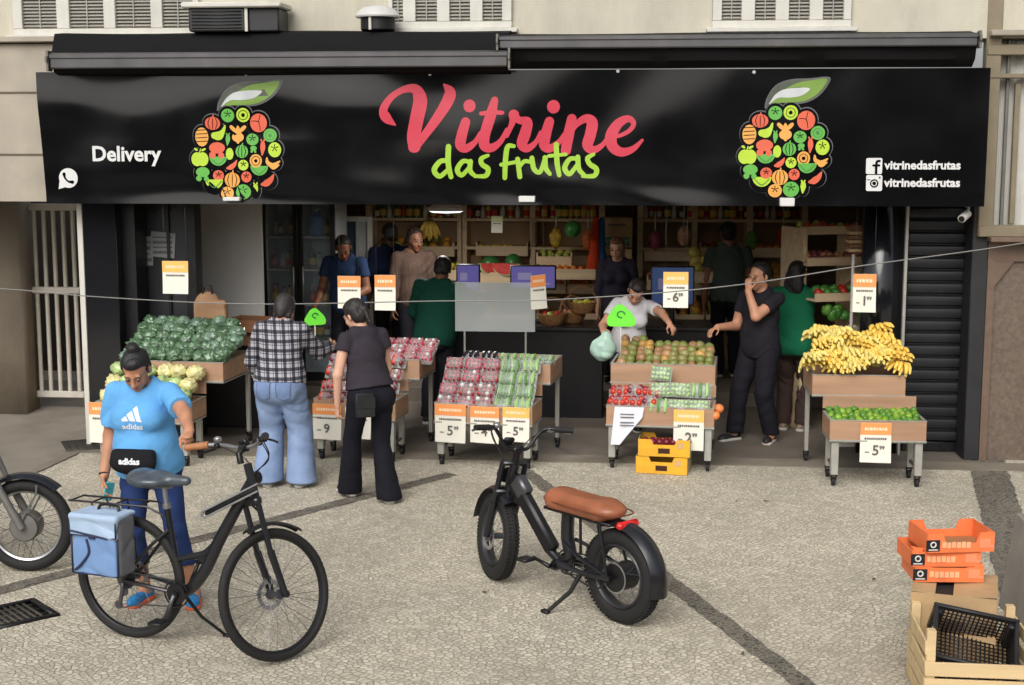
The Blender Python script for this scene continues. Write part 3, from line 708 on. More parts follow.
def emblem(du, dv, label):
    sc = 1 / 5.074; k = 113.5
    mb = MB()
    def pt(x, y): return bp(725 + du + x * sc, 70 + dv + y * sc)
    def L(px): return px * sc / k
    mb.mi = 5
    for i, (ty, x, y, a, b, c) in enumerate(icons): disc(mb, *(q + (.002 if n_ == 0 else .004) for n_, q in enumerate(pt(x, y))), L(a + 16), .0040 + i * .00002, 20, L(b + 16))
    mb.mi = CD
    for i, (ty, x, y, a, b, c) in enumerate(icons): disc(mb, *pt(x, y), L(a + 13), .0052 + i * .00002, 20, L(b + 13))
    for qx in range(9):
        for qy in range(9):
            if (qx - 4) ** 2 + (qy - 4) ** 2 < 17: disc(mb, *pt(298 + 44 * (qx - 4), 420 + 42 * (qy - 4)), L(34), .0044 + (qx * 9 + qy) * 6e-6, 12)
    ribb = lambda pts, d: ribbon(mb, [pt(x, y) + (L(w_),) for x, y, w_ in pts], d, 1e-6)
    for (ty, x, y, a, b, c) in icons:
        mb.mi = c; cx_, cz_ = pt(x, y); ra, rb = L(a), L(b); d = .0072; dd = .0084
        if ty in ('gf', 'cit', 'tom', 'pk', 'ov'): disc(mb, cx_, cz_, ra, d, 18, rb)
        if ty == 'half': disc(mb, cx_, cz_ + rb * .5, ra, d, 14, rb * 1.1, math.pi, 2 * math.pi)
        if ty == 'pine':
            disc(mb, cx_, cz_, ra, d, 18, rb); mb.mi = CD
            for q in (-.5, -.1, .3, .7): ribb([(x - a * .8, y - q * b, 4), (x + a * .8, y - q * b - 3, 4)], dd)
        if ty == 'apple':
            disc(mb, cx_ - ra * .35, cz_, ra * .72, d, 16, rb * .85); disc(mb, cx_ + ra * .35, cz_, ra * .72, d + .0003, 16, rb * .85); ribb([(x - 2, y - b * .8, 6), (x + 4, y - b * 1.25, 5)], d); disc(mb, *pt(x + 18, y - 48), L(14), d + .0006, 10, L(6), rot=.5); disc(mb, *pt(x - 20, y - 50), L(11), d + .0006, 10, L(6), rot=-.6)
        if ty == 'pear': ribb([(x + 32, y - 34, 10), (x + 22, y - 8, 22), (x + 2, y + 14, 44), (x - 22, y + 14, 34)], d)
        if ty == 'carrot2':
            disc(mb, *pt(x, y + 18), L(31), d, 16, L(25)); disc(mb, *pt(x, y + 36), L(10), d + .0002, 8, L(16))
            for q in (-1, 0, 1): ribb([(x, y, 10), (x + q * 22, y - 22, 20), (x + q * 34, y - 34, 17 if q else 12)], d + .0003 * (q + 2))
        if ty == 'crt': ribb([(x, y - b * .5, a * 1.5), (x, y, a * 1.6), (x - 3, y + b * .8, a * .5)], d); ribb([(x, y - b * .5, a * .4), (x - a * .5, y - b, a * .5)], d + .0005); ribb([(x, y - b * .5, a * .4), (x + a * .5, y - b, a * .5)], d + .0008)
        if ty == 'mush':
            disc(mb, cx_, cz_ + rb * .2, ra, d, 16, rb * .75); disc(mb, *pt(x - a * .55, y + b * .75), L(a * .42), d + .0003, 10); disc(mb, *pt(x + a * .5, y + b * .8), L(a * .38), d + .0004, 10)
        if ty == 'chili': ribb([(x + a * .8, y - b * .8, a * .22), (x + a * .4, y - b * .1, a * .7), (x - a * .2, y + b * .4, a * .85), (x - a * .75, y + b * .55, a * .4)], d)
        if ty == 'ban':
            ribb([(x - a * .8, y - b * .9, a * .2), (x - a * .7, y - b * .1, a * .5), (x, y + b * .35, a * .6), (x + a * .9, y - b * .3, a * .22)], d); ribb([(x - a * .4, y + b * .4, a * .3), (x + a * .1, y + b * .8, a * .45), (x + a * .8, y + b * .3, a * .2)], d + .0005)
        if ty == 'pk':
            mb.mi = CD
            for q in (-.5, 0, .5): ribb([(x + q * a * .7, y - b * .85, 3), (x + q * a * 1.15, y, 4), (x + q * a * .7, y + b * .85, 3)], dd)
            mb.mi = c; ribb([(x, y - b * .8, 8), (x + 4, y - b * 1.25, 6)], dd)
        if ty == 'cit':
            mb.mi = CD if c != CG else 9; ribb([(x + a * .66 * math.cos(q), y + b * .66 * math.sin(q), 3) for q in [i * math.pi / 8 for i in range(17)]], dd); disc(mb, cx_, cz_, L(a * .28), dd + .0005, 10)
        if ty == 'gf':
            mb.mi = CD
            for q in range(5):
                an = 1.57 + q * 1.256; ribb([(x, y - b * .25, 2), (x + math.cos(an) * a * .5, y - b * .25 - math.sin(an) * b * .45, 5)], dd + q * 2e-4)
        if ty == 'tom':
            mb.mi = CD; ribb([(x - a * .8, y - b * .2, 3), (x, y - b * .1, 4), (x + a * .2, y + b * .8, 3)], dd); ribb([(x, y - b * .1, 3), (x + a * .2, y - b * .9, 3)], dd + .0004)
        if ty == 'half':
            mb.mi = 9; ribb([(x - a * .8, y - b * .3, 4), (x, y + b * .42, 5), (x + a * .8, y - b * .3, 4)], dd)
    # leaf
    def leaf(pts, mi, d):
        mb.mi = mi; poly(mb, [pt(x, y) for x, y in pts], d)
    out_ = crv([(200, 192), (212, 140), (256, 78), (330, 48), (430, 42), (532, 36), (512, 92), (462, 142), (390, 170), (300, 168), (240, 168), (206, 196)], 5)
    leaf(out_, 5, .0050); cxl, cyl_ = 370, 108
    leaf([(cxl + (x - cxl) * .955, cyl_ + (y - cyl_) * .90) for x, y in out_], 7, .0060)
    leaf(crv([(232, 168), (300, 166), (390, 160), (452, 134), (500, 86), (516, 44), (440, 52), (366, 66), (300, 100), (250, 140)], 5), 6, .0068)
    leaf(crv([(222, 172), (258, 122), (312, 96), (428, 92), (392, 128), (330, 140), (270, 142), (226, 174)], 5), 8, .0078)
    o = mb.build('fruit_emblem', EM, bn, smooth=False, recalc=False); return tag(o, label)
emblem(0, 0, 'right hand fruit emblem'); emblem(-547.5, 2.5, 'left hand fruit emblem')
for i, (u, v, w_, h_) in enumerate(((527, 199, 16, 6), (787, 202, 14, 8), (232, 199, 17, 4))):
    p = W(u, v, y=-.36); t = empty('spot_lamp', p, label=('small white spot lamp under the middle of the black banner', 'small white spot lamp under the right fruit emblem', 'small white spot lamp under the left fruit emblem')[i], cat='lamp')
    mb = MB(); mb.box((0, 0, 0), (w_ / 112, .07, h_ / 112), b=.006); mb.build('housing', mat('lamp_white', (210, 210, 206), .4, 0, .03), t)
    mb = MB(); mb.box((0, .06, .0), (.02, .09, .02)); mb.build('bracket', M_black, t)
for u, v in ((430, 73), (754, 71), (246, 73), (618, 70)):
    mb = MB(); p = bp(u, v); mb.ell((p[0], by(p[0], p[1] - .02) - BY - .006, p[1] - bz0 - .01), (.016, .008, .016), 8, 5); mb.build('fixing_bolt', M_wp, bn)
# camera under banner
p = W(966, 210, y=-.1); t = empty('security_camera', p, label='small white security camera mounted on the black pillar top', cat='camera')
mb = MB(); mb.tube([(-.06, -.12, -.07), (0.01, -.02, -.03)], [.036, .036], 12); mb.build('body', mat('cam_white', (196, 194, 188), .4), t)
mb = MB(); mb.tube([(0.0, -.03, -.03), (.03, .03, .02), (.03, .15, .03)], .012); mb.build('bracket', mat('cam_white', (196, 194, 188), .4), t)
mb = MB(); mb.cyl((-.064, -.126, -.073), (-.06, -.121, -.071), .026); mb.build('lens', M_black, t)

# ------------------------------------------------------------------ awnings rolled up above the banner
M_aw = mat('black_awning_cloth', (18, 17, 18), .75, 0, .2, 3, .25, 14, .15, stretch=(.3, 1, 2)); M_bar = mat('grey_awning_bar', (94, 93, 94), .35, .4, .12, 4, dirt=.25)
def awning(u0, u1, vt, vb, label, ztop, sag, right):
    a, b = W(u0, vt, y=-.48), W(u1, vt, y=-.48); zb = W(u0, vb, y=-.48).z; zt = a.z; w = b.x - a.x; h = zt - zb
    t = empty('awning', ((a.x + b.x) / 2, -.48, zb), label=label, cat='awning')
    mb = MB(); mb.box((0, 0, h * .5), (w, .05, h), b=.012); mb.box((0, -.03, h * .78), (w, .016, h * .3), b=.006); mb.build('front_bar', M_bar, t)
    n = 60; mb = MB(); rows = [(.46, ztop - zb), (.30, ztop - zb + .01), (.12, ztop - zb - .015), (.03, h * .9), (.026, h * .2), (.06, -.10 if right else -.03), (.16, -.16 if right else -.05)]; vs = []
    for (yy, zz) in rows:
        for i in range(n + 1):
            x_ = -w / 2 + w * i / n; vs.append((x_, yy + .01 * math.sin(x_ * 5 + zz * 9), zz + sag * math.sin(x_ * 2.3 + yy * 4) * (1 if zz > h else .3)))
    mb.add(vs, [(j * (n + 1) + i, j * (n + 1) + i + 1, (j + 1) * (n + 1) + i + 1, (j + 1) * (n + 1) + i) for j in range(len(rows) - 1) for i in range(n)])
    mb.build('rolled_cloth', M_aw, t)
    for q in (-1, 1): mb = MB(); mb.box((q * (w / 2 + .012), .18, h * .6), (.02, .5, .05), b=.004); mb.box((q * (w / 2 + .012), 0.0, h * .5), (.022, .09, h * 1.3), b=.004); mb.build('end_bracket', M_steel2, t)
    for q in (-.3, .3):
        mb = MB(); mb.tube([(q * w, .42, h * .4), (q * w + .2, .2, h * .35), (q * w + .02, .05, h * .4)], .016); mb.build('folding_arm', M_black, t)
    return t
zt_l = W(60, 33, y=-.1).z
awning(50, 508, 53, 69, 'rolled black awning over the left half of the banner', W(60, 33, y=-.35).z, .008, False)
awning(499, 978, 36, 49, 'rolled black awning over the right half of the banner', W(900, 31, y=-.35).z, .004, True)
from mathutils import noise as MN
# ------------------------------------------------------------------ price signs
M_orange = mat('orange_print', (236, 150, 84), .6, 0, .05); M_yellowh = mat('amber_print', (236, 184, 96), .6, 0, .05)
M_thread = mat('nylon_thread', (120, 120, 118), .4)
def price_sign(label, p, w, h, digit, rz=0, hd=None, head=.3, tilt=0, thread=0, small='', cat='price sign'):
    """p = centre of the top edge; hangs down, faces -Y"""
    t = empty('price_sign', p, rz, label, cat); t.rotation_euler = (tilt, 0, rz)
    mb = MB(); n = 6; vs = []
    cv = lambda x, z: .012 * (z / h) * math.sin(x / w * 2.4 + .4) - .010 * (z / h) ** 2 * 1.5
    for j in range(n + 1):
        for i in range(n + 1): x, z = w * (i / n - .5), -h * j / n; vs.append((x, cv(x, z), z))
    mb.add(vs, [(j * (n + 1) + i, (j + 1) * (n + 1) + i, (j + 1) * (n + 1) + i + 1, j * (n + 1) + i + 1) for j in range(n) for i in range(n)])
    mb.build('paper', M_paper, t)
    mb = MB(); vs = []; hh = h * head
    for j in range(3):
        for i in range(n + 1): x, z = w * (i / n - .5), -hh * j / 2 - .001; vs.append((x, cv(x, z) - .002, z))
    mb.add(vs, [(j * (n + 1) + i, (j + 1) * (n + 1) + i, (j + 1) * (n + 1) + i + 1, j * (n + 1) + i + 1) for j in range(2) for i in range(n)])
    hb = mb.build('header_band', hd or M_orange, t)
    rr = random.Random(int(abs(p[0]) * 977))
    def row(z, hgt, x0, x1, m, nm, par):
        mb = MB(); x = x0
        while x < x1:
            l = rr.uniform(.4, .8) * hgt * 1.1; mb.add([(x, cv(x, z) - .004, z - hgt / 2 * rr.uniform(.7, 1)), (min(x1, x + l), cv(x, z) - .004, z - hgt / 2), (min(x1, x + l), cv(x, z) - .004, z + hgt / 2 * rr.uniform(.7, 1)), (x, cv(x, z) - .004, z + hgt / 2)], [(0, 1, 2, 3)]); x += l + hgt * .22
        return mb.build(nm, m, par, smooth=False)
    row(-hh * .52, hh * .26, -w * .36, w * .36, mat('pale_print', (246, 214, 178), .6), 'print', hb)
    row(-hh - h * .10, h * .055, -w * .36, w * .36, M_print, 'print_row', t)
    if digit:
        z0 = -hh - (h - hh) * .60
        me = text_mesh(digit, h * .36, M_print, .0004, .002); o = link_mesh('price_digit', me, t, (0, cv(0, z0) - .005, z0 + h * .02))
        if small: me = text_mesh(small, h * .13, M_print, .0004, .001); link_mesh('price_digit', me, t, (w * .2, cv(w * .2, z0) - .005, z0 + h * .1))
        row(z0 - h * .02, h * .035, -w * .34, -w * .20, M_print, 'print_row', t)
    if thread:
        mb = MB(); mb.cyl((-w * .42, .0, -.003), (-w * .42, .02, thread), .0006, 4); mb.build('thread', M_thread, t)
        mb = MB(); mb.cyl((w * .42, .0, -.003), (w * .42, .02, thread), .0006, 4); mb.build('thread', M_thread, t)
    return t
# ------------------------------------------------------------------ produce prototypes
def lumpy(name, r, m, seed=0, amp=.12, fr=1.6, n=14, k=9, ridge=0):
    mb = MB(); mb.ell((0, 0, 0), 1, n, k); o = Vector((seed * 3.1, seed * 1.7, 0))
    for i, v in enumerate(mb.v):
        q = v.normalized(); d = 1 + amp * MN.noise(q * fr + o) + (ridge * abs(MN.noise(q * fr * 2.2 + o)) if ridge else 0)
        mb.v[i] = Vector((q.x * r[0] * d, q.y * r[1] * d, q.z * r[2] * d))
    return mb.mesh(name, m, recalc=False)
def put(name, me, p, rot, label, cat, group):
    o = link_mesh(name, me, None, p, rot); return tag(o, label, cat, group)
M_lime = mat('lime_skin', (122, 158, 48), .35, 0, .3, 9, .1, 80); M_lime2 = mat('dark_lime_skin', (84, 132, 44), .35, 0, .25, 9, .1, 80)
M_mango = [mat('green_mango', (122, 130, 66), .4, 0, .3, 7), mat('pink_mango', (158, 122, 84), .4, 0, .3, 8), mat('olive_mango', (140, 134, 80), .4, 0, .3, 7), mat('yellow_mango', (190, 148, 76), .4, 0, .25, 7)]
M_ban_y = [mat('banana_skin', (238, 208, 108), .5, 0, .14, 14), mat('ripe_banana_skin', (232, 196, 92), .5, 0, .18, 18), mat('greenish_banana_skin', (228, 210, 124), .5, 0, .2, 10)]
M_tip = mat('banana_tip', (98, 80, 40), .8)
M_cab = [mat('wrapped_dark_greens', (84, 112, 82), .34, 0, .5, 14, .5, 22, coat=.6), mat('wrapped_blue_greens', (106, 132, 110), .34, 0, .45, 12, .5, 22, coat=.6)]
M_cau = [mat('pale_cauliflower', (214, 206, 146), .5, 0, .22, 16, .5, 40, coat=.4), mat('wrapped_pale_lettuce', (168, 190, 128), .4, 0, .4, 14, .5, 30, coat=.5)]
def banana_bunch(seed, m):
    rr = random.Random(seed); mb = MB(); n = rr.randint(8, 11)
    for i in range(n):
        row = i % 2; a = R(-38 + 76 * (i + .5) / n + rr.uniform(-4, 4)); L_ = rr.uniform(.165, .20)
        up_ = .035 if row else .0; pts = []; rad = []
        for k, (t, r_) in enumerate(((0, .007), (.14, .010), (.28, .0175), (.5, .0205), (.75, .019), (.92, .012), (1, .006))):
            s = t * L_; h = up_ * min(1, t * 3) + .050 * math.sin(t * 2.1) - .075 * t * t
            pts.append((math.sin(a) * s * (1 - .12 * t) + .05 * (i / n - .5), -math.cos(a) * s, h)); rad.append(r_)
        mb.mi = 0; mb.tube(pts, rad, 7)
        mb.mi = 1; mb.ell(pts[-1], .0065, 6, 4)
    mb.mi = 1; mb.tube([(-.03, .0, .015), (.03, 0, .015)], [.016, .016], 6); mb.tube([(0, 0, .015), (0, .03, .035)], [.014, .011], 6)
    return mb.mesh('banana_bunch', [m, M_tip], angle=60)
# packs
M_film = clear_mat('cling_film', (236, 242, 240), .22, .12, .5); M_foam = mat('white_foam', (218, 218, 212), .6, 0, .03)
M_berry = mat('red_berry', (160, 36, 44), .35, 0, .3, 20); M_rose = mat('pink_radish', (178, 62, 84), .4, 0, .3, 20); M_tom = mat('tomato', (196, 58, 38), .3, 0, .2, 9); M_plum = mat('plum', (120, 36, 52), .3, 0, .35, 9); M_peach = mat('peach', (222, 128, 70), .4, 0, .3, 10)
M_grn = mat('green_pod', (92, 138, 58), .4, 0, .3, 16); M_grape = mat('green_grape', (176, 206, 128), .3, 0, .2, 20); M_cucu = mat('pale_green_veg', (150, 186, 112), .4, 0, .3, 12); M_dkveg = mat('dark_aubergine', (46, 40, 52), .25, 0, .3, 9); M_lab = mat('pack_label', (222, 224, 222), .5); M_blue_net = mat('blue_net', (84, 96, 150), .5)
def pack(style, seed):
    rr = random.Random(seed); w, d, h = .135, .10, .05; tray = MB(); con = MB(); film = MB(); mats = []
    tray.add([(-w / 2 * .86, -d / 2 * .86, 0), (w / 2 * .86, -d / 2 * .86, 0), (w / 2 * .86, d / 2 * .86, 0), (-w / 2 * .86, d / 2 * .86, 0), (-w / 2, -d / 2, .028), (w / 2, -d / 2, .028), (w / 2, d / 2, .028), (-w / 2, d / 2, .028)],
             [(3, 2, 1, 0), (0, 1, 5, 4), (1, 2, 6, 5), (2, 3, 7, 6), (3, 0, 4, 7)])
    if style in ('berry', 'plum', 'grape', 'tomato', 'radish'):
        mats = dict(berry=[M_berry, M_rose, M_lab], plum=[M_plum, M_tom, M_peach], grape=[M_grape, M_cucu], tomato=[M_tom, M_peach, M_berry], radish=[M_rose, M_berry, M_lab])[style]; q = dict(berry=.016, plum=.026, grape=.014, tomato=.022, radish=.017)[style]
        nx_, ny_ = int(w / q / 1.85), int(d / q / 1.85)
        for kz in range(2):
            for i in range(nx_):
                for j in range(ny_):
                    con.mi = 0 if rr.random() < .68 else rr.randrange(len(mats)); con.ell((w * .9 * ((i + .5) / nx_ - .5) + rr.uniform(-.004, .004), d * .9 * ((j + .5) / ny_ - .5) + rr.uniform(-.004, .004), .018 + q * (.6 + 1.1 * kz)), q * rr.uniform(.85, 1.1), 7, 5)
    elif style in ('pod', 'cucumber', 'aubergine'):
        mats = dict(pod=[M_grn, M_cucu], cucumber=[M_cucu, M_grn], aubergine=[M_dkveg, M_plum])[style]; q = dict(pod=.009, cucumber=.017, aubergine=.02)[style]
        for kz in range(3 if style == 'pod' else 2):
            for i in range(int(w * .9 / q / 2)):
                con.mi = 0 if rr.random() < .65 else 1; x = w * .9 * ((i + .5) / int(w * .9 / q / 2) - .5)
                con.tube([(x + rr.uniform(-.008, .008), -d * .46, .02 + q * (.8 + 1.4 * kz)), (x + rr.uniform(-.004, .004), 0, .024 + q * (.8 + 1.5 * kz)), (x + rr.uniform(-.008, .008), d * .46, .02 + q * (.8 + 1.4 * kz))], [q * .5, q, q * .45], 7)
    hh = .066 if style != 'plum' else .085
    n = 7; vs = []
    for j in range(n + 1):
        for i in range(n + 1):
            x, y = 2 * i / n - 1, 2 * j / n - 1; z = .030 + (hh - .024) * (1 - abs(x) ** 4) * (1 - abs(y) ** 4) + rr.uniform(-.0025, .0025); vs.append((x * w * .515, y * d * .515, z))
    film.add(vs, [(j * (n + 1) + i, j * (n + 1) + i + 1, (j + 1) * (n + 1) + i + 1, (j + 1) * (n + 1) + i) for j in range(n) for i in range(n)])
    t = empty('produce_pack'); tray.build('tray', M_foam, t); con.build('contents', mats, t); film.build('film', M_film, t, recalc=False)
    return t
PACKS = {}; PS = 1.0
def place_pack(style, p, rot, label, group):
    k = (style, random.randrange(2))
    if k not in PACKS: o = pack(style, hash_(k)); PACKS[k] = o; t = o
    else: t = dup(PACKS[k])
    t.location = p; t.rotation_euler = rot; t.scale = (PS,) * 3; tag(t, label, 'produce pack', group); return t
def hash_(k): return sum(ord(c) for c in str(k))
# ------------------------------------------------------------------ carts
LZ0, LZ1, UZ0, UZ1, LD, UD = .40, .56, .70, .865, .42, .56
def cart(p, yaw, w, label, uw=None, ux=0, ud=UD, ry=0):
    t = empty('produce_cart', (p[0], p[1], 0), yaw, label, 'produce cart', 'two tier produce carts'); uw = uw or w
    def tray(nm, x, y0, d, z0, z1, w):
        mb = MB(); th = .018
        mb.box((x, y0 + th / 2, (z0 + z1) / 2), (w, th, z1 - z0), b=.002); mb.box((x, y0 + d - th / 2, (z0 + z1) / 2), (w, th, z1 - z0), b=.002)
        for q in (-1, 1): mb.box((x + q * (w / 2 - th / 2), y0 + d / 2, (z0 + z1) / 2), (th, d - 2 * th - .002, z1 - z0), b=.002)
        mb.box((x, y0 + d / 2, z0 + .012), (w - 2 * th - .002, d - 2 * th - .002, .02))
        o = mb.build(nm, M_lam, t, smooth=False)
        mb = MB()
        mb.box((x, y0 + th / 2, z1 + .004), (w + .004, th + .004, .006)); mb.box((x, y0 + d - th / 2, z1 + .004), (w + .004, th + .004, .006))
        for q in (-1, 1): mb.box((x + q * (w / 2 - th / 2), y0 + d / 2, z1 + .004), (th + .004, d - 2 * th - .006, .006))
        mb.box((x, y0 - .004, z0 - .004), (w + .006, .02, .012)); mb.box((x, y0 + d / 2, z0 - .014), (w, d, .012))
        mb.build('trim', M_steel, o, smooth=False)
    tray('tray', 0, 0, LD, LZ0, LZ1, w); tray('tray', ux, LD + .02, ud, UZ0, UZ1, uw)
    mb = MB(); mb.box((0, LD + .008, (LZ1 + UZ0) / 2 + .01), (w, .014, UZ0 - LZ1 - .03), b=.002); mb.build('riser_board', M_lam, t, smooth=False)
    def leg(x, y, ztop, s, castor=True):
        mb = MB(); mb.box((x, y, (ztop + .10) / 2 + (0 if castor else 0)), (s, s, ztop - .10), b=.005); l = mb.build('leg', M_steel, t)
        mb = MB(); mb.box((x, y, .092), (.05, .05, .012)); mb.box((x - .02, y + .012, .068), (.004, .04, .05)); mb.box((x + .02, y + .012, .068), (.004, .04, .05)); c = mb.build('castor', M_blackp, t)
        mb = MB(); mb.cyl((x - .014, y + .018, .036), (x + .014, y + .018, .036), .035, 16); mb.build('wheel', M_rubber, c)
    for q in (-1, 1):
        leg(q * (w / 2 - .05), .045, LZ0 - .02, .062); leg(q * (w / 2 - .05), LD - .06, LZ0 - .02, .05)
        leg(ux + q * (uw / 2 - .035), LD + .02 + ud - .05, UZ0 - .02, .04)
    for q in (-1, 1):
        mb = MB(); mb.tube([(q * (w / 2 - .05), .06, .16), (q * (w / 2 - .05), LD - .1, .16)], .014); mb.build('brace', M_steel2, t)
    t['yaw'] = yaw; del t['yaw']
    return T((p[0], p[1], 0), (0, 0, yaw))
def mid(u0, u1, v, y=None): a, b = W(u0, v, z=0), W(u1, v, z=0); return (a + b) / 2
# front centre positions from where the castors stand
cm = cart(mid(429, 537, 468), R(-8), .88, 'two tier cart of red packs and green packs behind the fat tyre bike', ux=.07)
cc = cart(mid(607, 711, 471), R(-5), .93, 'two tier cart of mangoes over grape packs with yellow cartons underneath', ux=-.01)
cr = cart(mid(826, 926, 488), R(1), .78, 'two tier cart heaped with bananas over a tray of limes', ux=-.09)
cb = cart(mid(312, 398, 462), R(-7), .76, 'two tier cart of plum packs behind the person in plaid shirt', ux=.10)
ca = cart(mid(97, 190, 466), R(-5), .86, 'two tier cart of wrapped greens and cauliflowers behind the blue shirt woman', ux=.10, uw=.98, ud=.75)
def at(M, x, y, z): return M @ Vector((x, y, z))
def yw(M): return M.to_euler().z
# --- middle cart
PS = 1.28
gA = 'red berry packs on the middle cart'; gB = 'green vegetable packs on the middle cart'
for r_ in range(4):
    for i in range(5):
        x = -.345 + .172 * i + random.uniform(-.006, .006); st = ('berry', 'radish', 'berry', 'pod', 'cucumber')[i] if r_ != 1 else ('radish', 'berry', 'berry', 'pod', 'pod')[i]
        place_pack(st, at(cm, x, .085 + .108 * r_, .535 + .098 * r_), (R(52 + random.uniform(-4, 4)), 0, yw(cm) + random.uniform(-.06, .06)), 'film wrapped pack of red berries in the lower tray of the middle cart' if i < 3 else 'film wrapped pack of green pods in the lower tray of the middle cart', gA if i < 3 else gB)
for i in range(5):
    st = ('aubergine', 'aubergine', 'cucumber', 'cucumber', 'pod')[i]
    place_pack(st, at(cm, -.27 + .175 * i, .66, .83), (R(12), 0, yw(cm) + random.uniform(-.1, .1)), 'dark aubergine pack at the back of the middle cart' if i < 2 else 'light green pack at the back of the middle cart', 'packs on the upper tray of the middle cart')
# --- mango cart
PS = 1.36
meM = [lumpy('mango', (.052, .042, .045), M_mango[i % 4], i, .10, 1.2, 12, 8) for i in range(8)]
for i in range(58):
    r_ = i // 11; x = -.38 + .077 * (i % 11) + random.uniform(-.012, .012); y = .50 + .085 * r_ + random.uniform(-.012, .012); z = .845 + .035 * r_ * (1 if r_ < 3 else .9) + random.uniform(0, .02)
    put('mango', random.choice(meM[:7]) if x < .2 else random.choice(meM), at(cc, x, y, z), (random.uniform(-.6, .6), random.uniform(-.6, .6), random.uniform(0, 6)), 'green and pink mango in the upper tray beside the green price tag', 'mango', 'mangoes heaped on the upper tray')
for r_ in range(3):
    for i in range(3):
        if r_ == 2 and i > 0: continue
        place_pack('grape' if (i + r_) % 3 else 'cucumber', at(cc, -.01 + .172 * i, .095 + .115 * r_, .54 + .125 * r_), (R(60 + random.uniform(-5, 5)), random.uniform(-.05, .05), yw(cc) + random.uniform(-.07, .07)), 'film wrapped pack of green grapes under the mangoes', 'green grape packs under the mangoes')
for r_ in range(2):
    for i in range(3):
        place_pack(('tomato', 'tomato', 'plum')[(i + r_) % 3], at(cc, -.37 + .14 * i, .10 + .11 * r_, .53 + .07 * r_), (R(22), 0, yw(cc) + random.uniform(-.15, .15)), 'film wrapped pack of red tomatoes at the left of the grape packs', 'tomato packs under the mangoes')
for k in range(3): put('onion', lumpy('onion', (.045, .045, .04), M_peach, 20 + k, .08, 1.1), at(cc, .47 + .03 * (k % 2), .04 + .06 * k, .50 + .05 * (k == 1)), (0, 0, k), 'orange onion hanging in a net at the right end of the mango cart', 'onion', 'onions netted at the mango cart end')
# --- banana cart
meL = [lumpy('lime', (.030, .030, .034), (M_lime, M_lime2)[i % 2], i, .06, 1.2, 10, 7) for i in range(6)]
for i in range(84):
    r_ = i // 14; x = -.345 + .053 * (i % 14) + random.uniform(-.01, .01)
    put('lime', random.choice(meL), at(cr, x, .05 + .058 * r_ + random.uniform(-.01, .01), .508 + .014 * r_ + random.uniform(0, .02)), (random.uniform(0, 3), random.uniform(0, 3), 0), 'green lime in the lower tray under the bananas', 'lime', 'limes in the lower tray')
meB = [banana_bunch(i, M_ban_y[i % 3]) for i in range(9)]
for lay, (y0, z0, n) in enumerate(((.46, .865, 9), (.52, .90, 9), (.58, .965, 9), (.66, 1.01, 8), (.76, 1.06, 7), (.86, 1.08, 6))):
    for i in range(n):
        x = -.10 + (i / (n - 1) - .5) * (.76 - .04 * lay) + random.uniform(-.025, .025); zz = z0 + .03 * math.sin(x * 9 + lay) + random.uniform(-.015, .02)
        put('banana_bunch', random.choice(meB), at(cr, x, y0 + .10 + random.uniform(-.02, .03), zz + .05), (R(random.uniform(-30, 6)), R(random.uniform(-22, 22)), random.uniform(-.45, .45) - (x + .1) * .3), 'bunch of yellow bananas heaped on the upper tray', 'banana bunch', 'banana bunches heaped on the upper tray')
# --- plum cart
PS = 1.1
for r_ in range(4):
    for i in range(5):
        place_pack(('plum', 'plum', 'tomato', 'berry', 'plum')[(i + 2 * r_) % 5], at(cb, -.29 + .145 * i, .085 + .115 * r_, .525 + .10 * r_), (R(45 + random.uniform(-6, 6)), random.uniform(-.08, .08), yw(cb) + random.uniform(-.1, .1)), 'film wrapped pack of plums and peaches between the two shoppers', 'plum packs on the left middle cart')
for r_ in range(3):
    for i in range(6):
        place_pack(('radish', 'berry', 'radish')[(i + r_) % 3], at(cb, -.20 + .14 * i, .55 + .12 * r_, .845 + .05 * r_), (R(25 + random.uniform(-6, 6)), random.uniform(-.08, .08), yw(cb) + random.uniform(-.15, .15)), 'film wrapped pack of pink radishes on the upper tray of the plum cart', 'radish packs behind the person in black')
# --- cabbage cart
meC = [lumpy('wrapped_greens', (.07, .066, .056), M_cab[i % 2], i, .35, 3.2, 30, 20, .55) for i in range(5)]
for i in range(44):
    r_ = i // 9; x = -.33 + .112 * (i % 9) + random.uniform(-.02, .02)
    put('wrapped_greens', random.choice(meC), at(ca, x, .52 + .12 * r_ + random.uniform(-.02, .02), .895 + .058 * r_ + random.uniform(0, .03)), (random.uniform(-.6, .6), random.uniform(-.6, .6), random.uniform(0, 6)), 'film wrapped head of dark greens on the upper tray by the paper bag', 'wrapped greens', 'wrapped greens heaped on the left cart')
meF = [lumpy('cauliflower', (.075, .07, .06), M_cau[i % 2], i, .3, 3.0, 26, 18, .4) for i in range(4)]
for i in range(18):
    r_ = i // 6; x = -.36 + .145 * (i % 6) + random.uniform(-.02, .02)
    put('cauliflower', random.choice(meF), at(ca, x, .10 + .13 * r_, .60 + .09 * r_ + random.uniform(0, .02)), (random.uniform(-.4, .4), random.uniform(-.4, .4), random.uniform(0, 6)), 'pale wrapped cauliflower in the lower tray behind the blue shirt woman', 'cauliflower', 'pale cauliflowers in the lower tray')
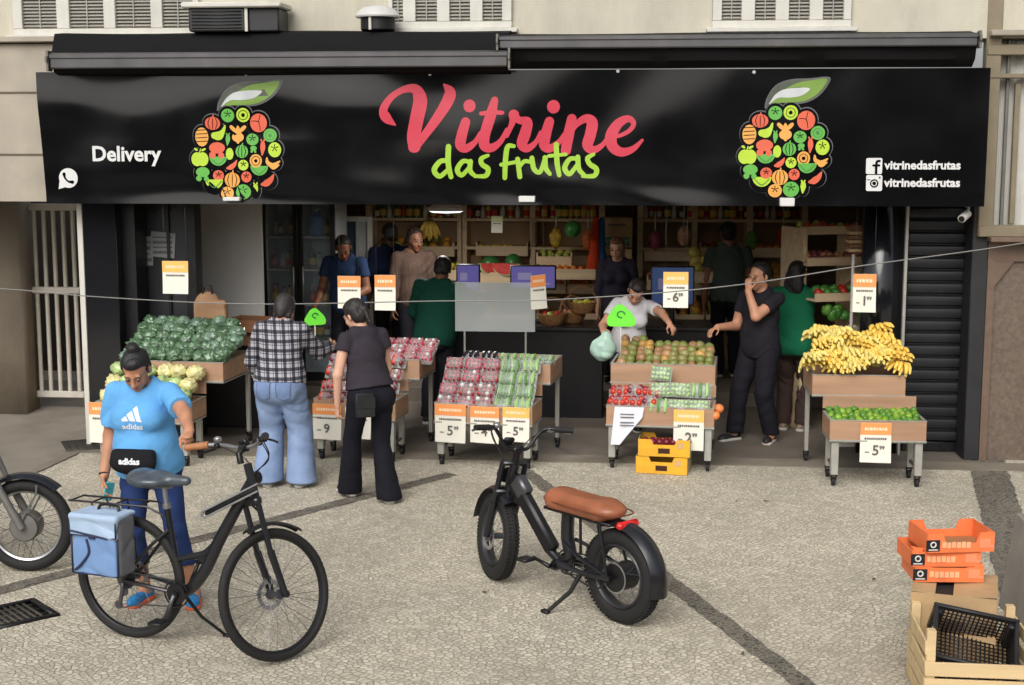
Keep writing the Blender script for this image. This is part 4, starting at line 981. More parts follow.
# --- signs on the carts
def front(M, x, dz=.0): return at(M, x, -.012, LZ1 + dz)
price_sign('orange and white price sign with a 5 at the left corner of the middle cart', front(cm, -.29, .0), .28, .34, '5', yw(cm), small='99')
price_sign('orange and white price sign with a 4 in the middle of the red pack cart', front(cm, .02, -.01), .26, .32, '4', yw(cm), small='99')
price_sign('price sign partly hidden behind the handlebar of the fat tyre bike', front(cm, .30, -.005), .24, .30, '5', yw(cm), small='99', hd=M_yellowh)
price_sign('price sign with a 2 under the green grape packs', front(cc, .25, -.01), .26, .35, '2', yw(cc), hd=M_yellowh, small='99')
price_sign('price sign with a 5 on the lime tray under the bananas', front(cr, -.02, -.01), .25, .33, '5', yw(cr), small='99')
price_sign('price sign with a 9 below the plum packs', front(cb, -.25, -.04), .27, .32, '9', yw(cb))
price_sign('white price sign half behind the person in black trousers', front(cb, .04, -.06), .24, .28, '', yw(cb), hd=M_paper)
price_sign('price sign at the left corner of the cauliflower cart', front(ca, -.36, .0), .26, .36, '', yw(ca))
# plain slanted sheet
t = empty('paper_notice', front(cc, -.27), yw(cc), 'white printed sheet with slanted edge taped to the mango cart', 'notice')
mb = MB(); mb.add([(-.12, -.004, 0), (.135, -.004, 0), (.12, -.016, -.09), (-.01, -.03, -.25), (-.07, -.034, -.33), (-.15, -.02, -.335)], [(0, 1, 2, 3, 4, 5)]); mb.build('paper', mat('bluish_paper', (218, 220, 226), .6, 0, .03), t, smooth=False)
mb = MB()
for k, z in enumerate((-.06, -.085, -.13, -.155)): mb.add([(-.07, -.012 - k * .006, z), (.05, -.012 - k * .004, z), (.05, -.013 - k * .004, z - .009), (-.07, -.013 - k * .006, z - .009)], [(0, 1, 2, 3)])
mb.build('print_row', M_print, t, smooth=False)
# hanging signs
hang = [(175, 261, 26, 32, -.25, 'hanging price sign with amber header at far left beside the dark panel', M_yellowh, '', 0), (349, 276, 23, 32, -.12, 'hanging price sign in front of the navy shirt seller', None, '', 0), (385, 275, 21, 35, -.12, 'hanging price sign right of the navy shirt seller', None, '', .02),
        (538, 275, 12, 34, -.1, 'hanging price sign turned edgewise beside the clear screen', None, '', .95), (676, 272, 25, 36, -.15, 'hanging amber price sign in front of the right computer monitor', M_yellowh, '6', 0), (865, 274, 23, 39, -.12, 'hanging price sign with a 1 above the bananas', None, '1', 0)]
for u, v, w_, h_, y_, lb, hd, dg, ry in hang:
    p = W(u, v, y=y_); k = (W(u + 10, v, y=y_) - p).length / 10
    price_sign(lb, p, w_ * k * (1 if ry < .5 else 1.9), h_ * k, dg, ry, hd, .34, thread=2.4 - p.z, small='99' if dg else '')
# green rounded price tags on sticks
M_gtag = mat('bright_green_card', (112, 226, 62), .5, 0, .05)
def gtag(p, zb, label, s=1.0, rz=0):
    t = empty('price_tag', p, rz, label, 'price tag')
    mb = MB(); poly_ = crv([(-.125, -.08), (-.13, -.02), (-.06, .085), (-.015, .108), (.03, .095), (.12, -.0), (.135, -.075), (.1, -.098), (0, -.1), (-.1, -.098), (-.125, -.08)], 4)
    mb.prism([(x * s, z * s) for x, z in poly_[:-1]], -.003, .003); mb.build('card', M_gtag, t, smooth=False)
    mb = MB(); mb.tube([(math.cos(i * .5) * .035 * s, -.005, math.sin(i * .5) * .03 * s + .015) for i in range(11)], .006, 6); mb.build('mark', mat('dark_green_print', (40, 120, 52), .5), t)
    mb = MB(); mb.cyl((0, .006, -.09 * s), (0, .006, zb - p[2]), .005, 6); mb.build('stick', M_white, t)
p = at(cc, -.31, .50, 0); gtag(W(621, 316, y=p.y), .87, 'bright green rounded price tag on a stick among the mangoes', .95)
p = W(315, 317, y=.05); gtag(p, .88, 'bright green rounded price tag behind the person in plaid', .75, .5)
# yellow cartons
M_yel = mat('yellow_carton', (222, 166, 40), .6, 0, .12, 8); M_yeld = mat('carton_inside', (150, 110, 60), .8)
def carton(p, rz, label, w=.40, d=.30, h=.15, m=None, mi=None, cut=.045, tab=.11, hole=True, group=None, cat='fruit carton', side=None):
    t = empty('fruit_carton', p, rz, label, cat, group); th = .006; m = m or M_yel
    def wall(nm, wid, M, mm, notch):
        hw = wid / 2; z1 = h; z2 = h - cut
        pts = [(-hw, 0), (hw, 0), (hw, z1), (hw - tab, z1), (hw - tab - .02, z2), (-hw + tab + .02, z2), (-hw + tab, z1), (-hw, z1)] if notch else [(-hw, 0), (hw, 0), (hw, z1), (-hw, z1)]
        mb = MB(); mb.prism(pts, -th / 2, th / 2, M); return mb.build(nm, mm, t, smooth=False)
    f = wall('side', w, T((0, -d / 2, 0)), m, True); wall('side', w, T((0, d / 2, 0)), m, True)
    for q in (-1, 1): wall('end', d - .008, T((q * w / 2, 0, 0), (0, 0, R(90))), side or m, False)
    mb = MB(); mb.box((0, 0, .005), (w - .01, d - .01, .008)); mb.build('base', mi or M_yeld, t, smooth=False)
    return t, f
p = W(664, 474.5, z=0)
for k in range(2):
    t, f = carton((p.x + (.0, .012)[k], p.y + .15, .152 * k + .004), R((-9, -6)[k]), ('lower yellow fruit carton on the ground under the mango cart', 'upper yellow fruit carton with open top under the mango cart')[k], .44, .30, .148, side=mat('faded_carton', (176, 158, 116), .7, 0, .1))
    mb = MB(); mb.box((0.0, -.1545, .05), (.10, .003, .045), b=.001); mb.build('hand_hole', mat('hole_dark', (62, 30, 16), .9), f, smooth=False)
    mb = MB(); mb.box((-.222, -.02, .05), (.003, .16, .055)); mb.build('label', M_paper, t, smooth=False)
    mb = MB(); mb.box((.14, -.1548, .1), (.05, .003, .05)); mb.build('sticker', mat('carton_sticker', (196, 160, 110), .6), f, smooth=False)
meP = lumpy('plum', (.03, .03, .03), M_plum, 3, .06)
for i in range(12): put('plum', meP, (p.x - .16 + .06 * (i % 6), p.y + .12 + .08 * (i // 6), .152 + .105), (0, 0, i), 'dark red plum in the upper yellow carton', 'plum', 'plums in the upper yellow carton')
# paper bag
M_kraft = mat('kraft_paper', (170, 132, 98), .8, 0, .12, 5, .5, 12)
s = SDF(.02); p = W(211, 322, y=.42)
t = empty('paper_bag', p, R(12), 'crumpled brown paper bag resting behind the wrapped greens', 'paper bag')
s.rbox((0, 0, .10), (.15, .10, .11), .02).ell((-.03, 0, .20), (.11, .08, .09)); s.disp = folds(.009, 22, 14, 5)
link_mesh('bag', s.mesh('bag', M_kraft, .011), t)
for q in (-1, 1):
    mb = MB(); mb.tube([(-.07, q * .035, .255), (-.055, q * .035, .34), (0.01, q * .035, .35), (.025, q * .035, .255)], .008, 6); mb.build('handle', mat('dark_cord', (40, 32, 30), .8), t)
# black plastic chair stack and wooden boxes behind the bag
p = W(218, 316, y=.75)
for k in range(2):
    t = empty('wooden_box', (p.x + .30 + .05 * k, .95 + .05 * k, .98 - .14 * k), R(-12), ('upper brown wooden produce box by the white partition', 'lower brown wooden produce box by the white partition')[k], 'wooden box')
    mb = MB()
    for q in (-1, 1): mb.box((0, q * .19, .065), (.5, .018, .12), b=.002); mb.box((q * .245, 0, .065), (.018, .36, .12), b=.002)
    mb.build('sides', M_lamd, t, smooth=False); mb = MB(); mb.box((0, 0, .008), (.48, .37, .012)); mb.build('base', M_lamd, t, smooth=False)
s = SDF(.03); p = W(190, 300, y=.9); t = empty('black_bag', (p.x, .95, .86), 0, 'large dark bag standing behind the brown paper bag', 'bag')
s.rbox((0, 0, .24), (.22, .14, .24), .06).ell((-.05, 0, .45), (.16, .10, .10)); s.disp = folds(.012, 16, 9, 3); link_mesh('bag', s.mesh('bag', mat('black_fabric', (24, 24, 27), .7, 0, .2, 6, .3, 30), .018), t)
mb = MB(); mb.tube([(-.12, 0, .5), (-.08, 0, .62), (.04, 0, .62), (.08, 0, .5)], .012); mb.build('handle', M_black, t)
mb = MB(); mb.box((-3.05, 1.15, .43), (1.5, .5, .84), b=.01); o = mb.build('display_plinth', mat('dark_plinth', (40, 36, 34), .7), None, smooth=False); tag(o, 'dark plinth behind the cart of wrapped greens', 'plinth')
# cable across the front
pts = []
for u, v in ((-60, 285), (20, 290), (100, 297), (250, 304), (440, 301), (520, 301), (600, 297), (680, 291), (760, 282), (860, 266), (985, 249), (1090, 232)): pts.append(W(u, v, y=-1.3))
mb = MB(); mb.tube(crv(pts, 6), .0048, 6); o = mb.build('cable', mat('grey_cable', (120, 118, 114), .5)); tag(o, 'thin grey cable sagging across the whole shop front', 'cable')
# ------------------------------------------------------------------ people
M_skin = attr_mat('skin', .5, .08, 300); M_eye = mat('eye_white', (132, 118, 108), .2, 0, .02); M_iris = mat('iris', (38, 26, 20), .15)
def V3(*a): return np.array(a, float)
def rx(a): c, s = math.cos(R(a)), math.sin(R(a)); return np.array([[1, 0, 0], [0, c, -s], [0, s, c]])
def ry(a): c, s = math.cos(R(a)), math.sin(R(a)); return np.array([[c, 0, s], [0, 1, 0], [-s, 0, c]])
def rz_(a): c, s = math.cos(R(a)), math.sin(R(a)); return np.array([[c, -s, 0], [s, c, 0], [0, 0, 1]])
def ik(a, b, l1, l2, pole):
    d = b - a; D = min(np.linalg.norm(d), (l1 + l2) * .995); u = nrm(d); x = (l1 * l1 - l2 * l2 + D * D) / (2 * D); h = math.sqrt(max(0, l1 * l1 - x * x))
    pl = np.array(pole, float); pl = nrm(pl - u * (pl @ u)); e = a + u * x + pl * h; return e, e + nrm(a + u * D - e) * l2
def person(label, pos, face, H=1.68, w=1.0, fem=False, lean=0, side=0, twist=0, head=(0, 0, 0), armR=None, armL=None, legR=None, legL=None, skin=(176, 128, 100), hair='short', hairc=(28, 24, 22), top='tee', topm=None, bot=None, botm=None, shoem=None, solem=None,
           curlR=.45, curlL=.45, hip_w=1.0, belly=0, res=.0105, hem=.485, flare=None, pant_end=.045, sleeve=.55, hres=None, palmR=None, palmL=None, bust=1.0, seed=0, pz=0, capm=None, pleg=1.0, loose=1.0, nofeet=False, hs_=1.05):
    """face: heading in degrees, 0 looks away from the street (+y), 180 looks at the camera; local frame x=right hand, y=front"""
    h = H; root = empty('person', (pos[0], pos[1], pz), R(face), label, 'person')
    RTm = rz_(face)
    def tol(p): return RTm.T @ (np.array(p, float) - V3(pos[0], pos[1], pz))
    if pos[2:]: pass
    Tm = rx(-lean) @ ry(side) ; Tw = Tm @ rz_(twist)
    pel = V3(0, 0, .53 * h)
    def ts(x, y, z, M=Tm): return pel + M @ (V3(x, y, z - .53) * h)          # torso space
    hipo = .055 * hip_w
    # legs: each = (foot x, foot y, foot yaw, knee forward) in metres from the root
    legs = {}
    for sd, lg in ((1, legR or (.09, 0, -8, 1)), (-1, legL or (-.09, 0, 8, 1))):
        hp = pel + V3(sd * hipo * h, 0, -.012 * h); an = V3(lg[0], lg[1], .042 * h + (lg[4] if len(lg) > 4 else 0)); 
        kn, an2 = ik(hp, an, .245 * h, .246 * h, (0.02 * sd, 1, 0)); legs[sd] = (hp, kn, an2, lg[2])
    shw = (.094 if fem else .106) * (1 + (w - 1) * .45)
    arms = {}
    for sd, ar, cu, pm in ((1, armR, curlR, palmR), (-1, armL, curlL, palmL)):
        sh = ts(sd * shw, -.008, .800, Tw); ar = ar or ('dir', (sd * .16, .02, -1), (sd * .05, .16, -1)); l1, l2 = .176 * h, .150 * h
        if ar[0] == 'dir': el = sh + nrm(ar[1]) * l1; wr = el + nrm(ar[2]) * l2; hd = nrm(ar[3]) if len(ar) > 3 else nrm(wr - el)
        else:
            tgt = tol(ar[1]) if ar[0] == 'world' else np.array(ar[1], float); el, wr = ik(sh, tgt, l1, l2, ar[2]); hd = nrm(ar[3]) if len(ar) > 3 else nrm(wr - el)
        n_ = np.array(pm if pm is not None else (-sd, 0, 0), float); n_ = nrm(n_ - hd * (n_ @ hd)); arms[sd] = (sh, el, wr, hd, n_, cu)
    nb = ts(0, -.012, .842); Hm = Tm @ rz_(head[1]) @ rx(-head[0] + lean * .0) @ ry(head[2]); k = .132 * h / .225 * hs_
    hc = nb + Hm @ (V3(0, .022, .118) * k); 
    def hp_(x, y, z): return hc + Hm @ (V3(x, y, z) * k)
    def torso(s, inf=0, chest=True, lo=True):
        b_ = belly
        s.ell(ts(0, -.004, .525), (np.array([.094 * hip_w, .070 + b_ * .1, .080]) * h * (1 + (w - 1) * .7) + inf), Tm, k=.03)
        for q in (-1, 1): s.ell(ts(q * .043 * hip_w, -.036, .500), np.array([.052 * hip_w, .050, .056]) * h * (1 + (w - 1) * .6) + inf, Tm, k=.03)
        s.ell(ts(0, .006 + b_ * .25, .605), np.array([.080 if fem else .086, .060 + b_ * .35, .09]) * h * w + inf, Tm, k=.045)
        s.ell(ts(0, .0, .715, Tw), np.array([.088 if fem else .098, .066, .105]) * h * (1 + (w - 1) * .8) + inf, Tw, k=.045)
        s.cap(ts(-shw + .020, -.006, .800, Tw), ts(shw - .020, -.006, .800, Tw), .027 * h + inf * .6, k=.04)
        s.cap(ts(-.035, -.012, .825, Tw), ts(.035, -.012, .825, Tw), .028 * h + inf * .6, k=.04)
        if fem:
            for q in (-1, 1): s.ell(ts(q * .043, .052, .722, Tw), np.array([.040, .036, .038]) * h * bust * (1 + (w - 1) * .5) + inf, Tw, k=.03)
    def arm(s, sd, inf=0, upto=1.0, thick=1.0):
        sh, el, wr, hd, n_, cu = arms[sd]; a = .033 * h * (1 + (w - 1) * .6) * (.9 if fem else 1) * thick
        s.cap(sh, el, a + inf, a * .78 + inf, k=.02); s.cap(el, wr, a * .80 + inf, a * .52 + inf, k=.015)
    # ---- body
    s = SDF(.02); torso(s, -.016); lt = .86
    for sd in (1, -1):
        hp, kn, an, fy = legs[sd]
        s.cap(hp, kn, .050 * h * (1 + (w - 1) * .7) * lt, .034 * h * lt, k=.03); s.cap(kn, kn * .72 + an * .28, .033 * h, .032 * h, k=.02); s.cap(kn * .75 + an * .25 + V3(0, -.008, 0), an, .031 * h, .021 * h, k=.02)
        fd = rz_(fy) @ V3(0, 1, 0); s.cap(an + V3(0, 0, -.02), an + fd * .095 * h + V3(0, 0, -.042 * h + .028), .022 * h, .017 * h, k=.02)
        arm(s, sd)
        sh, el, wr, hd, n_, cu = arms[sd]; f_ = .92 if fem else 1.0; hs = h / 1.7 * f_
        thumb_side = np.cross(hd, n_) * sd * 1.0; ts_ = thumb_side
        # the thumb lies on the side that points forward when the palm faces the thigh
        A = lambda a, b, c: wr + (hd * a + ts_ * b + n_ * c) * hs
        s.ecap(A(.012, 0, 0), A(.085, -.002, 0), .030 * hs, .037 * hs, .42, n_, k=.012)
        for fi, (b0, ln, r_) in enumerate(((.028, .075, .0088), (.0095, .084, .0092), (-.010, .077, .0088), (-.027, .060, .0078))):
            ang = 0; p = np.array([.092 - .004 * abs(fi - 1.2), b0, 0.0]); spread = (1.2 - fi) * .05
            for sg, fr in enumerate((.46, .31, .23)):
                ang += cu * (1.0, 1.25, .9)[sg] * (1 + .08 * fi); q = p + np.array([math.cos(ang), spread, math.sin(ang)]) * ln * fr
                s.cap(A(*p), A(*q), max(r_ * (1 - .08 * sg), .0072) * hs + (.001 if res > .01 else 0), max(r_ * (.94 - .08 * sg), .0068) * hs + (.001 if res > .01 else 0), k=.004); p = q
        p = np.array([.022, .026, .006]); q = np.array([.052, .052, .016 + .012 * cu]); r2 = np.array([.082, .060 - .01 * cu, .024 + .035 * cu]); r3 = np.array([.103, .058 - .022 * cu, .030 + .055 * cu])
        for a, b, ra in ((p, q, .0125), (q, r2, .0105), (r2, r3, .009)): s.cap(A(*a), A(*b), ra * hs, ra * .9 * hs, k=.005)
    s.cap(nb + Tm @ V3(0, 0, -.03), hp_(0, -.02, -.045), .034 * h * (.9 if fem else 1.05), .031 * h * (.88 if fem else 1.05), k=.02)
    s.ell(hp_(0, -.014, .034), V3(.073, .092, .082) * k, Hm, k=.01); s.ell(hp_(0, .028, -.035), V3(.058, .062, .074) * k, Hm, k=.02); s.ell(hp_(0, .066, -.096), V3(.026, .022, .02) * k, Hm, k=.02)
    for q in (-1, 1):
        s.ell(hp_(q * .034, .064, -.028), V3(.024, .018, .022) * k, Hm, k=.02); s.ell(hp_(q * .075, -.006, -.006), V3(.010, .021, .033) * k, Hm @ rz_(q * 20), k=.004)
    s.cap(hp_(-.040, .078, .022), hp_(.040, .078, .022), .012 * k, k=.012); s.cap(hp_(0, .088, .010), hp_(0, .110, -.030), .0085 * k, .0135 * k, k=.008)
    for q in (-1, 1): s.ell(hp_(q * .012, .098, -.034), V3(.009, .010, .008) * k, Hm, k=.006)
    s.cap(hp_(-.020, .086, -.058), hp_(.020, .086, -.058), .0075 * k, k=.006); s.cap(hp_(-.018, .084, -.068), hp_(.018, .084, -.068), .0085 * k, k=.006)
    s.subs.append(lambda z: [z.ell(hp_(q * .031, .102, .004), V3(.017, .016, .010) * k, Hm) for q in (-1, 1)])
    sc = np.array(lin(skin)); lc = np.array([.78, .58, .56]) * sc + np.array([.03, .0, .0]); hcol = np.array(lin(hairc))
    def colf(P):
        L = (P - hc) @ Hm / k; c = np.tile(sc, (len(P), 1)); r = np.random.RandomState(seed); c *= (1 + .07 * np.sin(P @ r.randn(3) * 40))[:, None] * (1 + .05 * np.sin(P @ r.randn(3) * 17))[:, None]
        m = (np.abs(L[:, 0]) < .026) & (np.abs(L[:, 2] + .063) < .012) & (L[:, 1] > .074); c[m] = lc
        m = (np.abs(np.abs(L[:, 0]) - .033) < .018) & (np.abs(L[:, 2] - .026 + .2 * np.abs(np.abs(L[:, 0]) - .03)) < .006) & (L[:, 1] > .06); c[m] = hcol * .55 + sc * .35
        m = (np.abs(np.abs(L[:, 0]) - .033) < .024) & (np.abs(L[:, 2] + .036) < .02) & (L[:, 1] > .05); c[m] = c[m] * np.array([1.02, .98, .97])
        return np.clip(c, 0, 1)
    body = link_mesh('body', s.mesh('body', M_skin, res, colf), root)
    for q in (-1, 1):
        mb = MB(); mb.mi = 0; c = hp_(q * .031, .0805, .004); mb.ell(c, .0125 * k, 12, 8); mb.mi = 1; mb.ell(hp_(q * .031, .0905, .003), (.0078 * k,) * 3, 8, 6); mb.build('eye', [M_eye, M_iris], body)
    # ---- hair
    mh = mat('hair_%s' % (str(hairc)), hairc, .55, 0, .35, 30, .6, 90, stretch=(1, 1, .25))
    if hair:
        s = SDF(.012); fr = .036 if hair != 'crop' else .04
        s.ell(hp_(0, -.020, .042), V3(.081, .096, .086) * k, Hm, cut=[(hp_(0, .030, .066), Hm @ V3(0, .80, -.60))], k=.01)
        s.ell(hp_(0, -.046, -.012), V3(.074, .062, .07) * k, Hm, k=.015, cut=[(hp_(0, -.012, 0), Hm @ V3(0, 1, 0))])
        if hair in ('bun', 'bob', 'long', 'tied'): s.ell(hp_(0, .02, .082), V3(.058, .055, .036) * k, Hm, k=.02)
        for q in (-1, 1): s.cap(hp_(q * .070, .016, .03), hp_(q * .072, .008, -.012), .010 * k, .006 * k, k=.008)
        if hair == 'bun': s.ell(hp_(.0, -.045, .137), V3(.036, .036, .030) * k, Hm, k=.012)
        if hair == 'bob':
            for q in (-1, 1): s.cap(hp_(q * .06, -.02, 0), hp_(q * .058, -.03, -.075), .030 * k, .022 * k, k=.02)
            s.cap(hp_(0, -.07, 0), hp_(0, -.062, -.08), .045 * k, .035 * k, k=.03)
        if hair == 'long':
            for q in (-1, 0, 1): s.ell(hp_(q * .035, -.062, -.09), V3(.062, .042, .12) * k, Hm, k=.03)
        if hair == 'tied': s.ell(hp_(0, -.11, .01), V3(.03, .03, .03) * k, Hm, k=.015); s.cap(hp_(0, -.12, .0), hp_(0, -.125, -.10), .022 * k, .012 * k, k=.01)
        s.disp = folds(.0055, 120, 22, seed + 5)
        link_mesh('hair', s.mesh('hair', mh, .0075, smooth=1), root)
    if capm:
        s = SDF(.01); s.ell(hp_(0, -.012, .050), V3(.086, .104, .082) * k, Hm, cut=[(hp_(0, 0, .036), Hm @ V3(0, .12, -1))]); s.ell(hp_(0, .085, .045), V3(.062, .075, .010) * k, Hm, k=.01)
        link_mesh('cap', s.mesh('cap', capm, .008), root)
    # ---- top
    s = SDF(.025); inf = .012 * loose; torso(s, inf)
    zc = ts(0, 0, hem); nz = Tm @ V3(0, 0, -1)
    s.ell(ts(0, .004 + belly * .2, .56), np.array([.100 * max(hip_w * .98, 1), .078 + belly * .3, .14]) * h * (1 + (w - 1) * .75) + inf * .6, Tm, k=.04)
    if top == 'tee' or top == 'shirt':
        for sd in (1, -1):
            sh, el, wr, hd, n_, cu = arms[sd]; f = sleeve; a = .0325 * h * (1 + (w - 1) * .5)
            if f <= 1: e = sh + (el - sh) * f; s.cap(sh, sh + (el - sh) * (f + .12), a * .94 + .006 * loose, a * .95 + .014 * loose, k=.02, cut=[(e, el - sh)])
            else:
                e = el + (wr - el) * (f - 1); s.cap(sh, el, a + .010 * loose, a * .86 + .012 * loose, k=.02); s.cap(el, el + (wr - el) * (f - .9), a * .86 + .011 * loose, a * .62 + .010 * loose, k=.015, cut=[(e, wr - el)])
    s.cuts = [(zc, nz)]; s.subs.append(lambda z_: z_.ell(ts(0, .020, .858), V3(.046, .056, .034) * h, Tm))
    s.disp = folds(.0062, 30, 15, seed)
    tp = link_mesh({'tee': 't_shirt', 'shirt': 'shirt', 'vest': 'top'}.get(top, 'top'), s.mesh('top', topm, res), root)
    # ---- trousers
    if bot:
        s = SDF(.03); torso_ = SDF(.03)
        s.ell(ts(0, -.004, .525), np.array([.094 * hip_w, .070 + belly * .1, .088]) * h * (1 + (w - 1) * .7) + .006, Tm, k=.03)
        for q in (-1, 1): s.ell(ts(q * .043 * hip_w, -.036, .500), np.array([.052 * hip_w, .050, .058]) * h * (1 + (w - 1) * .6) + .006, Tm, k=.03)
        for sd in (1, -1):
            hp, kn, an, fy = legs[sd]; kr = .040 * h * pleg; er = (flare or .036) * h; u = nrm(an - kn); e = V3(0, 0, pant_end * h)
            s.cap(hp, kn, .054 * h * (1 + (w - 1) * .7) * min(pleg, 1.15), kr, k=.022); s.cap(kn, an + u * .03, kr, er, k=.02, cut=[(e, (0, 0, -1))])
        s.cuts = [(ts(0, 0, .585), Tm @ V3(0, 0, 1))]; s.disp = folds(.0065, 26, 18, seed + 9)
        link_mesh(bot, s.mesh(bot, botm, res), root)
    # ---- shoes
    if not nofeet:
        for sd in (1, -1):
            hp, kn, an, fy = legs[sd]; F_ = rz_(fy); g = an[2] - .042 * h; o = V3(an[0], an[1], g)
            P_ = lambda x, y, z: o + F_ @ (V3(x, y, z) * h / 1.7)
            s = SDF(.015); s.ell(P_(0, -.022, .045), V3(.036, .048, .046), F_, k=.02); s.cap(P_(0, -.02, .045), P_(-.004 * sd, .13, .036), .038, .033, k=.02); s.ell(P_(-.006 * sd, .135, .032), V3(.042, .062, .032), F_, k=.02); s.cap(P_(0, -.015, .05), P_(0, -.01, .085), .036, .036, k=.01)
            s.cuts = [(P_(0, 0, .088), (0, 0, 1)), (P_(0, 0, .02), (0, 0, -1))]
            sh_ = link_mesh('shoe', s.mesh('shoe', shoem, .007), root)
            s = SDF(.01); s.cap(P_(0, -.035, .014), P_(-.004 * sd, .14, .014), .044, .047); s.cuts = [(P_(0, 0, .028), (0, 0, 1)), (P_(0, 0, .001), (0, 0, -1))]
            link_mesh('sole', s.mesh('sole', solem or M_wsole, .006), sh_)
    J = dict(root=root, ts=ts, Tm=Tm, hp=hp_, Hm=Hm, arms=arms, legs=legs, h=h, body=body, top=tp, nb=nb, k=k, W=lambda p: V3(pos[0], pos[1], pz) + RTm @ p)
    return J
M_wsole = mat('white_sole', (196, 192, 184), .6, 0, .05); M_bsole = mat('black_sole', (28, 28, 28), .7)
def cloth(name, c, var=.1, bs=240, **k): return mat(name, c, .85, 0, var, 5, .8, 15, spec=.2, **k)
def plaid_mat():
    m = bpy.data.materials.new('plaid_flannel'); m.use_nodes = True; nt = m.node_tree; N = nt.nodes; L = nt.links; p = N['Principled BSDF']; p.inputs['Roughness'].default_value = .9
    tc = N.new('ShaderNodeTexCoord'); sx = N.new('ShaderNodeSeparateXYZ'); L.new(tc.outputs['Object'], sx.inputs[0])
    def band(inp, freq, lo, hi, off=0.0):
        a = N.new('ShaderNodeMath'); a.operation = 'MULTIPLY_ADD'; a.inputs[1].default_value = freq; a.inputs[2].default_value = off; L.new(inp, a.inputs[0])
        f = N.new('ShaderNodeMath'); f.operation = 'FRACT'; L.new(a.outputs[0], f.inputs[0])
        r = N.new('ShaderNodeValToRGB'); r.color_ramp.interpolation = 'CONSTANT'; e = r.color_ramp.elements; e[0].position = 0; e[0].color = (1, 1, 1, 1); e[1].position = lo; e[1].color = (0, 0, 0, 1); q = e.new(hi); q.color = (1, 1, 1, 1); L.new(f.outputs[0], r.inputs[0]); return r.outputs[0]
    ad = N.new('ShaderNodeMath'); ad.operation = 'ADD'; L.new(sx.outputs['X'], ad.inputs[0]); m2 = N.new('ShaderNodeMath'); m2.operation = 'MULTIPLY'; m2.inputs[1].default_value = .45; L.new(sx.outputs['Y'], m2.inputs[0]); L.new(m2.outputs[0], ad.inputs[1])
    hx = band(ad.outputs[0], 13.5, .36, .74); hz_ = band(sx.outputs['Z'], 13.5, .36, .74); l1 = band(ad.outputs[0], 13.5, .12, .22); l2 = band(sx.outputs['Z'], 13.5, .12, .22)
    def mul(a, b):
        q = N.new('ShaderNodeMix'); q.data_type = 'RGBA'; q.blend_type = 'MULTIPLY'; q.inputs['Factor'].default_value = 1; L.new(a, q.inputs['A']); L.new(b, q.inputs['B']); return q.outputs['Result']
    def tint(x, a, b):
        q = N.new('ShaderNodeMix'); q.data_type = 'RGBA'; L.new(x, q.inputs['Factor']); q.inputs['A'].default_value = a; q.inputs['B'].default_value = b; return q.outputs['Result']
    c = mul(mul(tint(hx, (.16, .16, .19, 1), (1, 1, 1, 1)), tint(hz_, (.16, .16, .19, 1), (1, 1, 1, 1))), mul(tint(l1, (.35, .35, .4, 1), (1, 1, 1, 1)), tint(l2, (.35, .35, .4, 1), (1, 1, 1, 1))))
    b = N.new('ShaderNodeMix'); b.data_type = 'RGBA'; b.blend_type = 'MULTIPLY'; b.inputs['Factor'].default_value = 1; b.inputs['A'].default_value = (.40, .39, .42, 1); L.new(c, b.inputs['B']); L.new(b.outputs['Result'], p.inputs['Base Color']); return m
# 1 woman in blue with the bicycle
T_blue = cloth('sky_blue_jersey', (102, 168, 222), .07); T_navy = cloth('navy_leggings', (40, 58, 104), .1)
F = W(176, 600, z=0)
p1 = person('woman in sky blue t-shirt and navy leggings holding a bicycle grip', (F.x - .135, F.y), 176, 1.66, 1.20, True, lean=10, head=(28, 6, 0), hair='bun', hairc=(22, 20, 22), skin=(186, 132, 102), topm=T_blue, bot='leggings', botm=T_navy, hem=.50, sleeve=.72, pleg=.95, flare=.032, pant_end=.15,
            shoem=mat('blue_trainers', (40, 130, 190), .6, 0, .3, 30), solem=mat('orange_sole', (226, 106, 66), .6), armL=('world', (-1.385, -4.955, 1.165), (-1, -.25, -.35), (-.22, 1, -.22)), palmL=(0, -.2, -1), curlL=.95, armR=('dir', (.22, -.10, -1), (.02, .42, -1), (-.20, .45, -1)), palmR=(-.9, .2, -.3), curlR=.35,
            legR=(.05, .02, -10, 1), legL=(-.26, .0, 20, 1), bust=1.15, belly=.05, hip_w=1.04, res=.0085, seed=1, loose=1.25)
def onto_front(J, x, z, d=.0):   # local point on the shirt front by casting a ray in the top mesh
    o = J['top']; hit, loc, n, i = o.ray_cast(Vector((x, 1, z)), Vector((0, -1, 0))); return (loc, n) if hit else (Vector((x, .15, z)), Vector((0, 1, 0)))
def drape(J, me, x, z, name, off=.004):
    for v in me.vertices:
        l, n = onto_front(J, x - v.co.x, z + v.co.z); v.co = l + Vector((0, off + (.0 if v.co.y < 0 else -.002), 0))
    return link_mesh(name, me, J['top'])
M_wp2 = mat('white_shirt_print', (226, 228, 230), .7, 0, .03)
h1 = 1.66
mb = MB()
for k_, (x, hh) in enumerate(((-.044, .034), (.0, .062), (.046, .092))): 
    cs_ = [(x - .018, .002), (x + .018, .002), (x + .018 - .5 * hh, hh), (x - .018 - .5 * (hh - .02), hh - .02)]; n_ = len(mb.v)
    vs = []
    for j in range(5):
        for i in range(5):
            a, b = i / 4, j / 4; vs.append(tuple((cs_[0][q] * (1 - a) + cs_[1][q] * a) * (1 - b) + (cs_[3][q] * (1 - a) + cs_[2][q] * a) * b for q in (0, 1)))
    mb.add([(p_[0], 0, p_[1]) for p_ in vs], [(j * 5 + i, j * 5 + i + 1, (j + 1) * 5 + i + 1, (j + 1) * 5 + i) for j in range(4) for i in range(4)])
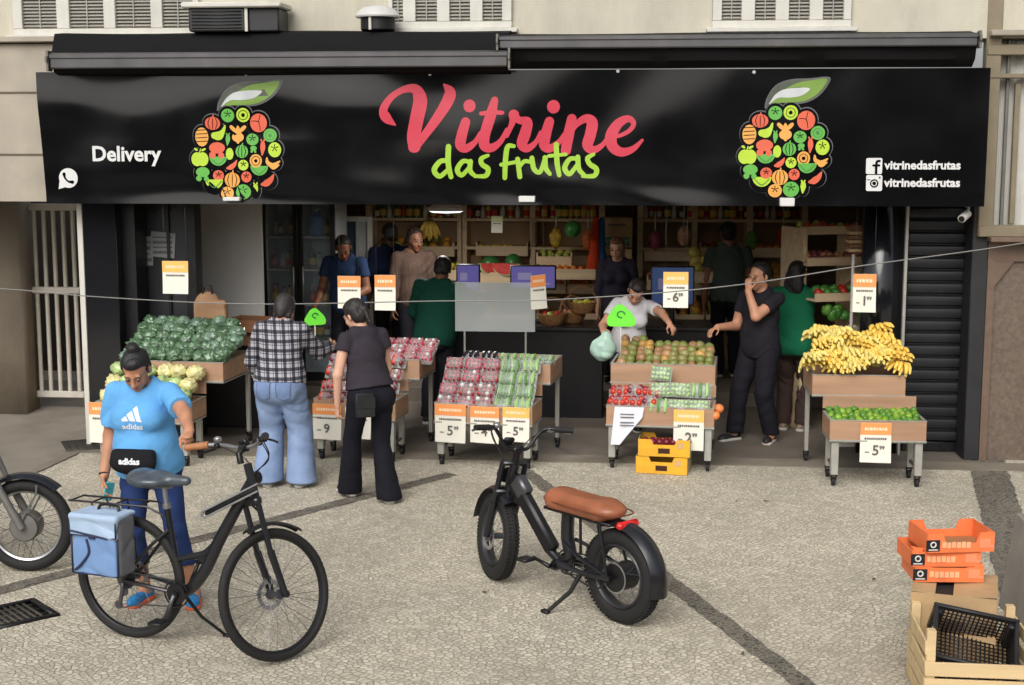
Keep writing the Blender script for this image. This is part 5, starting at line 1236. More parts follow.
bm_ = mb.mesh('chest_emblem', M_wp2, smooth=False, recalc=False); drape(p1, bm_, .0, .705 * h1, 'chest_emblem')
me = text_mesh('adidas', .048, M_wp2, 0, .0012, sx=1.1); drape(p1, me, .0, .686 * h1, 'chest_lettering', .006)
# waist bag
s = SDF(.02); f_, n_ = onto_front(p1, 0, .565 * h1); yb = f_.y
s.ell((0.0, yb + .02, .556 * h1), (.145, .055, .072)); s.cap((-.11, yb + .0, .586 * h1), (.11, yb + .0, .586 * h1), .030, k=.03); s.disp = folds(.003, 30, 20, 4)
wb = link_mesh('waist_bag', s.mesh('waist_bag', cloth('black_nylon', (26, 25, 28)), .007), p1['root'])
pts = [(.29 * .55 * math.cos(a) , -.02 + .155 * math.sin(a), .592 * h1 + .012 * math.cos(a)) for a in [2 * math.pi * i / 24 for i in range(24)]]
mb = MB(); mb.tube([(x * 1.12, y * 1.05, z) for x, y, z in pts], .016, 8, closed=True, flat=.5); mb.build('belt', cloth('black_webbing', (24, 24, 26)), wb)
me = text_mesh('adidas', .050, M_wp2, .0004, .002, sx=1.05)
for v in me.vertices:
    hit, loc, n, i = wb.ray_cast(Vector((-v.co.x, 1, .568 * h1 + v.co.z)), Vector((0, -1, 0)))
    v.co = (loc if hit else Vector((-v.co.x, yb + .07, .568 * h1 + v.co.z))) + Vector((0, .002 - v.co.y, 0))
link_mesh('bag_lettering', me, wb)
sh, el, wr, hd, nn, cu = p1['arms'][1]
q = p1['W'](wr + hd * .10 + nn * .025); t = empty('phone', q, R(150), 'small teal phone case in the right hand of the blue shirt woman', 'phone'); mb = MB(); mb.box((0, 0, 0), (.012, .07, .11), rot=(.3, .0, 0), b=.004); mb.build('case', mat('teal_case', (72, 170, 178), .4), t); mb = MB(); mb.box((.0075, 0, 0), (.002, .06, .098), rot=(.3, 0, 0)); mb.build('screen', M_black, t)
pts = [wr - hd * .015 + (nn * math.cos(a) + np.cross(hd, nn) * math.sin(a)) * .028 for a in [2 * math.pi * i / 16 for i in range(16)]]
mb = MB(); mb.tube(pts, .006, 6, closed=True); mb.build('watch_strap', M_blackp, p1['root'])
# 2 shopper in plaid
F = W(282, 487, z=0)
T_jean = cloth('light_denim', (128, 148, 182), .2, 300)
p2 = person('shopper in black and white plaid shirt and wide pale jeans seen from behind', (F.x, F.y), -6, 1.64, 1.18, True, lean=10, head=(22, -5, 0), hair='bob', hairc=(40, 36, 35), skin=(190, 140, 112), topm=plaid_mat(), top='shirt', bot='jeans', botm=T_jean, hem=.535, sleeve=1.9, pleg=1.5, flare=.078, pant_end=.028, hip_w=1.10,
       shoem=mat('white_trainers', (190, 186, 176), .6), armR=('dir', (.30, .62, -.72), (.10, .9, .06)), armL=('dir', (-.36, .06, -1), (.12, .5, -.8)), legR=(.15, .06, -14, 1), legL=(-.13, .03, 8, 1), seed=2, res=.0095, bust=.9, loose=1.2)
jn_ = [c for c in kids(p2['root']) if c.name.startswith('jeans')][0]
for q in (-1, 1):
    mb = MB(); vs = []
    for j in range(7):
        for i in range(7):
            x = q * .085 + (i / 6 - .5) * .125 * (1 - .12 * (1 - j / 6)); z = .775 + j / 6 * .13 - (.02 * (1 - abs(i / 3 - 1)) if j == 0 else 0)
            hit, loc, n, ii = jn_.ray_cast(Vector((x, -1, z)), Vector((0, 1, 0))); vs.append((loc + Vector((0, -.005, 0))) if hit else Vector((x, -.2, z)))
    mb.add(vs, [(j * 7 + i, j * 7 + i + 1, (j + 1) * 7 + i + 1, (j + 1) * 7 + i) for j in range(6) for i in range(6)]); pk = mb.build('pocket', cloth('denim_pocket', (112, 132, 168), .2), jn_)
    rim = [vs[i] for i in range(7)] + [vs[j * 7 + 6] for j in range(1, 7)] + [vs[42 + i] for i in range(5, -1, -1)] + [vs[j * 7] for j in range(5, 0, -1)]
    mb = MB(); mb.tube([p_ + Vector((0, -.002, 0)) for p_ in rim], .0022, 4, closed=True); mb.build('stitching', mat('denim_stitch', (86, 100, 132), .8), pk)
# 3 woman in black
F = W(362, 500, z=0)
T_black = cloth('black_trousers', (22, 22, 30), .15); T_char = cloth('charcoal_blouse', (52, 47, 54), .12)
p3 = person('woman in charcoal blouse and black flared trousers walking away with bare arms', (F.x + .08, F.y), 36, 1.64, 1.02, True, lean=12, side=-2, head=(12, 18, -8), hair='tied', hairc=(34, 28, 26), skin=(206, 160, 136), topm=T_char, top='tee', bot='trousers', botm=T_black, hem=.555, sleeve=.34, pleg=1.05, flare=.060, pant_end=.020, hip_w=1.10,
            shoem=mat('dark_shoes', (44, 42, 46), .6), solem=M_wsole, armR=('dir', (.22, .10, -1), (.02, .42, -1)), armL=('dir', (-.30, -.10, -1), (.02, .12, -1)), legR=(.09, -.12, -8, 1), legL=(-.09, .22, 6, 1), seed=3, res=.009, bust=.8, loose=1.5)
sp = p3['ts'](-.075, -.085, .475); mb = MB(); mb.box((0, 0, 0), (.15, .035, .19), rot=(R(-6), 0, R(-14)), b=.010); o = mb.build('pouch', mat('black_leather', (24, 26, 26), .4, 0, .2, 8, .2, 60), p3['root'], tuple(sp)); mb = MB(); mb.box((0, -.020, .02), (.145, .006, .09), rot=(R(-6), 0, R(-14)), b=.002); mb.ell((-.0, -.026, -.015), .008, 8, 5); mb.build('flap', mat('black_leather', (24, 26, 26), .4, 0, .2, 8, .2, 60), o)
# 4 man in black with his hand at his face
F = W(758, 440, z=0)
person('man in black t-shirt and trousers standing with one hand over his mouth', (F.x, F.y), 138, 1.73, 1.12, False, lean=2, head=(6, -6, 0), hair='crop', hairc=(34, 30, 28), skin=(196, 142, 112), topm=cloth('black_tee', (36, 34, 40), .12), bot='trousers', botm=cloth('black_jeans', (28, 27, 33), .12), hem=.47, pleg=1.22, flare=.046, shoem=mat('black_trainers', (30, 30, 32), .6), solem=M_wsole,
       armL=('ik', (-.02, .235, 1.46), (-.35, .35, -1), (.22, -.30, .9)), palmL=(.25, -1, -.2), curlL=.45, armR=('dir', (.14, .22, -1), (.12, 1, .02), (.0, 1, -.25)), palmR=(-.2, 0, -1), curlR=.35, legR=(.16, .16, -14, 1), legL=(-.14, -.02, 22, 1), belly=.01, seed=4)
# 5 person in green
F = W(792, 430, z=0)
person('person in dark green t-shirt reaching up to the produce rack at right', (F.x, F.y), -18, 1.70, 1.16, True, lean=2, head=(2, -18, 0), hair='long', hairc=(20, 18, 18), skin=(128, 84, 62), topm=cloth('bottle_green_tee', (24, 106, 72), .1), bot='trousers', botm=cloth('brown_trousers', (66, 52, 48), .12), hem=.45, pleg=1.1, flare=.04, shoem=mat('beige_trainers', (150, 130, 112), .6), armR=('dir', (.75, .35, .12), (.62, .6, .55)), armL=('dir', (-.12, .05, -1), (.05, .3, -1)), seed=5, res=.011, bust=.8, loose=1.5, hip_w=1.08)
# 6 woman in white behind the mangoes
F = W(640, 430, y=1.12)
hb = at(cc, .27, .58, .955)
p6 = person('woman in white t-shirt bending over the mangoes with her arm stretched out', (F.x - .14, 1.16), 186, 1.62, 1.05, True, lean=20, side=-6, head=(24, -10, -4), hair='tied', hairc=(34, 26, 24), skin=(196, 142, 114), topm=cloth('white_tee', (214, 212, 214), .05), bot='trousers', botm=cloth('dark_jeans', (32, 34, 46), .12), hem=.48, sleeve=.6, shoem=M_blackp,
            armL=('world', (hb.x, hb.y + .06, hb.z + .06), (-.6, .1, .5), (-.35, .7, -.55)), palmL=(0, -.2, -1), curlL=.5, armR=('dir', (.55, .45, -.75), (.05, .9, -.15)), curlR=.8, seed=6, res=.010)
s = SDF(.03); sh, el, wr, hd, nn, cu = p6['arms'][1]; q = p6['W'](wr + hd * .1); t = empty('carrier_bag', (q[0], q[1] - .02, q[2] - .18), 0, 'green and white plastic carrier bag held by the woman in white', 'carrier bag')
s.ell((0, 0, .06), (.12, .08, .11)).ell((.02, 0, .15), (.06, .05, .08)); s.disp = folds(.012, 30, 22, 2); link_mesh('bag', s.mesh('bag', mat('mint_plastic', (176, 208, 192), .35, 0, .35, 6, .3, 30), .009), t)
# 7 person in dark green at the counter
F = W(436, 400, y=1.35)
person('broad person in dark green jumper leaning on the checkout counter, seen from behind', (F.x, 1.30), -10, 1.74, 1.22, False, lean=14, side=3, head=(16, 10, 0), hair='short', hairc=(24, 20, 18), skin=(120, 82, 62), topm=cloth('deep_green_jumper', (14, 62, 50), .12), top='shirt', bot='trousers', botm=cloth('black_cotton', (28, 26, 34), .1), hem=.46, sleeve=1.85, shoem=M_blackp, armR=('dir', (.45, .5, -.7), (-.1, .9, -.1)), armL=('dir', (-.32, .3, -.9), (.0, .8, -.6)), seed=7, res=.011, pz=0, loose=1.6)
# 8 seller in navy t-shirt
RF = .155
def stand(u, y): q = W(u, 330, y=y); return (q.x, y)
person('seller in dark blue t-shirt looking down behind the plum packs', stand(349, 2.6), 168, 1.74, 1.14, False, lean=12, head=(26, 22, 0), hair='crop', hairc=(34, 28, 26), skin=(140, 92, 68), topm=cloth('slate_blue_tee', (44, 62, 96), .1), bot='trousers', botm=cloth('dark_trousers', (30, 30, 38), .1), shoem=M_blackp, armR=('dir', (.22, .1, -1), (-.1, .8, -.5)), armL=('dir', (-.25, .15, -1), (.25, .9, -.25)), seed=8, res=.012, pz=RF, nofeet=False)
person('person in dark navy shirt facing the shelves beyond the seller', stand(392, 3.7), 20, 1.76, 1.08, False, lean=4, head=(6, 14, 0), hair='crop', hairc=(40, 34, 32), skin=(120, 84, 66), topm=cloth('dark_navy_shirt', (30, 40, 66), .1), top='shirt', bot='trousers', botm=cloth('dark_trousers', (30, 30, 38), .1), sleeve=1.2, shoem=M_blackp, seed=9, res=.013, pz=RF)
person('customer in brown striped shirt standing between the navy shirt and the dark green jumper', stand(414, 3.05), 200, 1.76, 1.0, False, lean=3, head=(10, 16, 0), hair='short', hairc=(52, 38, 30), skin=(140, 96, 74), topm=mat('brown_striped_shirt', (92, 72, 62), .85, 0, .35, 30, .1, 200, stretch=(3, 3, .05)), top='shirt', bot='trousers', botm=cloth('dark_trousers', (30, 30, 38), .1), sleeve=1.8, shoem=M_blackp, seed=10, res=.013, pz=RF)
person('cashier with light brown hair in white blouse and dark vest behind the clear screen', stand(617, 3.1), 174, 1.66, .98, True, lean=4, head=(8, -6, 0), hair='bob', hairc=(122, 84, 56), skin=(206, 160, 134), topm=cloth('dark_vest', (50, 46, 60), .12), top='shirt', bot='trousers', botm=cloth('dark_trousers', (30, 30, 38), .1), sleeve=1.3, shoem=M_blackp, seed=11, res=.013, pz=RF)
person('man in grey green t-shirt and dark cap facing the back shelves', stand(727, 3.6), 6, 1.80, 1.12, False, lean=2, head=(8, 8, 0), hair='crop', hairc=(26, 24, 24), skin=(150, 104, 80), topm=cloth('grey_green_tee', (74, 84, 78), .1), bot='trousers', botm=cloth('dark_trousers', (30, 30, 38), .1), shoem=M_blackp, seed=12, res=.013, pz=RF, capm=cloth('dark_cap', (38, 40, 46), .1))
# ------------------------------------------------------------------ two-wheelers (local: x forward, y left, z up, root at the rear tyre's contact point)
M_bframe = mat('satin_black_frame', (24, 25, 30), .32, .1, .15, 8, coat=.3); M_gun = mat('gunmetal', (92, 92, 96), .35, .7, .12, 12); M_alu = mat('aluminium', (170, 170, 172), .3, .85, .08, 10)
def wheel(root, c, Rr, tr, M=None, spokes=32, flat=1.0, hub=.03, hubw=.09, disc=None, rimc=None, rimw=.014, lacing=True, mag=False, tread=False, dside=1):
    c = Vector(c); K = T(c); mb = MB(); mb.torus(Rr - tr, tr, 56, 12, K, flat=flat)
    if tread:
        for i in range(72):
            a = 2 * math.pi * i / 72
            for q in (-1, 0, 1): mb.box((c.x + math.cos(a) * (Rr - .003), c.y + q * tr * .55, c.z + math.sin(a) * (Rr - .003 - abs(q) * tr * .14)), (.012, tr * .35, .014), rot=(0, -a - (0 if q else .0), 0))
    w_ = mb.build('wheel', M_rubber, root)
    mb = MB(); mb.torus(Rr - 2 * tr + .004, rimw, 56, 8, K, flat=1.1 if not tread else 2.2); mb.build('rim', rimc or M_black, w_)
    mb = MB(); mb.tube([c + Vector((0, -hubw / 2, 0)), c + Vector((0, -hubw / 2 + .012, 0)), c + Vector((0, -hubw / 2 + .014, 0)), c + Vector((0, hubw / 2 - .014, 0)), c + Vector((0, hubw / 2 - .012, 0)), c + Vector((0, hubw / 2, 0))], [hub, hub, hub * .55 if hub < .05 else hub, hub * .55 if hub < .05 else hub, hub, hub], 20); mb.build('hub', M_gun if hub < .08 else M_black, w_)
    mb = MB(); ri = Rr - 2 * tr
    if mag:
        for i in range(5):
            a = 2 * math.pi * i / 5 + .3
            for q in (-.16, .16): mb.tube([c + Vector((math.cos(a) * hub, 0, math.sin(a) * hub)), c + Vector((math.cos(a + q) * ri, 0, math.sin(a + q) * ri))], [.016, .012], 6)
    else:
        for i in range(spokes):
            a = 2 * math.pi * i / spokes; b = a + (.35 if (i // 2) % 2 else -.35) * (1 if lacing else 0); q = 1 if i % 2 else -1
            mb.tube([c + Vector((math.cos(b) * hub * .9, q * hubw * .42, math.sin(b) * hub * .9)), c + Vector((math.cos(a) * ri, 0, math.sin(a) * ri))], .0013 if hub < .09 else .0018, 4, caps=False)
    mb.build('spokes', M_gun, w_)
    if disc:
        mb = MB(); y = c.y + dside * (hubw / 2 - .004); k = 24
        vs = []
        for i in range(k):
            a = 2 * math.pi * i / k
            for r_ in (disc * .72, disc):
                for yy in (y - .001, y + .001): vs.append((c.x + math.cos(a) * r_, yy, c.z + math.sin(a) * r_))
        fs = []
        for i in range(k):
            j = (i + 1) % k; o_ = [4 * i, 4 * i + 1, 4 * i + 2, 4 * i + 3]; p_ = [4 * j, 4 * j + 1, 4 * j + 2, 4 * j + 3]
            fs += [(o_[0], o_[2], p_[2], p_[0]), (o_[1], p_[1], p_[3], o_[3]), (o_[2], o_[3], p_[3], p_[2]), (o_[0], p_[0], p_[1], o_[1])]
        mb.add(vs, fs)
        for i in range(5):
            a = 2 * math.pi * i / 5; mb.tube([(c.x + math.cos(a) * .015, y, c.z + math.sin(a) * .015), (c.x + math.cos(a + .4) * disc * .75, y, c.z + math.sin(a + .4) * disc * .75)], .003, 4)
        mb.build('brake_disc', M_alu, w_)
    return w_
def fender(mb, c, r, w, a0, a1, n=18, th=.003, crown=.018):
    vs = []; m = 7
    for i in range(n + 1):
        a = R(a0 + (a1 - a0) * i / n)
        for side in (0, 1):
            for k in range(m): t = 2 * k / (m - 1) - 1; rr = r + crown * (1 - t * t) - side * th; vs.append((c[0] + math.cos(a) * rr, c[1] + t * w / 2, c[2] + math.sin(a) * rr))
    fs = []; S_2 = 2 * m
    for i in range(n):
        for side in (0, 1):
            for k in range(m - 1):
                a_ = i * S_2 + side * m + k; fs.append((a_, a_ + 1, a_ + 1 + S_2, a_ + S_2))
        for k in (0, m - 1): a_ = i * S_2 + k; fs.append((a_, a_ + m, a_ + m + S_2, a_ + S_2))
    for i in (0, n):
        for k in range(m - 1): a_ = i * S_2 + k; fs.append((a_, a_ + 1, a_ + 1 + m, a_ + m))
    mb.add(vs, fs)
def crankset(root, bb, r, ang, y=.07, pw=.09):
    x, z = bb; mb = MB(); mb.torus(.075, .005, 36, 6, T((x, -.05, z))); mb.cyl((x, -.056, z), (x, -.044, z), .06, 20); mb.cyl((x, -.075, z), (x, .075, z), .02, 14); cs = mb.build('crankset', M_black, root)
    for q, a in ((-1, ang), (1, ang + 180)):
        e = (x + math.cos(R(a)) * r, q * y, z + math.sin(R(a)) * r); mb = MB(); mb.tube([(x, q * y, z), e], [.014, .011], 8); c_ = mb.build('crank', M_gun if q < 0 else M_black, root)
        mb = MB(); mb.box((e[0], e[1] + q * (.02 + pw / 2), e[2]), (.085, pw, .022), b=.006); mb.build('pedal', M_blackp, c_)
# ---- city bicycle
o_ = W(133, 637, z=0)
bk = empty('bicycle', (o_.x, o_.y, 0), R(-16), 'black step-through bicycle with large wheels and a blue pannier standing beside the blue shirt woman', 'bicycle')
RW = .362; ra = Vector((0, 0, RW)); fa = Vector((.985, 0, RW)); HT = Vector((.792, 0, 1.085)); HB = Vector((.838, 0, .905)); ax = (HT - HB).normalized()
ST = Matrix.Translation(HB) @ Matrix.Rotation(R(68), 4, ax) @ Matrix.Translation(-HB)
ST = Matrix.Translation((-.04, 0, -((ST @ fa).z - RW))) @ ST
wheel(bk, ra, RW, .025, hub=.032, hubw=.12, disc=.08, spokes=32)
fw_ = wheel(bk, fa, RW, .025, hub=.028, hubw=.10, disc=.085, spokes=32, dside=1); fw_.matrix_local = ST
mb = MB()
mb.tube(crv([(.812, 0, .985), (.70, 0, .80), (.60, 0, .635), (.50, 0, .45), (.40, 0, .335), (.34, 0, .315)], 6), [.030 + .006 * math.sin(i / 30 * 3.1) for i in range(31)], 12, flat=.8)
mb.tube(crv([(.325, 0, .50), (.42, 0, .525), (.50, 0, .55), (.56, 0, .60)], 5), .019, 10)
mb.tube([(.34, 0, .31), (.262, 0, .80)], .0185, 12); mb.cyl((.34, -.04, .312), (.34, .04, .312), .028, 16)
mb.tube([tuple(HB), tuple(HT)], .023, 14)
for q in (-1, 1):
    mb.tube(crv([(.33, q * .03, .312), (.2, q * .06, .335), (.0, q * .072, RW)], 5), [.012] * 11, 8); mb.tube(crv([(.283, q * .02, .67), (.16, q * .06, .55), (.0, q * .072, RW)], 5), [.010] * 11, 8)
mb.build('frame', M_bframe, bk)
mb = MB()
mb.box((.715, -.055, .882), (.38, .028, .026), rot=(0, R(-28), 0), b=.012); lk = mb.build('frame_lock', M_black, bk)
mb = MB(); 
for dz in (-.02, .02): mb.tube([(.54, -.06, .79 + dz), (.89, -.06, .975 + dz)], .006, 8)
mb.tube([(.54, -.06, .77), (.53, -.06, .785), (.54, -.06, .81)], .008, 8); mb.build('lock_rail', M_alu, lk)
mb = MB(); mb.tube([(.262, 0, .79), (.250, 0, .905)], .0145, 10); mb.cyl((.2635, 0, .785), (.26, 0, .812), .0235, 12); mb.tube([(.20, 0, .903), (.30, 0, .912)], .01, 6); mb.build('seat_post', M_alu, bk)
s = SDF(.03); s.ell((.17, 0, .945), (.13, .115, .045)).cap((.22, 0, .95), (.40, 0, .955), .045, .026); s.ell((.09, 0, .955), (.06, .10, .04)); s.cuts = [((0, 0, .908), (0, 0, -1))]; s.disp = folds(.0035, 40, 20, 8)
link_mesh('saddle', s.mesh('saddle', mat('grey_saddle_cover', (66, 74, 82), .35, 0, .25, 14, .3, 40, coat=.3), .008), bk)
# fork, bars
def fr(nm, mb, m, par=bk):
    o = mb.build(nm, m, par); 
    if par is bk: o.matrix_local = ST
    return o
mb = MB(); mb.box((.848, 0, .875), (.05, .16, .05), rot=(0, R(-15), 0), b=.012)
for q in (-1, 1):
    mb.tube([(.845, q * .062, .89), (.925, q * .062, .58)], .017, 10); mb.tube([(.922, q * .062, .60), (1.01, q * .062, RW)], [.022, .019], 10); mb.cyl((1.012, q * .056, RW), (1.012, q * .076, RW), .02, 10)
fk = fr('fork', mb, M_bframe)
mb = MB(); mb.box((.985, .058, .43), (.05, .02, .07), rot=(0, R(-15), 0), b=.008); mb.build('brake_caliper', M_black, fk)
mb = MB(); fender(mb, fa, RW + .018, .055, 62, 118); mb.tube([(.848, .0, .86), (.93, 0, .79)], .006, 6); fr('mudguard', mb, M_blackp)
mb = MB(); mb.tube([(.792, 0, 1.08), (.78, 0, 1.135), (.815, 0, 1.165)], [.019, .019, .017], 10); mb.cyl((.815, -.03, 1.165), (.815, .03, 1.165), .021, 12); fr('stem', mb, M_black)
bar = []
for q in (-1, 1): bar.append(crv([(.815, 0, 1.165), (.825, q * .09, 1.175), (.80, q * .20, 1.20), (.745, q * .30, 1.205), (.70, q * .37, 1.20)], 5))
mb = MB(); mb.tube([tuple(p) for p in bar[0][::-1]] + [tuple(p) for p in bar[1][1:]], .0115, 10); hbx = fr('handlebar', mb, M_alu)
M_grip = mat('tan_grip', (168, 112, 72), .6, 0, .12, 20)
mb = MB(); mb.tube([(.765, .27, 1.205), (.695, .38, 1.199)], [.021, .020], 12); mb.ell((.695, .38, 1.199), .0205, 10, 6); mb.build('grip', M_grip, hbx)
mb = MB(); mb.tube([(.755, -.28, 1.205), (.695, -.375, 1.199)], [.020, .020], 12); mb.build('grip', M_rubber, hbx)
for q in (-1, 1):
    mb = MB(); mb.tube(crv([(.785, q * .22, 1.20), (.815, q * .25, 1.19), (.80, q * .32, 1.175), (.765, q * .38, 1.165)], 4), .007, 6); mb.box((.79, q * .215, 1.195), (.04, .035, .03), b=.006); mb.build('brake_lever', M_black, hbx)
mb = MB(); mb.box((.83, .02, 1.195), (.03, .07, .05), rot=(0, R(-35), 0), b=.008); mb.box((.835, -.10, 1.195), (.04, .06, .05), b=.01); mb.build('display', M_black, hbx)
mb = MB(); mb.ell((.76, .17, 1.228), (.024, .024, .018), 12, 8); mb.build('bell', M_alu, hbx)
mb = MB(); mb.cyl((.865, 0, 1.0), (.905, 0, 1.005), .034, 16); lamp = fr('headlight', mb, M_black); mb = MB(); mb.cyl((.906, 0, 1.005), (.910, 0, 1.0055), .030, 16); mb.build('lens', mat('lamp_glass', (190, 196, 200), .1), lamp)
mb = MB()
for k_, (y0, y1, bulge) in enumerate(((-.20, -.02, .10), (.20, .02, .09), (-.18, .0, .14))): mb.tube(crv([(.80, y0, 1.19), (.87 + bulge * .3, (y0 + y1) / 2, 1.14 - bulge * .3), (.87, y1, 1.02), (.84, y1 * .5, .93)], 6), .0035, 5)
fr('brake_cable', mb, M_blackp)
bpy.context.view_layer.update(); GR = hbx.matrix_world @ Vector((.72, .335, 1.203))
# drivetrain
crankset(bk, (.34, .312), .165, 245)
mb = MB(); 
for r_ in range(7): mb.cyl((0, -.042 - .004 * r_, RW), (0, -.0445 - .004 * r_, RW), .062 - .0055 * r_, 22)
mb.build('cassette', M_gun, bk)
mb = MB(); mb.tube([(.0, -.075, RW - .02), (.005, -.085, .31), (-.02, -.08, .22)], .012, 8); mb.cyl((.012, -.083, .295), (.012, -.073, .295), .024, 14); mb.cyl((-.03, -.083, .215), (-.03, -.073, .215), .024, 14); mb.build('derailleur', M_gun, bk)
mb = MB(); mb.tube([(0, -.055, RW + .045), (.34, -.05, .312 + .076)], .0045, 5); mb.tube([(-.03, -.078, .195), (.12, -.06, .225), (.34, -.05, .312 - .076)], .0045, 5); mb.build('chain', M_gun, bk)
mb = MB(); mb.tube([(.30, .05, .30), (.40, .10, .14), (.50, .19, .012)], [.011, .010, .009], 8); mb.box((.505, .195, .010), (.05, .03, .016), b=.005); mb.build('kickstand', M_black, bk)
# rack and pannier
mb = MB()
for q in (-1, 1):
    mb.tube([(-.36, q * .06, .79), (.17, q * .06, .80), (.262, q * .02, .745)], .006, 6)
    for x_ in (-.2, -.05): mb.tube([(x_, q * .065, .79), (.0, q * .078, RW + .02)], .005, 6)
for x_ in (-.34, -.2, -.05, .1): mb.tube([(x_, -.06, .793), (x_, .06, .793)], .005, 6)
mb.build('rack', M_black, bk)
M_pb = mat('pale_blue_canvas', (164, 186, 210), .75, 0, .06, 8, .2, 120); M_pg = mat('grey_canvas', (108, 108, 112), .8, 0, .1, 8, .25, 120); M_pn = mat('navy_binding', (38, 46, 76), .7)
KP = Matrix.Translation((.085, 0, .09)) @ Matrix.Diagonal((.85, 1, .84, 1))
s = SDF(.01); s.rbox((-.165, -.155, .60), (.185, .075, .20), .022); s.disp = folds(.004, 24, 14, 6); pn = link_mesh('pannier', s.mesh('pannier', M_pg, .009), bk); pn.matrix_local = KP
def front_y(x, z): return -.232
s = SDF(.01); s.rbox((-.165, -.222, .545), (.172, .022, .142), .018); s.disp = folds(.005, 26, 16, 2); link_mesh('pocket_panel', s.mesh('pocket_panel', mat('mid_blue_canvas', (112, 144, 188), .75, 0, .07, 8, .2, 120), .007), pn)
s = SDF(.03); s.rbox((-.165, -.240, .735), (.182, .012, .07), .010).rbox((-.165, -.155, .802), (.182, .095, .014), .012); s.disp = folds(.005, 24, 18, 9); link_mesh('flap', s.mesh('flap', M_pb, .007), pn)
mb = MB()
for pts in ([(-.345, -.24, .41), (.015, -.24, .41)], [(-.345, -.24, .41), (-.345, -.24, .67)], [(.015, -.24, .41), (.015, -.24, .67)], [(-.345, -.251, .675), (.015, -.251, .675)], [(-.345, -.251, .675), (-.345, -.251, .8)], [(.015, -.251, .675), (.015, -.251, .8)]): mb.tube(pts, .006, 5)
mb.build('binding', M_pn, pn)
mb = MB(); mb.tube(crv([(-.22, -.245, .65), (-.20, -.25, .56), (-.27, -.25, .47), (-.32, -.245, .43)], 5), .009, 6); mb.tube([(-.345, -.252, .70), (-.05, -.252, .67)], .008, 6); mb.box((-.17, -.254, .672), (.05, .012, .03), b=.004); mb.build('strap', M_pn, pn)
mb = MB(); mb.tube(crv([(-.22, -.13, .815), (-.2, -.12, .85), (-.08, -.12, .85), (-.06, -.13, .815)], 5), .010, 6); mb.build('carry_handle', M_black, pn)

# ---- fat tyre electric bike
o_ = W(638, 628, z=0); hd = 136; dv = Vector((math.cos(R(hd)), math.sin(R(hd)), 0)); o_ = o_ + dv * .14
eb = empty('electric_bike', (o_.x, o_.y, 0), R(hd), 'black fat tyre electric bike with long brown leather seat', 'electric bike')
RW = .283; ra = Vector((0, 0, RW)); fa = Vector((1.13, 0, RW)); HT = Vector((.955, 0, .80)); HB = Vector((1.025, 0, .585)); ax = (HT - HB).normalized()
ST = Matrix.Translation(HB) @ Matrix.Rotation(R(-20), 4, ax) @ Matrix.Translation(-HB); ST = Matrix.Translation((0, 0, -((ST @ fa).z - RW))) @ ST
M_wrim = mat('grey_rim', (60, 60, 62), .4, .4)
wheel(eb, ra, RW, .050, hub=.085, hubw=.13, spokes=28, disc=.095, tread=True, rimw=.018, rimc=M_wrim, dside=1)
wheel(eb, fa, RW, .050, hub=.034, hubw=.13, spokes=32, disc=.09, tread=True, rimw=.018, rimc=M_wrim, dside=1).matrix_local = ST
mb = MB(); mb.box((.785, 0, .505), (.56, .075, .105), rot=(0, R(-46), 0), b=.018); bt = mb.build('battery_case', M_black, eb)
mb = MB(); mb.box((.89, 0, .655), (.13, .078, .11), rot=(0, R(-46), 0), b=.014); mb.build('battery_cap', M_gun, bt)
mb = MB(); mb.tube([tuple(HB), tuple(HT)], .032, 14); mb.tube([(.99, 0, .70), (.60, 0, .285), (.53, 0, .25)], .030, 10)
mb.tube(crv([(.46, 0, .57), (.465, 0, .42), (.44, 0, .30), (.52, 0, .235)], 5), [.042] * 16, 12); mb.cyl((.53, -.05, .235), (.53, .05, .235), .034, 16)
for q in (-1, 1): mb.tube(crv([(.50, q * .05, .26), (.25, q * .085, .26), (.0, q * .09, RW)], 5), .017, 8); mb.tube([(.45, q * .05, .40), (.30, q * .085, .36), (.02, q * .09, RW)], .012, 8)
mb.build('frame', M_bframe, eb)
s = SDF(.03); s.rbox((.34, 0, .650), (.25, .098, .064), .05).ell((.13, 0, .660), (.13, .115, .060)).ell((.51, 0, .652), (.13, .095, .062)); s.cuts = [((0, 0, .60), (0, 0, -1))]
st = link_mesh('seat', s.mesh('seat', mat('tan_leather', (150, 88, 58), .42, 0, .16, 7, .2, 130, coat=.15), .009), eb)
mb = MB(); mb.tube(crv([(.05, -.115, .655), (.3, -.118, .652), (.57, -.085, .65), (.645, 0, .652), (.57, .085, .65), (.3, .118, .652), (.05, .115, .655), (-.03, .06, .657), (-.03, -.06, .657), (.05, -.115, .655)], 5), .005, 5); mb.build('piping', mat('dark_stitching', (104, 54, 32), .6), st)
mb = MB(); mb.box((.32, 0, .592), (.58, .15, .02), b=.006)
for q in (-1, 1): mb.tube([(.12, q * .07, .59), (.03, q * .092, RW)], .009, 8); mb.tube([(.28, q * .07, .59), (.26, q * .085, .37)], .009, 8)
mb.build('seat_stay', M_black, eb)
mb = MB(); mb.box((-.045, 0, .605), (.045, .17, .045), rot=(0, R(15), 0), b=.014); mb.build('tail_light', mat('red_reflector', (206, 34, 34), .2, 0, .1, 30), eb)
mb = MB(); fender(mb, ra, RW + .028, .135, 62, 190, 24, crown=.03); mb.build('mudguard', M_bframe, eb)
def fre(nm, mb, m, par=eb):
    o = mb.build(nm, m, par)
    if par is eb: o.matrix_local = ST
    return o
mb = MB(); fender(mb, fa, RW + .028, .125, 10, 128, 22, crown=.026); fre('mudguard', mb, M_bframe)
mb = MB(); mb.box((1.03, 0, .60), (.06, .19, .045), rot=(0, R(-18), 0), b=.012); mb.box((.965, 0, .80), (.055, .17, .03), rot=(0, R(-18), 0), b=.01)
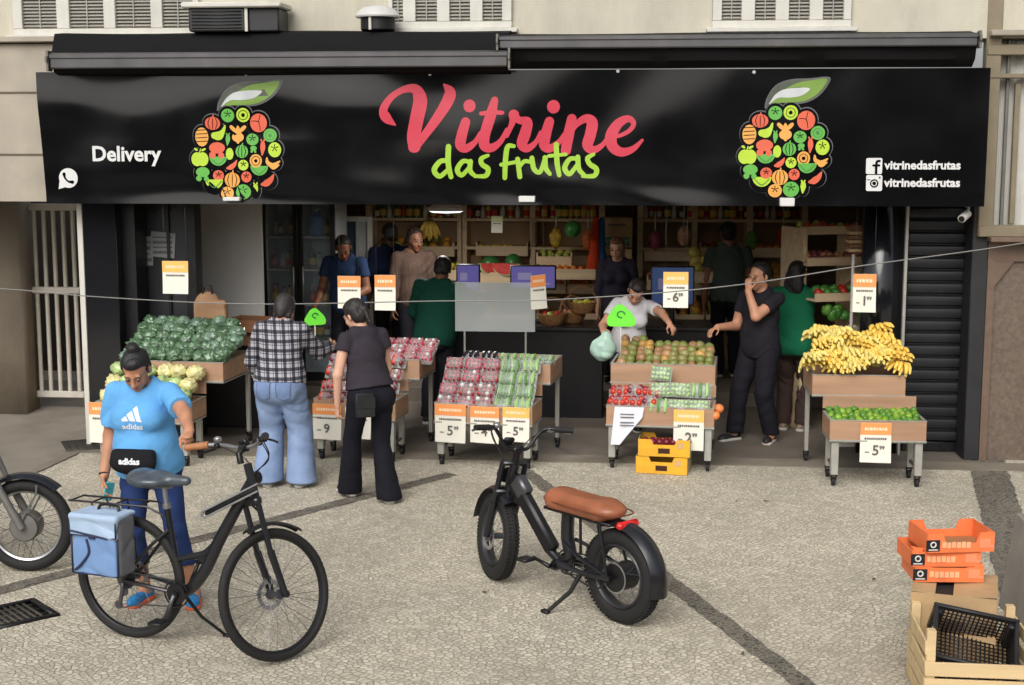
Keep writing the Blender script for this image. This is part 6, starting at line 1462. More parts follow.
for q in (-1, 1): mb.tube([(.965, q * .08, .80), (1.06, q * .08, .50)], .019, 10); mb.tube([(1.055, q * .08, .52), (1.13, q * .08, RW)], [.025, .023], 10)
fke = fre('fork', mb, M_bframe)
mb = MB(); mb.cyl((1.05, 0, .70), (1.12, 0, .695), .052, 18); hl = fre('headlight', mb, M_black); mb = MB(); mb.cyl((1.121, 0, .695), (1.126, 0, .6945), .045, 18); mb.build('lens', mat('lamp_glass', (190, 196, 200), .1), hl)
mb = MB(); mb.tube([(.955, 0, .80), (.935, 0, .875)], .024, 12); mb.box((.94, 0, .885), (.05, .07, .05), b=.012); fre('stem', mb, M_black)
mb = MB(); half = [(.94, .02, .89), (.945, .075, .90), (.945, .14, .99), (.92, .19, 1.03), (.85, .325, 1.035)]
L2 = crv(half, 5); mb.tube([(p[0], -p[1], p[2]) for p in L2[::-1]] + L2, .0125, 10); hbe = fre('handlebar', mb, M_black)
for q in (-1, 1):
    mb = MB(); mb.tube([(.895, q * .225, 1.032), (.845, q * .335, 1.036)], [.020, .019], 12); mb.build('grip', M_rubber, hbe)
    mb = MB(); mb.tube(crv([(.92, q * .20, 1.03), (.955, q * .23, 1.025), (.93, q * .29, 1.015), (.89, q * .335, 1.01)], 4), .008, 6); mb.box((.925, q * .205, 1.025), (.04, .04, .035), b=.008); mb.build('brake_lever', M_alu if q < 0 else M_gun, hbe)
mb = MB(); mb.box((.95, .06, .94), (.03, .07, .06), rot=(0, R(-40), 0), b=.01); mb.build('display', M_black, hbe)
mb = MB(); mb.ell((.915, .165, 1.045), (.026, .026, .02), 12, 8); mb.build('bell', M_alu, hbe)
mb = MB()
for q, b_ in ((-1, .11), (1, .09), (1, .14)): mb.tube(crv([(.925, q * .2, 1.02), (1.0 + b_ * .5, q * .12, .93), (1.03, q * .05, .78), (1.05, q * .09, .55)], 6), .0035, 5)
fre('brake_cable', mb, M_blackp)
crankset(eb, (.53, .235), .15, 190, y=.09)
mb = MB(); mb.tube([(0, -.07, RW + .05), (.53, -.05, .235 + .075)], .0045, 5); mb.tube([(0, -.07, RW - .05), (.53, -.05, .235 - .075)], .0045, 5); mb.build('chain', M_gun, eb)
mb = MB(); mb.tube([(.26, .085, .25), (.30, .13, .14), (.40, .225, .012)], [.016, .014, .013], 8); mb.box((.41, .232, .012), (.06, .04, .02), b=.006); mb.build('kickstand', M_black, eb)
mb = MB(); mb.tube(crv([(.02, .1, .30), (.10, .095, .20), (.30, .095, .22), (.50, .06, .25)], 5), .006, 5); mb.build('motor_cable', M_blackp, eb)

# ---- motorcycle at the left edge
fa_w = W(27, 525, y=-3.86)
mc = empty('motorcycle', (fa_w.x, -3.86, 0), R(3), 'dark motorcycle with spoked front wheel and drum hub at the left edge', 'motorcycle')
RM = .312; M_dkb = mat('dark_blue_paint', (22, 24, 34), .25, .2, .15, 6, coat=.6)
wheel(mc, (0, 0, RM), RM, .040, hub=.095, hubw=.12, spokes=36, rimc=M_alu, rimw=.016); 
hubm = MB(); hubm.lathe([(.03, -.068), (.09, -.062), (.098, -.05), (.098, .05), (.09, .062), (.03, .068)], 28, T((0, 0, RM), (R(90), 0, 0))); hubm.build('drum_brake', mat('cast_aluminium', (118, 116, 112), .45, .4, .1, 14), mc)
wheel(mc, (-1.25, 0, RM), RM, .048, hub=.10, hubw=.14, spokes=36, rimc=M_alu, rimw=.018)
mb = MB(); fender(mb, (0, 0, RM), RM + .018, .12, 48, 150, 20, crown=.03); mb.build('mudguard', M_dkb, mc)
mb = MB()
for q in (-1, 1): mb.tube([(0, q * .09, RM), (-.16, q * .09, .62)], [.026, .026], 12); mb.tube([(-.15, q * .09, .60), (-.30, q * .09, .98)], .018, 12); mb.tube([(-.02, q * .078, RM + .02), (.10, q * .072, .55), (.1, q * .06, .60)], .006, 6)
mb.box((-.25, 0, .86), (.06, .22, .05), rot=(0, R(-20), 0), b=.012); mb.build('fork', mat('cast_aluminium', (118, 116, 112), .45, .4, .1, 14), mc)
s = SDF(.02); s.ell((-.28, 0, .86), (.10, .11, .11)); s.cuts = [((-.22, 0, .86), (1, 0, 0))]; hl = link_mesh('headlight', s.mesh('headlight', M_dkb, .012), mc); mb = MB(); mb.ell((-.222, 0, .86), (.03, .09, .09), 18, 8); mb.build('lens', mat('lamp_glass', (190, 196, 200), .1), hl)
mb = MB(); L2 = crv([(-.31, 0, 1.0), (-.31, .08, 1.03), (-.33, .25, 1.08), (-.42, .36, 1.06)], 4); mb.tube([(p[0], -p[1], p[2]) for p in L2[::-1]] + L2[1:], .012, 8); hb_ = mb.build('handlebar', M_chrome, mc)
for q in (-1, 1): mb = MB(); mb.tube([(-.38, q * .31, 1.07), (-.44, q * .385, 1.055)], .018, 10); mb.build('grip', M_rubber, hb_)
mb = MB(); mb.tube([(-.3, 0, .92), (-.75, 0, .78), (-1.35, 0, .72)], .03, 10); mb.tube([(-.32, 0, .85), (-.5, 0, .35), (-1.0, 0, .30)], .024, 10)
for q in (-1, 1): mb.tube([(-.85, q * .12, .32), (-1.25, q * .12, RM)], .022, 8); mb.tube([(-1.22, q * .13, RM + .02), (-1.1, q * .13, .7)], .022, 8)
mb.build('frame', M_black, mc)
s = SDF(.04); s.ell((-.55, 0, .90), (.26, .14, .12)).ell((-.40, 0, .88), (.14, .12, .10)); link_mesh('fuel_tank', s.mesh('fuel_tank', M_dkb, .018), mc)
s = SDF(.04); s.rbox((-1.05, 0, .84), (.34, .13, .05), .04); link_mesh('seat', s.mesh('seat', mat('black_vinyl_seat', (26, 26, 28), .5), .016), mc)
mb = MB(); mb.box((-.66, 0, .45), (.32, .26, .22), b=.03)
for k_ in range(6): mb.box((-.56, 0, .60 + k_ * .028), (.2, .2, .012), b=.003)
mb.tube([(-.48, -.08, .6), (-.36, -.12, .45), (-.55, -.15, .24), (-1.4, -.17, .32)], [.022, .022, .025, .045], 10); mb.build('engine', M_gun, mc)
mb = MB(); fender(mb, (-1.25, 0, RM), RM + .03, .15, 30, 170, 20, crown=.03); mb.build('mudguard', M_dkb, mc)
mb = MB(); mb.tube([(-.9, .1, .3), (-.95, .2, .15), (-1.02, .28, .012)], .014, 8); mb.build('kickstand', M_black, mc)
# ------------------------------------------------------------------ crates at the lower right
bx = W(964, 640, y=-5.45).x
t = empty('cardboard_box', (bx + .02, -5.12, 0), R(-14), 'plain cardboard box with a black open slot under the orange crates', 'cardboard box')
w, d, h = .43, .40, .47; th = .006
mb = MB()
mb.box((0, -d / 2, h / 2), (w, th, h)); mb.box((0, d / 2, h / 2), (w, th, h))
for q in (-1, 1): mb.box((q * w / 2, 0, h / 2), (th, d - .014, h))
mb.box((0, 0, .004), (w - .02, d - .02, .006)); mb.build('walls', M_card, t, smooth=False)
for q, wd in ((-1, .12), (1, .22)): mb = MB(); mb.box((q * (w / 2 - wd / 2), 0, h + .004), (wd, d, th), rot=(0, R(q * -3), 0)); mb.build('flap', M_card, t, smooth=False)
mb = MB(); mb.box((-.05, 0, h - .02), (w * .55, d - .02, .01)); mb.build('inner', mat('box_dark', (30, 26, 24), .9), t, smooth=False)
mb = MB(); mb.box((.0, -d / 2 - .004, .3), (.12, .002, .07)); mb.build('print', mat('carton_brown_print', (120, 90, 62), .8), t, smooth=False)
M_orc = mat('orange_carton', (236, 122, 70), .55, 0, .12, 8); M_orcd = mat('carton_brown', (158, 112, 72), .8)
oc = W(949, 577, y=-5.15)
for k in range(3):
    lab = ('bottom orange fruit carton of the stack of three', 'middle orange fruit carton of the stack, pushed to the left', 'top open orange fruit carton of the stack of three')[k]
    t, f = carton((oc.x + (.0, -.025, .035)[k], -4.98 + (.0, .0, -.015)[k], .482 + .085 * k), R((3, 6, 10)[k]), lab, .365, .28, .105 if k == 2 else .083, M_orc, M_orcd, .055 if k == 2 else .004, .08, False)
    y = -.14 - .0045
    mb = MB(); mb.box((-.155, y, .040), (.075, .003, .062), b=.001); mb.build('black_label', mat('label_black', (28, 26, 30), .5), f, smooth=False)
    mb = MB(); mb.tube([(-.155 + .014 * math.cos(a), y - .003, .046 + .014 * math.sin(a)) for a in [2 * math.pi * i / 12 for i in range(12)]], .004, 5, closed=True); mb.box((-.155, y - .003, .018), (.05, .002, .006)); mb.build('white_mark', M_wp, f, smooth=False)
    mb = MB(); rr = random.Random(k); x = -.105
    for i in range(6): wd = rr.uniform(.018, .024); mb.box((x + wd / 2, y, .042 + rr.uniform(-.002, .002)), (wd, .003, .032)); mb.box((x + wd / 2, y - .0006, .042), (wd * .4, .003, .012)); x += wd + .005
    mb.build('print_row', mat('pale_orange_print', (240, 176, 130), .6), f, smooth=False)
    mb = MB(); mb.box((.13, y, .048), (.06, .003, .05)); mb.box((.165, y - .001, .03), (.03, .003, .016)); mb.build('side_print', mat('salmon_print', (236, 140, 100), .6), f, smooth=False)
    for q in (-1, 1):
        mb = MB(); mb.add([(q * .178, -.135, .0), (q * .178, -.135, .1), (q * .12, -.135, .1), (q * .178, -.085, .1)], [(0, 1, 2), (0, 3, 1), (1, 3, 2)]); mb.build('corner_brace', M_orc, t, smooth=False)
# wooden crate with a black plastic crate lying in it
cx = W(938, 660, y=-5.93).x
t = empty('wooden_crate', (cx + .255, -5.50, 0), R(-1), 'open pale wooden slatted crate at the lower right corner', 'wooden crate')
w, d = .53, .48
for q in (-1, 1):
    for r_ in (-1, 1): mb = MB(); mb.box((q * (w / 2 - .025), r_ * (d / 2 - .03), .21), (.045, .045, .42), b=.003); mb.build('corner_post', M_pine, t)
for z in (.05, .14, .225):
    for r_ in (-1, 1): mb = MB(); mb.box((0, r_ * (d / 2 + .0), z), (w + .01, .012, .072), b=.002); mb.build('slat', M_pine, t)
for z in (.05, .14, .225, .33):
    for q in (-1, 1): mb = MB(); mb.box((q * (w / 2 + .0), 0, z), (.012, d - .016, .07), b=.002); mb.build('slat', M_pine, t)
for i in range(5): mb = MB(); mb.box((-.2 + .1 * i, 0, .014), (.085, d - .02, .012), b=.002); mb.build('base_slat', M_pine, t)
t = empty('plastic_crate', (cx + .25, -5.46, .17), 0, 'black mesh plastic crate lying tilted inside the wooden crate', 'plastic crate'); t.rotation_euler = (R(34), R(9), R(-7))
M_pc = mat('black_crate_plastic', (34, 33, 34), .4, 0, .2, 12, .1, 60)
w, d, h = .40, .32, .20
def grille(mb, p0, ux, uz, W2, H2, nx, nz, n):
    p0 = Vector(p0); ux = Vector(ux); uz = Vector(uz)
    for i in range(nx + 1): a = p0 + ux * (W2 * i / nx); mb.tube([a, a + uz * H2], .0045, 4)
    for j in range(nz + 1): a = p0 + uz * (H2 * j / nz); mb.tube([a, a + ux * W2], .0045, 4)
mb = MB(); grille(mb, (-w / 2, -d / 2, 0), (1, 0, 0), (0, 1, 0), w, d, 18, 14, 0); mb.build('base_mesh', M_pc, t)
for p0, ux, L_ in (((-w / 2, -d / 2, 0), (1, 0, 0), w), ((-w / 2, d / 2, 0), (1, 0, 0), w), ((-w / 2, -d / 2, 0), (0, 1, 0), d), ((w / 2, -d / 2, 0), (0, 1, 0), d)):
    mb = MB(); grille(mb, p0, ux, (0, 0, 1), L_, h, int(L_ / .022), 8, 0); mb.build('side_mesh', M_pc, t)
mb = MB(); mb.box((0, -d / 2, h), (w + .03, .022, .022), b=.005); mb.box((0, d / 2, h), (w + .03, .022, .022), b=.005)
for q in (-1, 1): mb.box((q * w / 2, 0, h), (.022, d - .024, .022), b=.005)
mb.build('rim', M_pc, t)
for q in (-1, 1):
    for r_ in (-1, 1): mb = MB(); mb.box((q * (w / 2 - .012), r_ * (d / 2 - .012), h / 2), (.05, .05, h - .026), b=.008); mb.build('corner', M_pc, t)
mb = MB(); mb.box((-w / 2 - .006, 0, .11), (.003, .11, .08)); mb.build('label', M_paper, t, smooth=False)
# grey planter block
p = W(1006, 640, y=-5.0)
t = empty('stone_block', (p.x + .64, -4.5, 0), R(4), 'grey tapered stone block at the right edge behind the crates', 'stone block')
mb = MB(); mb.add([(-.40, -.5, 0), (.40, -.5, 0), (.40, .5, 0), (-.40, .5, 0), (-.34, -.42, .52), (.36, -.42, .52), (.36, .44, .60), (-.34, .44, .60)], [(3, 2, 1, 0), (0, 1, 5, 4), (1, 2, 6, 5), (2, 3, 7, 6), (3, 0, 4, 7), (4, 5, 6, 7)]); mb.build('block', mat('grey_stone', (138, 132, 124), .85, 0, .14, 6, .3, 60, dirt=.3), t, smooth=False)
pts = [(-.30 + .06 * i, .38 - .07 * i + .02 * math.sin(i * 2.1), .615 - .007 * i) for i in range(10)]
mb = MB(); mb.tube(crv(pts, 4), [.022 + .006 * math.sin(i * 2.2) for i in range(37)], 8); mb.build('rope', mat('dark_rope', (60, 56, 52), .9, 0, .3, 60, .6, 200), t)
# ------------------------------------------------------------------ inside the shop
M_shelf = wood_mat('shelf_wood', (216, 190, 154), 1, .6); M_bk = mat('shelf_back', (168, 140, 106), .8, 0, .15, 3)
def rack(x0, x1, y, zs, d, label, ups=3, back=True, top=2.35):
    t = empty('shelf_rack', ((x0 + x1) / 2, y, RF), 0, label, 'shelving'); w = x1 - x0
    for i in range(ups):
        mb = MB(); mb.box((-w / 2 + w * i / (ups - 1), 0, (top - RF) / 2), (.07, d, top - RF), b=.004); mb.build('upright', M_shelf, t, smooth=False)
    for z in zs: mb = MB(); mb.box((0, -.005, z - RF), (w, d + .02, .035), b=.003); mb.build('shelf', M_shelf, t, smooth=False)
    if back: mb = MB(); mb.box((0, d / 2 + .01, (top - RF) / 2), (w, .02, top - RF)); mb.build('back_panel', M_bk, t, smooth=False)
    return t
def zat(v, y): return W(512, v, y=y).z
def xat(u, y): return W(u, 250, y=y).x
YB = 4.6
zb, zf, zl = zat(219, YB), zat(247, YB), zat(285, YB)
rack(xat(466, YB), xat(602, YB), YB, [zb, zf, zl, .75], .4, 'tall wooden shelving with bottles on its top shelf behind the middle monitor')
rack(xat(640, YB), xat(802, YB), YB, [zb, zf, zl, .75], .4, 'tall wooden shelving behind the man in black', 4)
rack(xat(372, YB), xat(462, YB), YB, [zb, zf, zl, .75], .4, 'tall wooden shelving behind the brown striped shirt', 2)
# bottles and jars
BC = [(176, 60, 46), (216, 190, 110), (70, 100, 52), (206, 206, 196), (120, 70, 40), (190, 120, 50), (96, 44, 40)]
meBt = []
for i, c in enumerate(BC):
    r = .030 + .006 * (i % 3); mb = MB(); h = .17 + .02 * (i % 3); mb.mi = 0; mb.lathe([(r, 0), (r, h * .6), (r * .9, h * .68), (r * .4, h * .8), (r * .4, h * .92)], 12); mb.mi = 1; mb.lathe([(r * 1.02, h * .12), (r * 1.02, h * .5)], 12); mb.mi = 2; mb.lathe([(r * .5, h * .92), (r * .5, h)], 10)
    meBt.append(mb.mesh('bottle', [mat('bottle_glass_%d' % i, c, .25, 0, .15), mat('bottle_label_%d' % (i % 3), [(220, 214, 196), (206, 60, 50), (226, 190, 80)][i % 3], .6), mat('bottle_cap_%d' % (i % 2), [(190, 40, 40), (30, 30, 32)][i % 2], .4)]))
rr = random.Random(5)
for (a, b, lb) in ((470, 530, 'small bottle on the top shelf left of the middle upright'), (537, 598, 'small bottle on the top shelf right of the middle upright'), (645, 690, 'small bottle on the top shelf above the right monitor'), (694, 798, 'small bottle on the top shelf above the man in the cap'), (378, 458, 'small bottle on the top shelf above the brown striped shirt')):
    u = a
    while u < b:
        put('bottle', rr.choice(meBt), (xat(u, YB - .08), YB - .08 + rr.uniform(-.05, .05), zb + .018), (0, 0, rr.uniform(0, 6)), lb, 'bottle', 'bottles on the top shelves'); u += rr.uniform(5.5, 8.5)
# fruit heaps on the shelves
FR = dict(apple=((.038, .038, .036), [(176, 44, 40), (190, 84, 50), (150, 168, 70)]), orange=((.04, .04, .04), [(226, 130, 40), (216, 112, 36)]), lemon=((.034, .046, .034), [(228, 202, 70), (206, 196, 80)]), melon=((.085, .075, .075), [(196, 180, 90), (214, 196, 110)]), onion=((.036, .036, .034), [(140, 62, 70), (160, 78, 76), (196, 140, 96)]), pear=((.04, .04, .055), [(170, 180, 80), (190, 186, 96)]), pepper=((.042, .042, .052), [(60, 120, 50), (82, 140, 56), (196, 50, 40)]), garlic=((.03, .03, .028), [(214, 206, 190), (200, 186, 160)]), watermelon=((.13, .10, .10), [(50, 110, 54)]), leaf=((.07, .06, .05), [(70, 130, 50), (96, 150, 60)]), papaya=((.07, .05, .05), [(214, 150, 60), (150, 160, 70)]))
MEF = {k: [lumpy(k, r, mat('%s_skin_%d' % (k, i), c, .4, 0, .2, 9, coat=.1), i + 3, .08 if k not in ('leaf',) else .35, 1.4 if k != 'leaf' else 3, 10, 7) for i, c in enumerate(cs)] for k, (r, cs) in FR.items()}
def heap(kind, c, w, d, n, label, group, slope=.35, rz=0, cat=None):
    r = FR[kind][0][0]; cols = max(2, int(w / (r * 1.95))); K = T(c, (0, 0, rz))
    for i in range(n):
        col = i % cols; row = i // cols; dx = (col + .5) / cols - .5 + .012 * random.uniform(-1, 1) / w; y = -d / 2 + (row + .5) * r * 1.75
        if y > d / 2: y = random.uniform(-d / 2, d / 2); z = r * 2.0 + slope * (y + d / 2) * .9
        else: z = r + slope * (y + d / 2)
        put(kind, random.choice(MEF[kind]), K @ Vector((dx * w, y, z + random.uniform(0, r * .25))), (random.uniform(-1, 1), random.uniform(-1, 1), random.uniform(0, 6)), label, cat or kind, group)
def slope_bin(c, w, d, label, rz=0, hgt=.12, m=None):
    t = empty('fruit_bin', c, rz, label, 'fruit bin'); m = m or M_shelf
    mb = MB(); mb.box((0, 0, .0), (w, d, .02), rot=(R(0), 0, 0)); mb.box((0, -d / 2, hgt / 2 - .01), (w, .018, hgt)); 
    for q in (-1, 1): mb.box((q * w / 2, 0, hgt * .6), (.018, d, hgt * 1.4))
    mb.build('bin', m, t, smooth=False); return t
Yd = 3.75
def binheap(u0, u1, v, y, kind, n, d, lb, lh, grp, slope=.45):
    a, b = xat(u0, y), xat(u1, y); z = zat(v, y); slope_bin(((a + b) / 2, y, z - .10), b - a, d, lb); heap(kind, ((a + b) / 2, y, z - .09), (b - a) * .92, d * .9, n, lh, grp, slope)
binheap(478, 526, 272, Yd, 'watermelon', 2, .4, 'wooden fruit bin of cut melons behind the left monitor', 'dark green watermelon in the bin left of the middle upright', 'watermelons in the bin')
a = xat(498, Yd - .2); mb = MB()
for k_, (dx, rot) in enumerate(((-.06, .4), (.09, -.3))):
    t = empty('melon_slice', (a + dx, Yd - .16 - .05 * k_, zat(262, Yd)), rot, ('left wedge of red watermelon facing the street', 'right wedge of red watermelon facing the street')[k_], 'melon slice')
    pts = [(.16 * math.cos(i * math.pi / 12), -.16 * math.sin(i * math.pi / 12) * .8) for i in range(13)]
    mb = MB(); mb.prism(pts, -.03, .03); mb.build('flesh', mat('melon_flesh', (206, 74, 66), .4, 0, .15, 20), t, smooth=False); mb = MB(); mb.tube([(x * 1.03, 0, z * 1.03) for x, z in pts], .022, 6, flat=1.3); mb.build('rind', mat('melon_rind', (196, 206, 160), .5), t)
binheap(478, 528, 246, YB - .15, 'lemon', 14, .3, 'wooden bin on the second shelf holding lemons', 'yellow lemon on the second shelf left of the middle upright', 'lemons on the second shelf')
binheap(538, 596, 268, Yd, 'orange', 18, .4, 'wooden bin of oranges right of the middle upright', 'orange in the bin right of the middle upright', 'oranges in the bin')
binheap(538, 572, 256, Yd + .12, 'pear', 12, .3, 'wooden bin of green pears behind the oranges', 'green pear heaped behind the oranges', 'pears behind the oranges')
binheap(645, 690, 250, YB - .12, 'garlic', 16, .3, 'bin of garlic on the shelf above the right monitor', 'white garlic bulb on the shelf above the right monitor', 'garlic bulbs')
binheap(648, 668, 278, Yd, 'onion', 12, .35, 'bin of purple onions left of the right monitor', 'purple onion in the bin left of the right monitor', 'purple onions')
binheap(690, 712, 270, Yd, 'melon', 5, .4, 'bin of pale melons behind the right monitor', 'pale yellow melon behind the right monitor', 'pale melons')
binheap(700, 740, 246, YB - .1, 'apple', 14, .3, 'bin of apples on the shelf behind the cap', 'apple on the shelf behind the man in the cap', 'apples on the shelf')
binheap(744, 796, 246, YB - .1, 'orange', 14, .3, 'bin of oranges on the right shelf', 'orange on the right end of the second shelf', 'oranges on the right shelf')
binheap(740, 800, 275, YB - .2, 'papaya', 12, .4, 'bin of papayas at the right end of the shelves', 'papaya on the right end of the third shelf', 'papayas')
binheap(380, 455, 247, YB - .1, 'papaya', 12, .3, 'bin of papayas behind the brown striped shirt', 'papaya on the shelf behind the brown striped shirt', 'papayas at the left')
binheap(440, 462, 270, Yd, 'lemon', 12, .35, 'bin of lemons beside the dark green jumper', 'lemon heaped beside the dark green jumper', 'lemons at the left')
# hanging melon ball, paper notice, boxes with green prints, draped cloths
t = empty('melon_ball', W(573, 229, y=3.3), 0, 'round green melon hanging in a net in front of the shelves', 'melon'); o = link_mesh('melon', lumpy('melon', (.095, .095, .095), mat('bright_green_melon', (64, 140, 66), .4, 0, .4, 12), 2, .04, 1, 16, 11), t); mb = MB(); mb.cyl((0, 0, .09), (0, 0, .5), .004, 5); mb.build('cord', M_black, t)
p = W(497, 216, y=3.4); price_sign('pale green paper sign hanging from the top shelf', p, .13, .19, '', 0, mat('pale_green_print', (196, 210, 150), .6), .35, thread=.25)
xb = W(617, 225, y=3.9)
for k_ in range(2):
    t = empty('produce_box', (xb.x, 3.95, zat(241, 3.9) - .42 + .36 * k_), 0, ('lower stacked pale cardboard box between the two shelf racks', 'upper stacked pale cardboard box with two green prints')[k_], 'cardboard box'); mb = MB(); mb.box((0, 0, .17), (.36, .3, .34), b=.006); mb.build('box', M_card, t, smooth=False)
    if k_:
        for q in (-1, 1):
            mb = MB(); mb.box((q * .085, -.153, .07), (.12, .004, .10)); o = mb.build('green_print', mat('green_box_print', (60, 120, 74), .6), t, smooth=False); mb = MB(); mb.tube([(q * .085 + x, -.157, .07 + z) for x, z in ((-.04, .025), (-.02, -.025), (0, .02), (.02, -.025), (.04, .025))], .006, 5); mb.build('white_mark', M_wp, o)
    mb = MB(); mb.box((0, -.152, .26), (.2, .003, .02)); mb.build('print', M_print, t, smooth=False)
t = empty('box_stand', (xb.x, 3.95, RF), 0, 'wooden stand carrying the pale boxes', 'stand'); mb = MB(); mb.box((0, 0, .30), (.42, .34, .60 + 0 * 1), b=.005); mb.build('body', M_lamd, t, smooth=False)
t['label'] = 'wooden stand carrying the pale boxes'
zst = zat(241, 3.9) - .42
mb = MB(); mb.box((0, 0, (zst - RF + .60) / 2), (.36, .30, zst - RF - .60)); mb.build('upper_body', M_lamd, t, smooth=False)
for k_, (u, c, lb) in enumerate(((594, (196, 66, 34), 'orange red cloth bag hanging beside the boxes'), (600, (40, 96, 150), 'blue cloth bag hanging beside the boxes'))):
    p = W(u, 235, y=3.6); t = empty('cloth_bag', (p.x, p.y + .05 * k_, p.z - .45), R(10), lb, 'bag'); s = SDF(.03); s.cap((0, 0, .1), (.02, 0, .62), .07, .035); s.ell((0, 0, .12), (.08, .05, .12)); s.disp = folds(.008, 30, 12, k_); link_mesh('bag', s.mesh('bag', cloth('hung_cloth_%d' % k_, c), .014), t)
# checkout counter, monitors, clear screen
x0, x1 = xat(428, 1.9), xat(604, 1.9)
t = empty('checkout_counter', ((x0 + x1) / 2, 2.0, 0), 0, 'long black checkout counter behind the middle cart', 'counter'); w = x1 - x0
mb = MB(); mb.box((0, 0, .46), (w, .6, .92), b=.006); mb.build('body', M_black, t); mb = MB(); mb.box((0, -.02, .94), (w + .06, .68, .04), b=.008); mb.build('counter_top', mat('dark_counter_top', (40, 38, 40), .3), t)
x0, x1 = xat(640, 2.0), xat(712, 2.0)
t = empty('checkout_counter', ((x0 + x1) / 2, 2.1, 0), 0, 'small black checkout counter under the right monitor', 'counter'); w = x1 - x0
mb = MB(); mb.box((0, 0, .46), (w, .6, .92), b=.006); mb.build('body', M_black, t); mb = MB(); mb.box((0, -.02, .94), (w + .04, .66, .04), b=.008); mb.build('counter_top', mat('dark_counter_top', (40, 38, 40), .3), t)
def monitor(u0, u1, v0, v1, y, label, col, st):
    a, b = W(u0, v0, y=y), W(u1, v1, y=y); w, h = b.x - a.x, a.z - b.z; t = empty('monitor', ((a.x + b.x) / 2, y, b.z), 0, label, 'computer monitor')
    mb = MB(); mb.box((0, .02, h / 2), (w, .04, h), b=.008); mb.build('case', M_blackp, t)
    mb = MB(); mb.box((0, -.0015, h / 2 + .004), (w - .03, .004, h - .04)); sc_ = mb.build('screen', emis_mat('lit_screen', col, st), t, smooth=False)
    mb = MB(); mb.box((-w * .18, -.0045, h * .55), (w * .3, .002, h * .28)); mb.box((.06, -.0045, h * .25), (w * .5, .002, h * .06)); mb.build('window', emis_mat('screen_window', (168, 160, 206), st * .8), sc_, smooth=False)
    mb = MB(); mb.cyl((0, .03, .02), (0, .03, -(b.z - .965)), .025); mb.box((0, .03, -(b.z - .965)), (.2, .16, .015), b=.005); mb.build('stand', M_black, t)
monitor(510, 556, 265, 290, 1.95, 'lavender lit computer monitor above the clear screen', (112, 102, 178), .55)
monitor(456, 480, 264, 292, 2.15, 'lavender lit computer monitor partly behind the dark green jumper', (112, 102, 178), .55)
monitor(651, 694, 266, 306, 1.95, 'computer monitor with blue screen behind the amber price sign', (70, 96, 150), .35)
a, b = W(455, 282, y=.93), W(535, 332, y=.93)
t = empty('clear_screen', ((a.x + b.x) / 2, .93, b.z), 0, 'translucent rectangular acrylic screen standing in front of the dark green jumper', 'screen')
M_acr = bpy.data.materials.new('frosted_acrylic'); M_acr.use_nodes = True; p_ = M_acr.node_tree.nodes['Principled BSDF']; p_.inputs['Base Color'].default_value = (.66, .70, .68, 1); p_.inputs['Alpha'].default_value = .36; p_.inputs['Roughness'].default_value = .25
mb = MB(); mb.box((0, 0, (a.z - b.z) / 2), (b.x - a.x, .008, a.z - b.z)); mb.build('sheet', M_acr, t, smooth=False)
mb = MB()
for q in (-1, 1): mb.tube([(q * .3, .012, .03), (q * .3, .012, .012 - b.z), (q * .3, .1, .012 - b.z)], .01, 6)
mb.build('bracket', M_steel, t)
# baskets on the counter
M_wick = mat('wicker', (150, 108, 64), .8, 0, .35, 40, .8, 70)
for k_, (u, v, lb, kd) in enumerate(((552, 318, 'wicker basket with fruit at the right of the clear screen', 'apple'), (582, 305, 'wicker basket tilted beside the cashier', 'lemon'), (572, 322, 'wicker basket standing at the counter front', 'onion'))):
    p = W(u, v, y=1.85 + .1 * k_); t = empty('basket', (p.x, p.y, max(.962, p.z - .08)), .3 * k_, lb, 'basket')
    mb = MB(); mb.lathe([(.10, 0), (.13, .04), (.15, .10), (.155, .115), (.14, .115), (.13, .05), (.09, .012), (.01, .012)], 20); mb.build('bowl', M_wick, t)
    mb = MB(); mb.tube([(.15 * math.cos(i * math.pi / 10), 0, .11 + .17 * math.sin(i * math.pi / 10)) for i in range(11)], .009, 6); mb.build('handle', M_wick, t)
    for i in range(7): put(kd, MEF[kd][i % len(MEF[kd])], (p.x + .07 * math.cos(i * .9), p.y + .07 * math.sin(i * .9), t.location.z + .085 + .02 * (i % 2)), (i, i, 0), '%s in %s' % (kd, ('the basket right of the clear screen', 'the tilted basket by the cashier', 'the basket at the counter front')[k_]), kd, 'fruit in basket %s' % ('one', 'two', 'three')[k_])
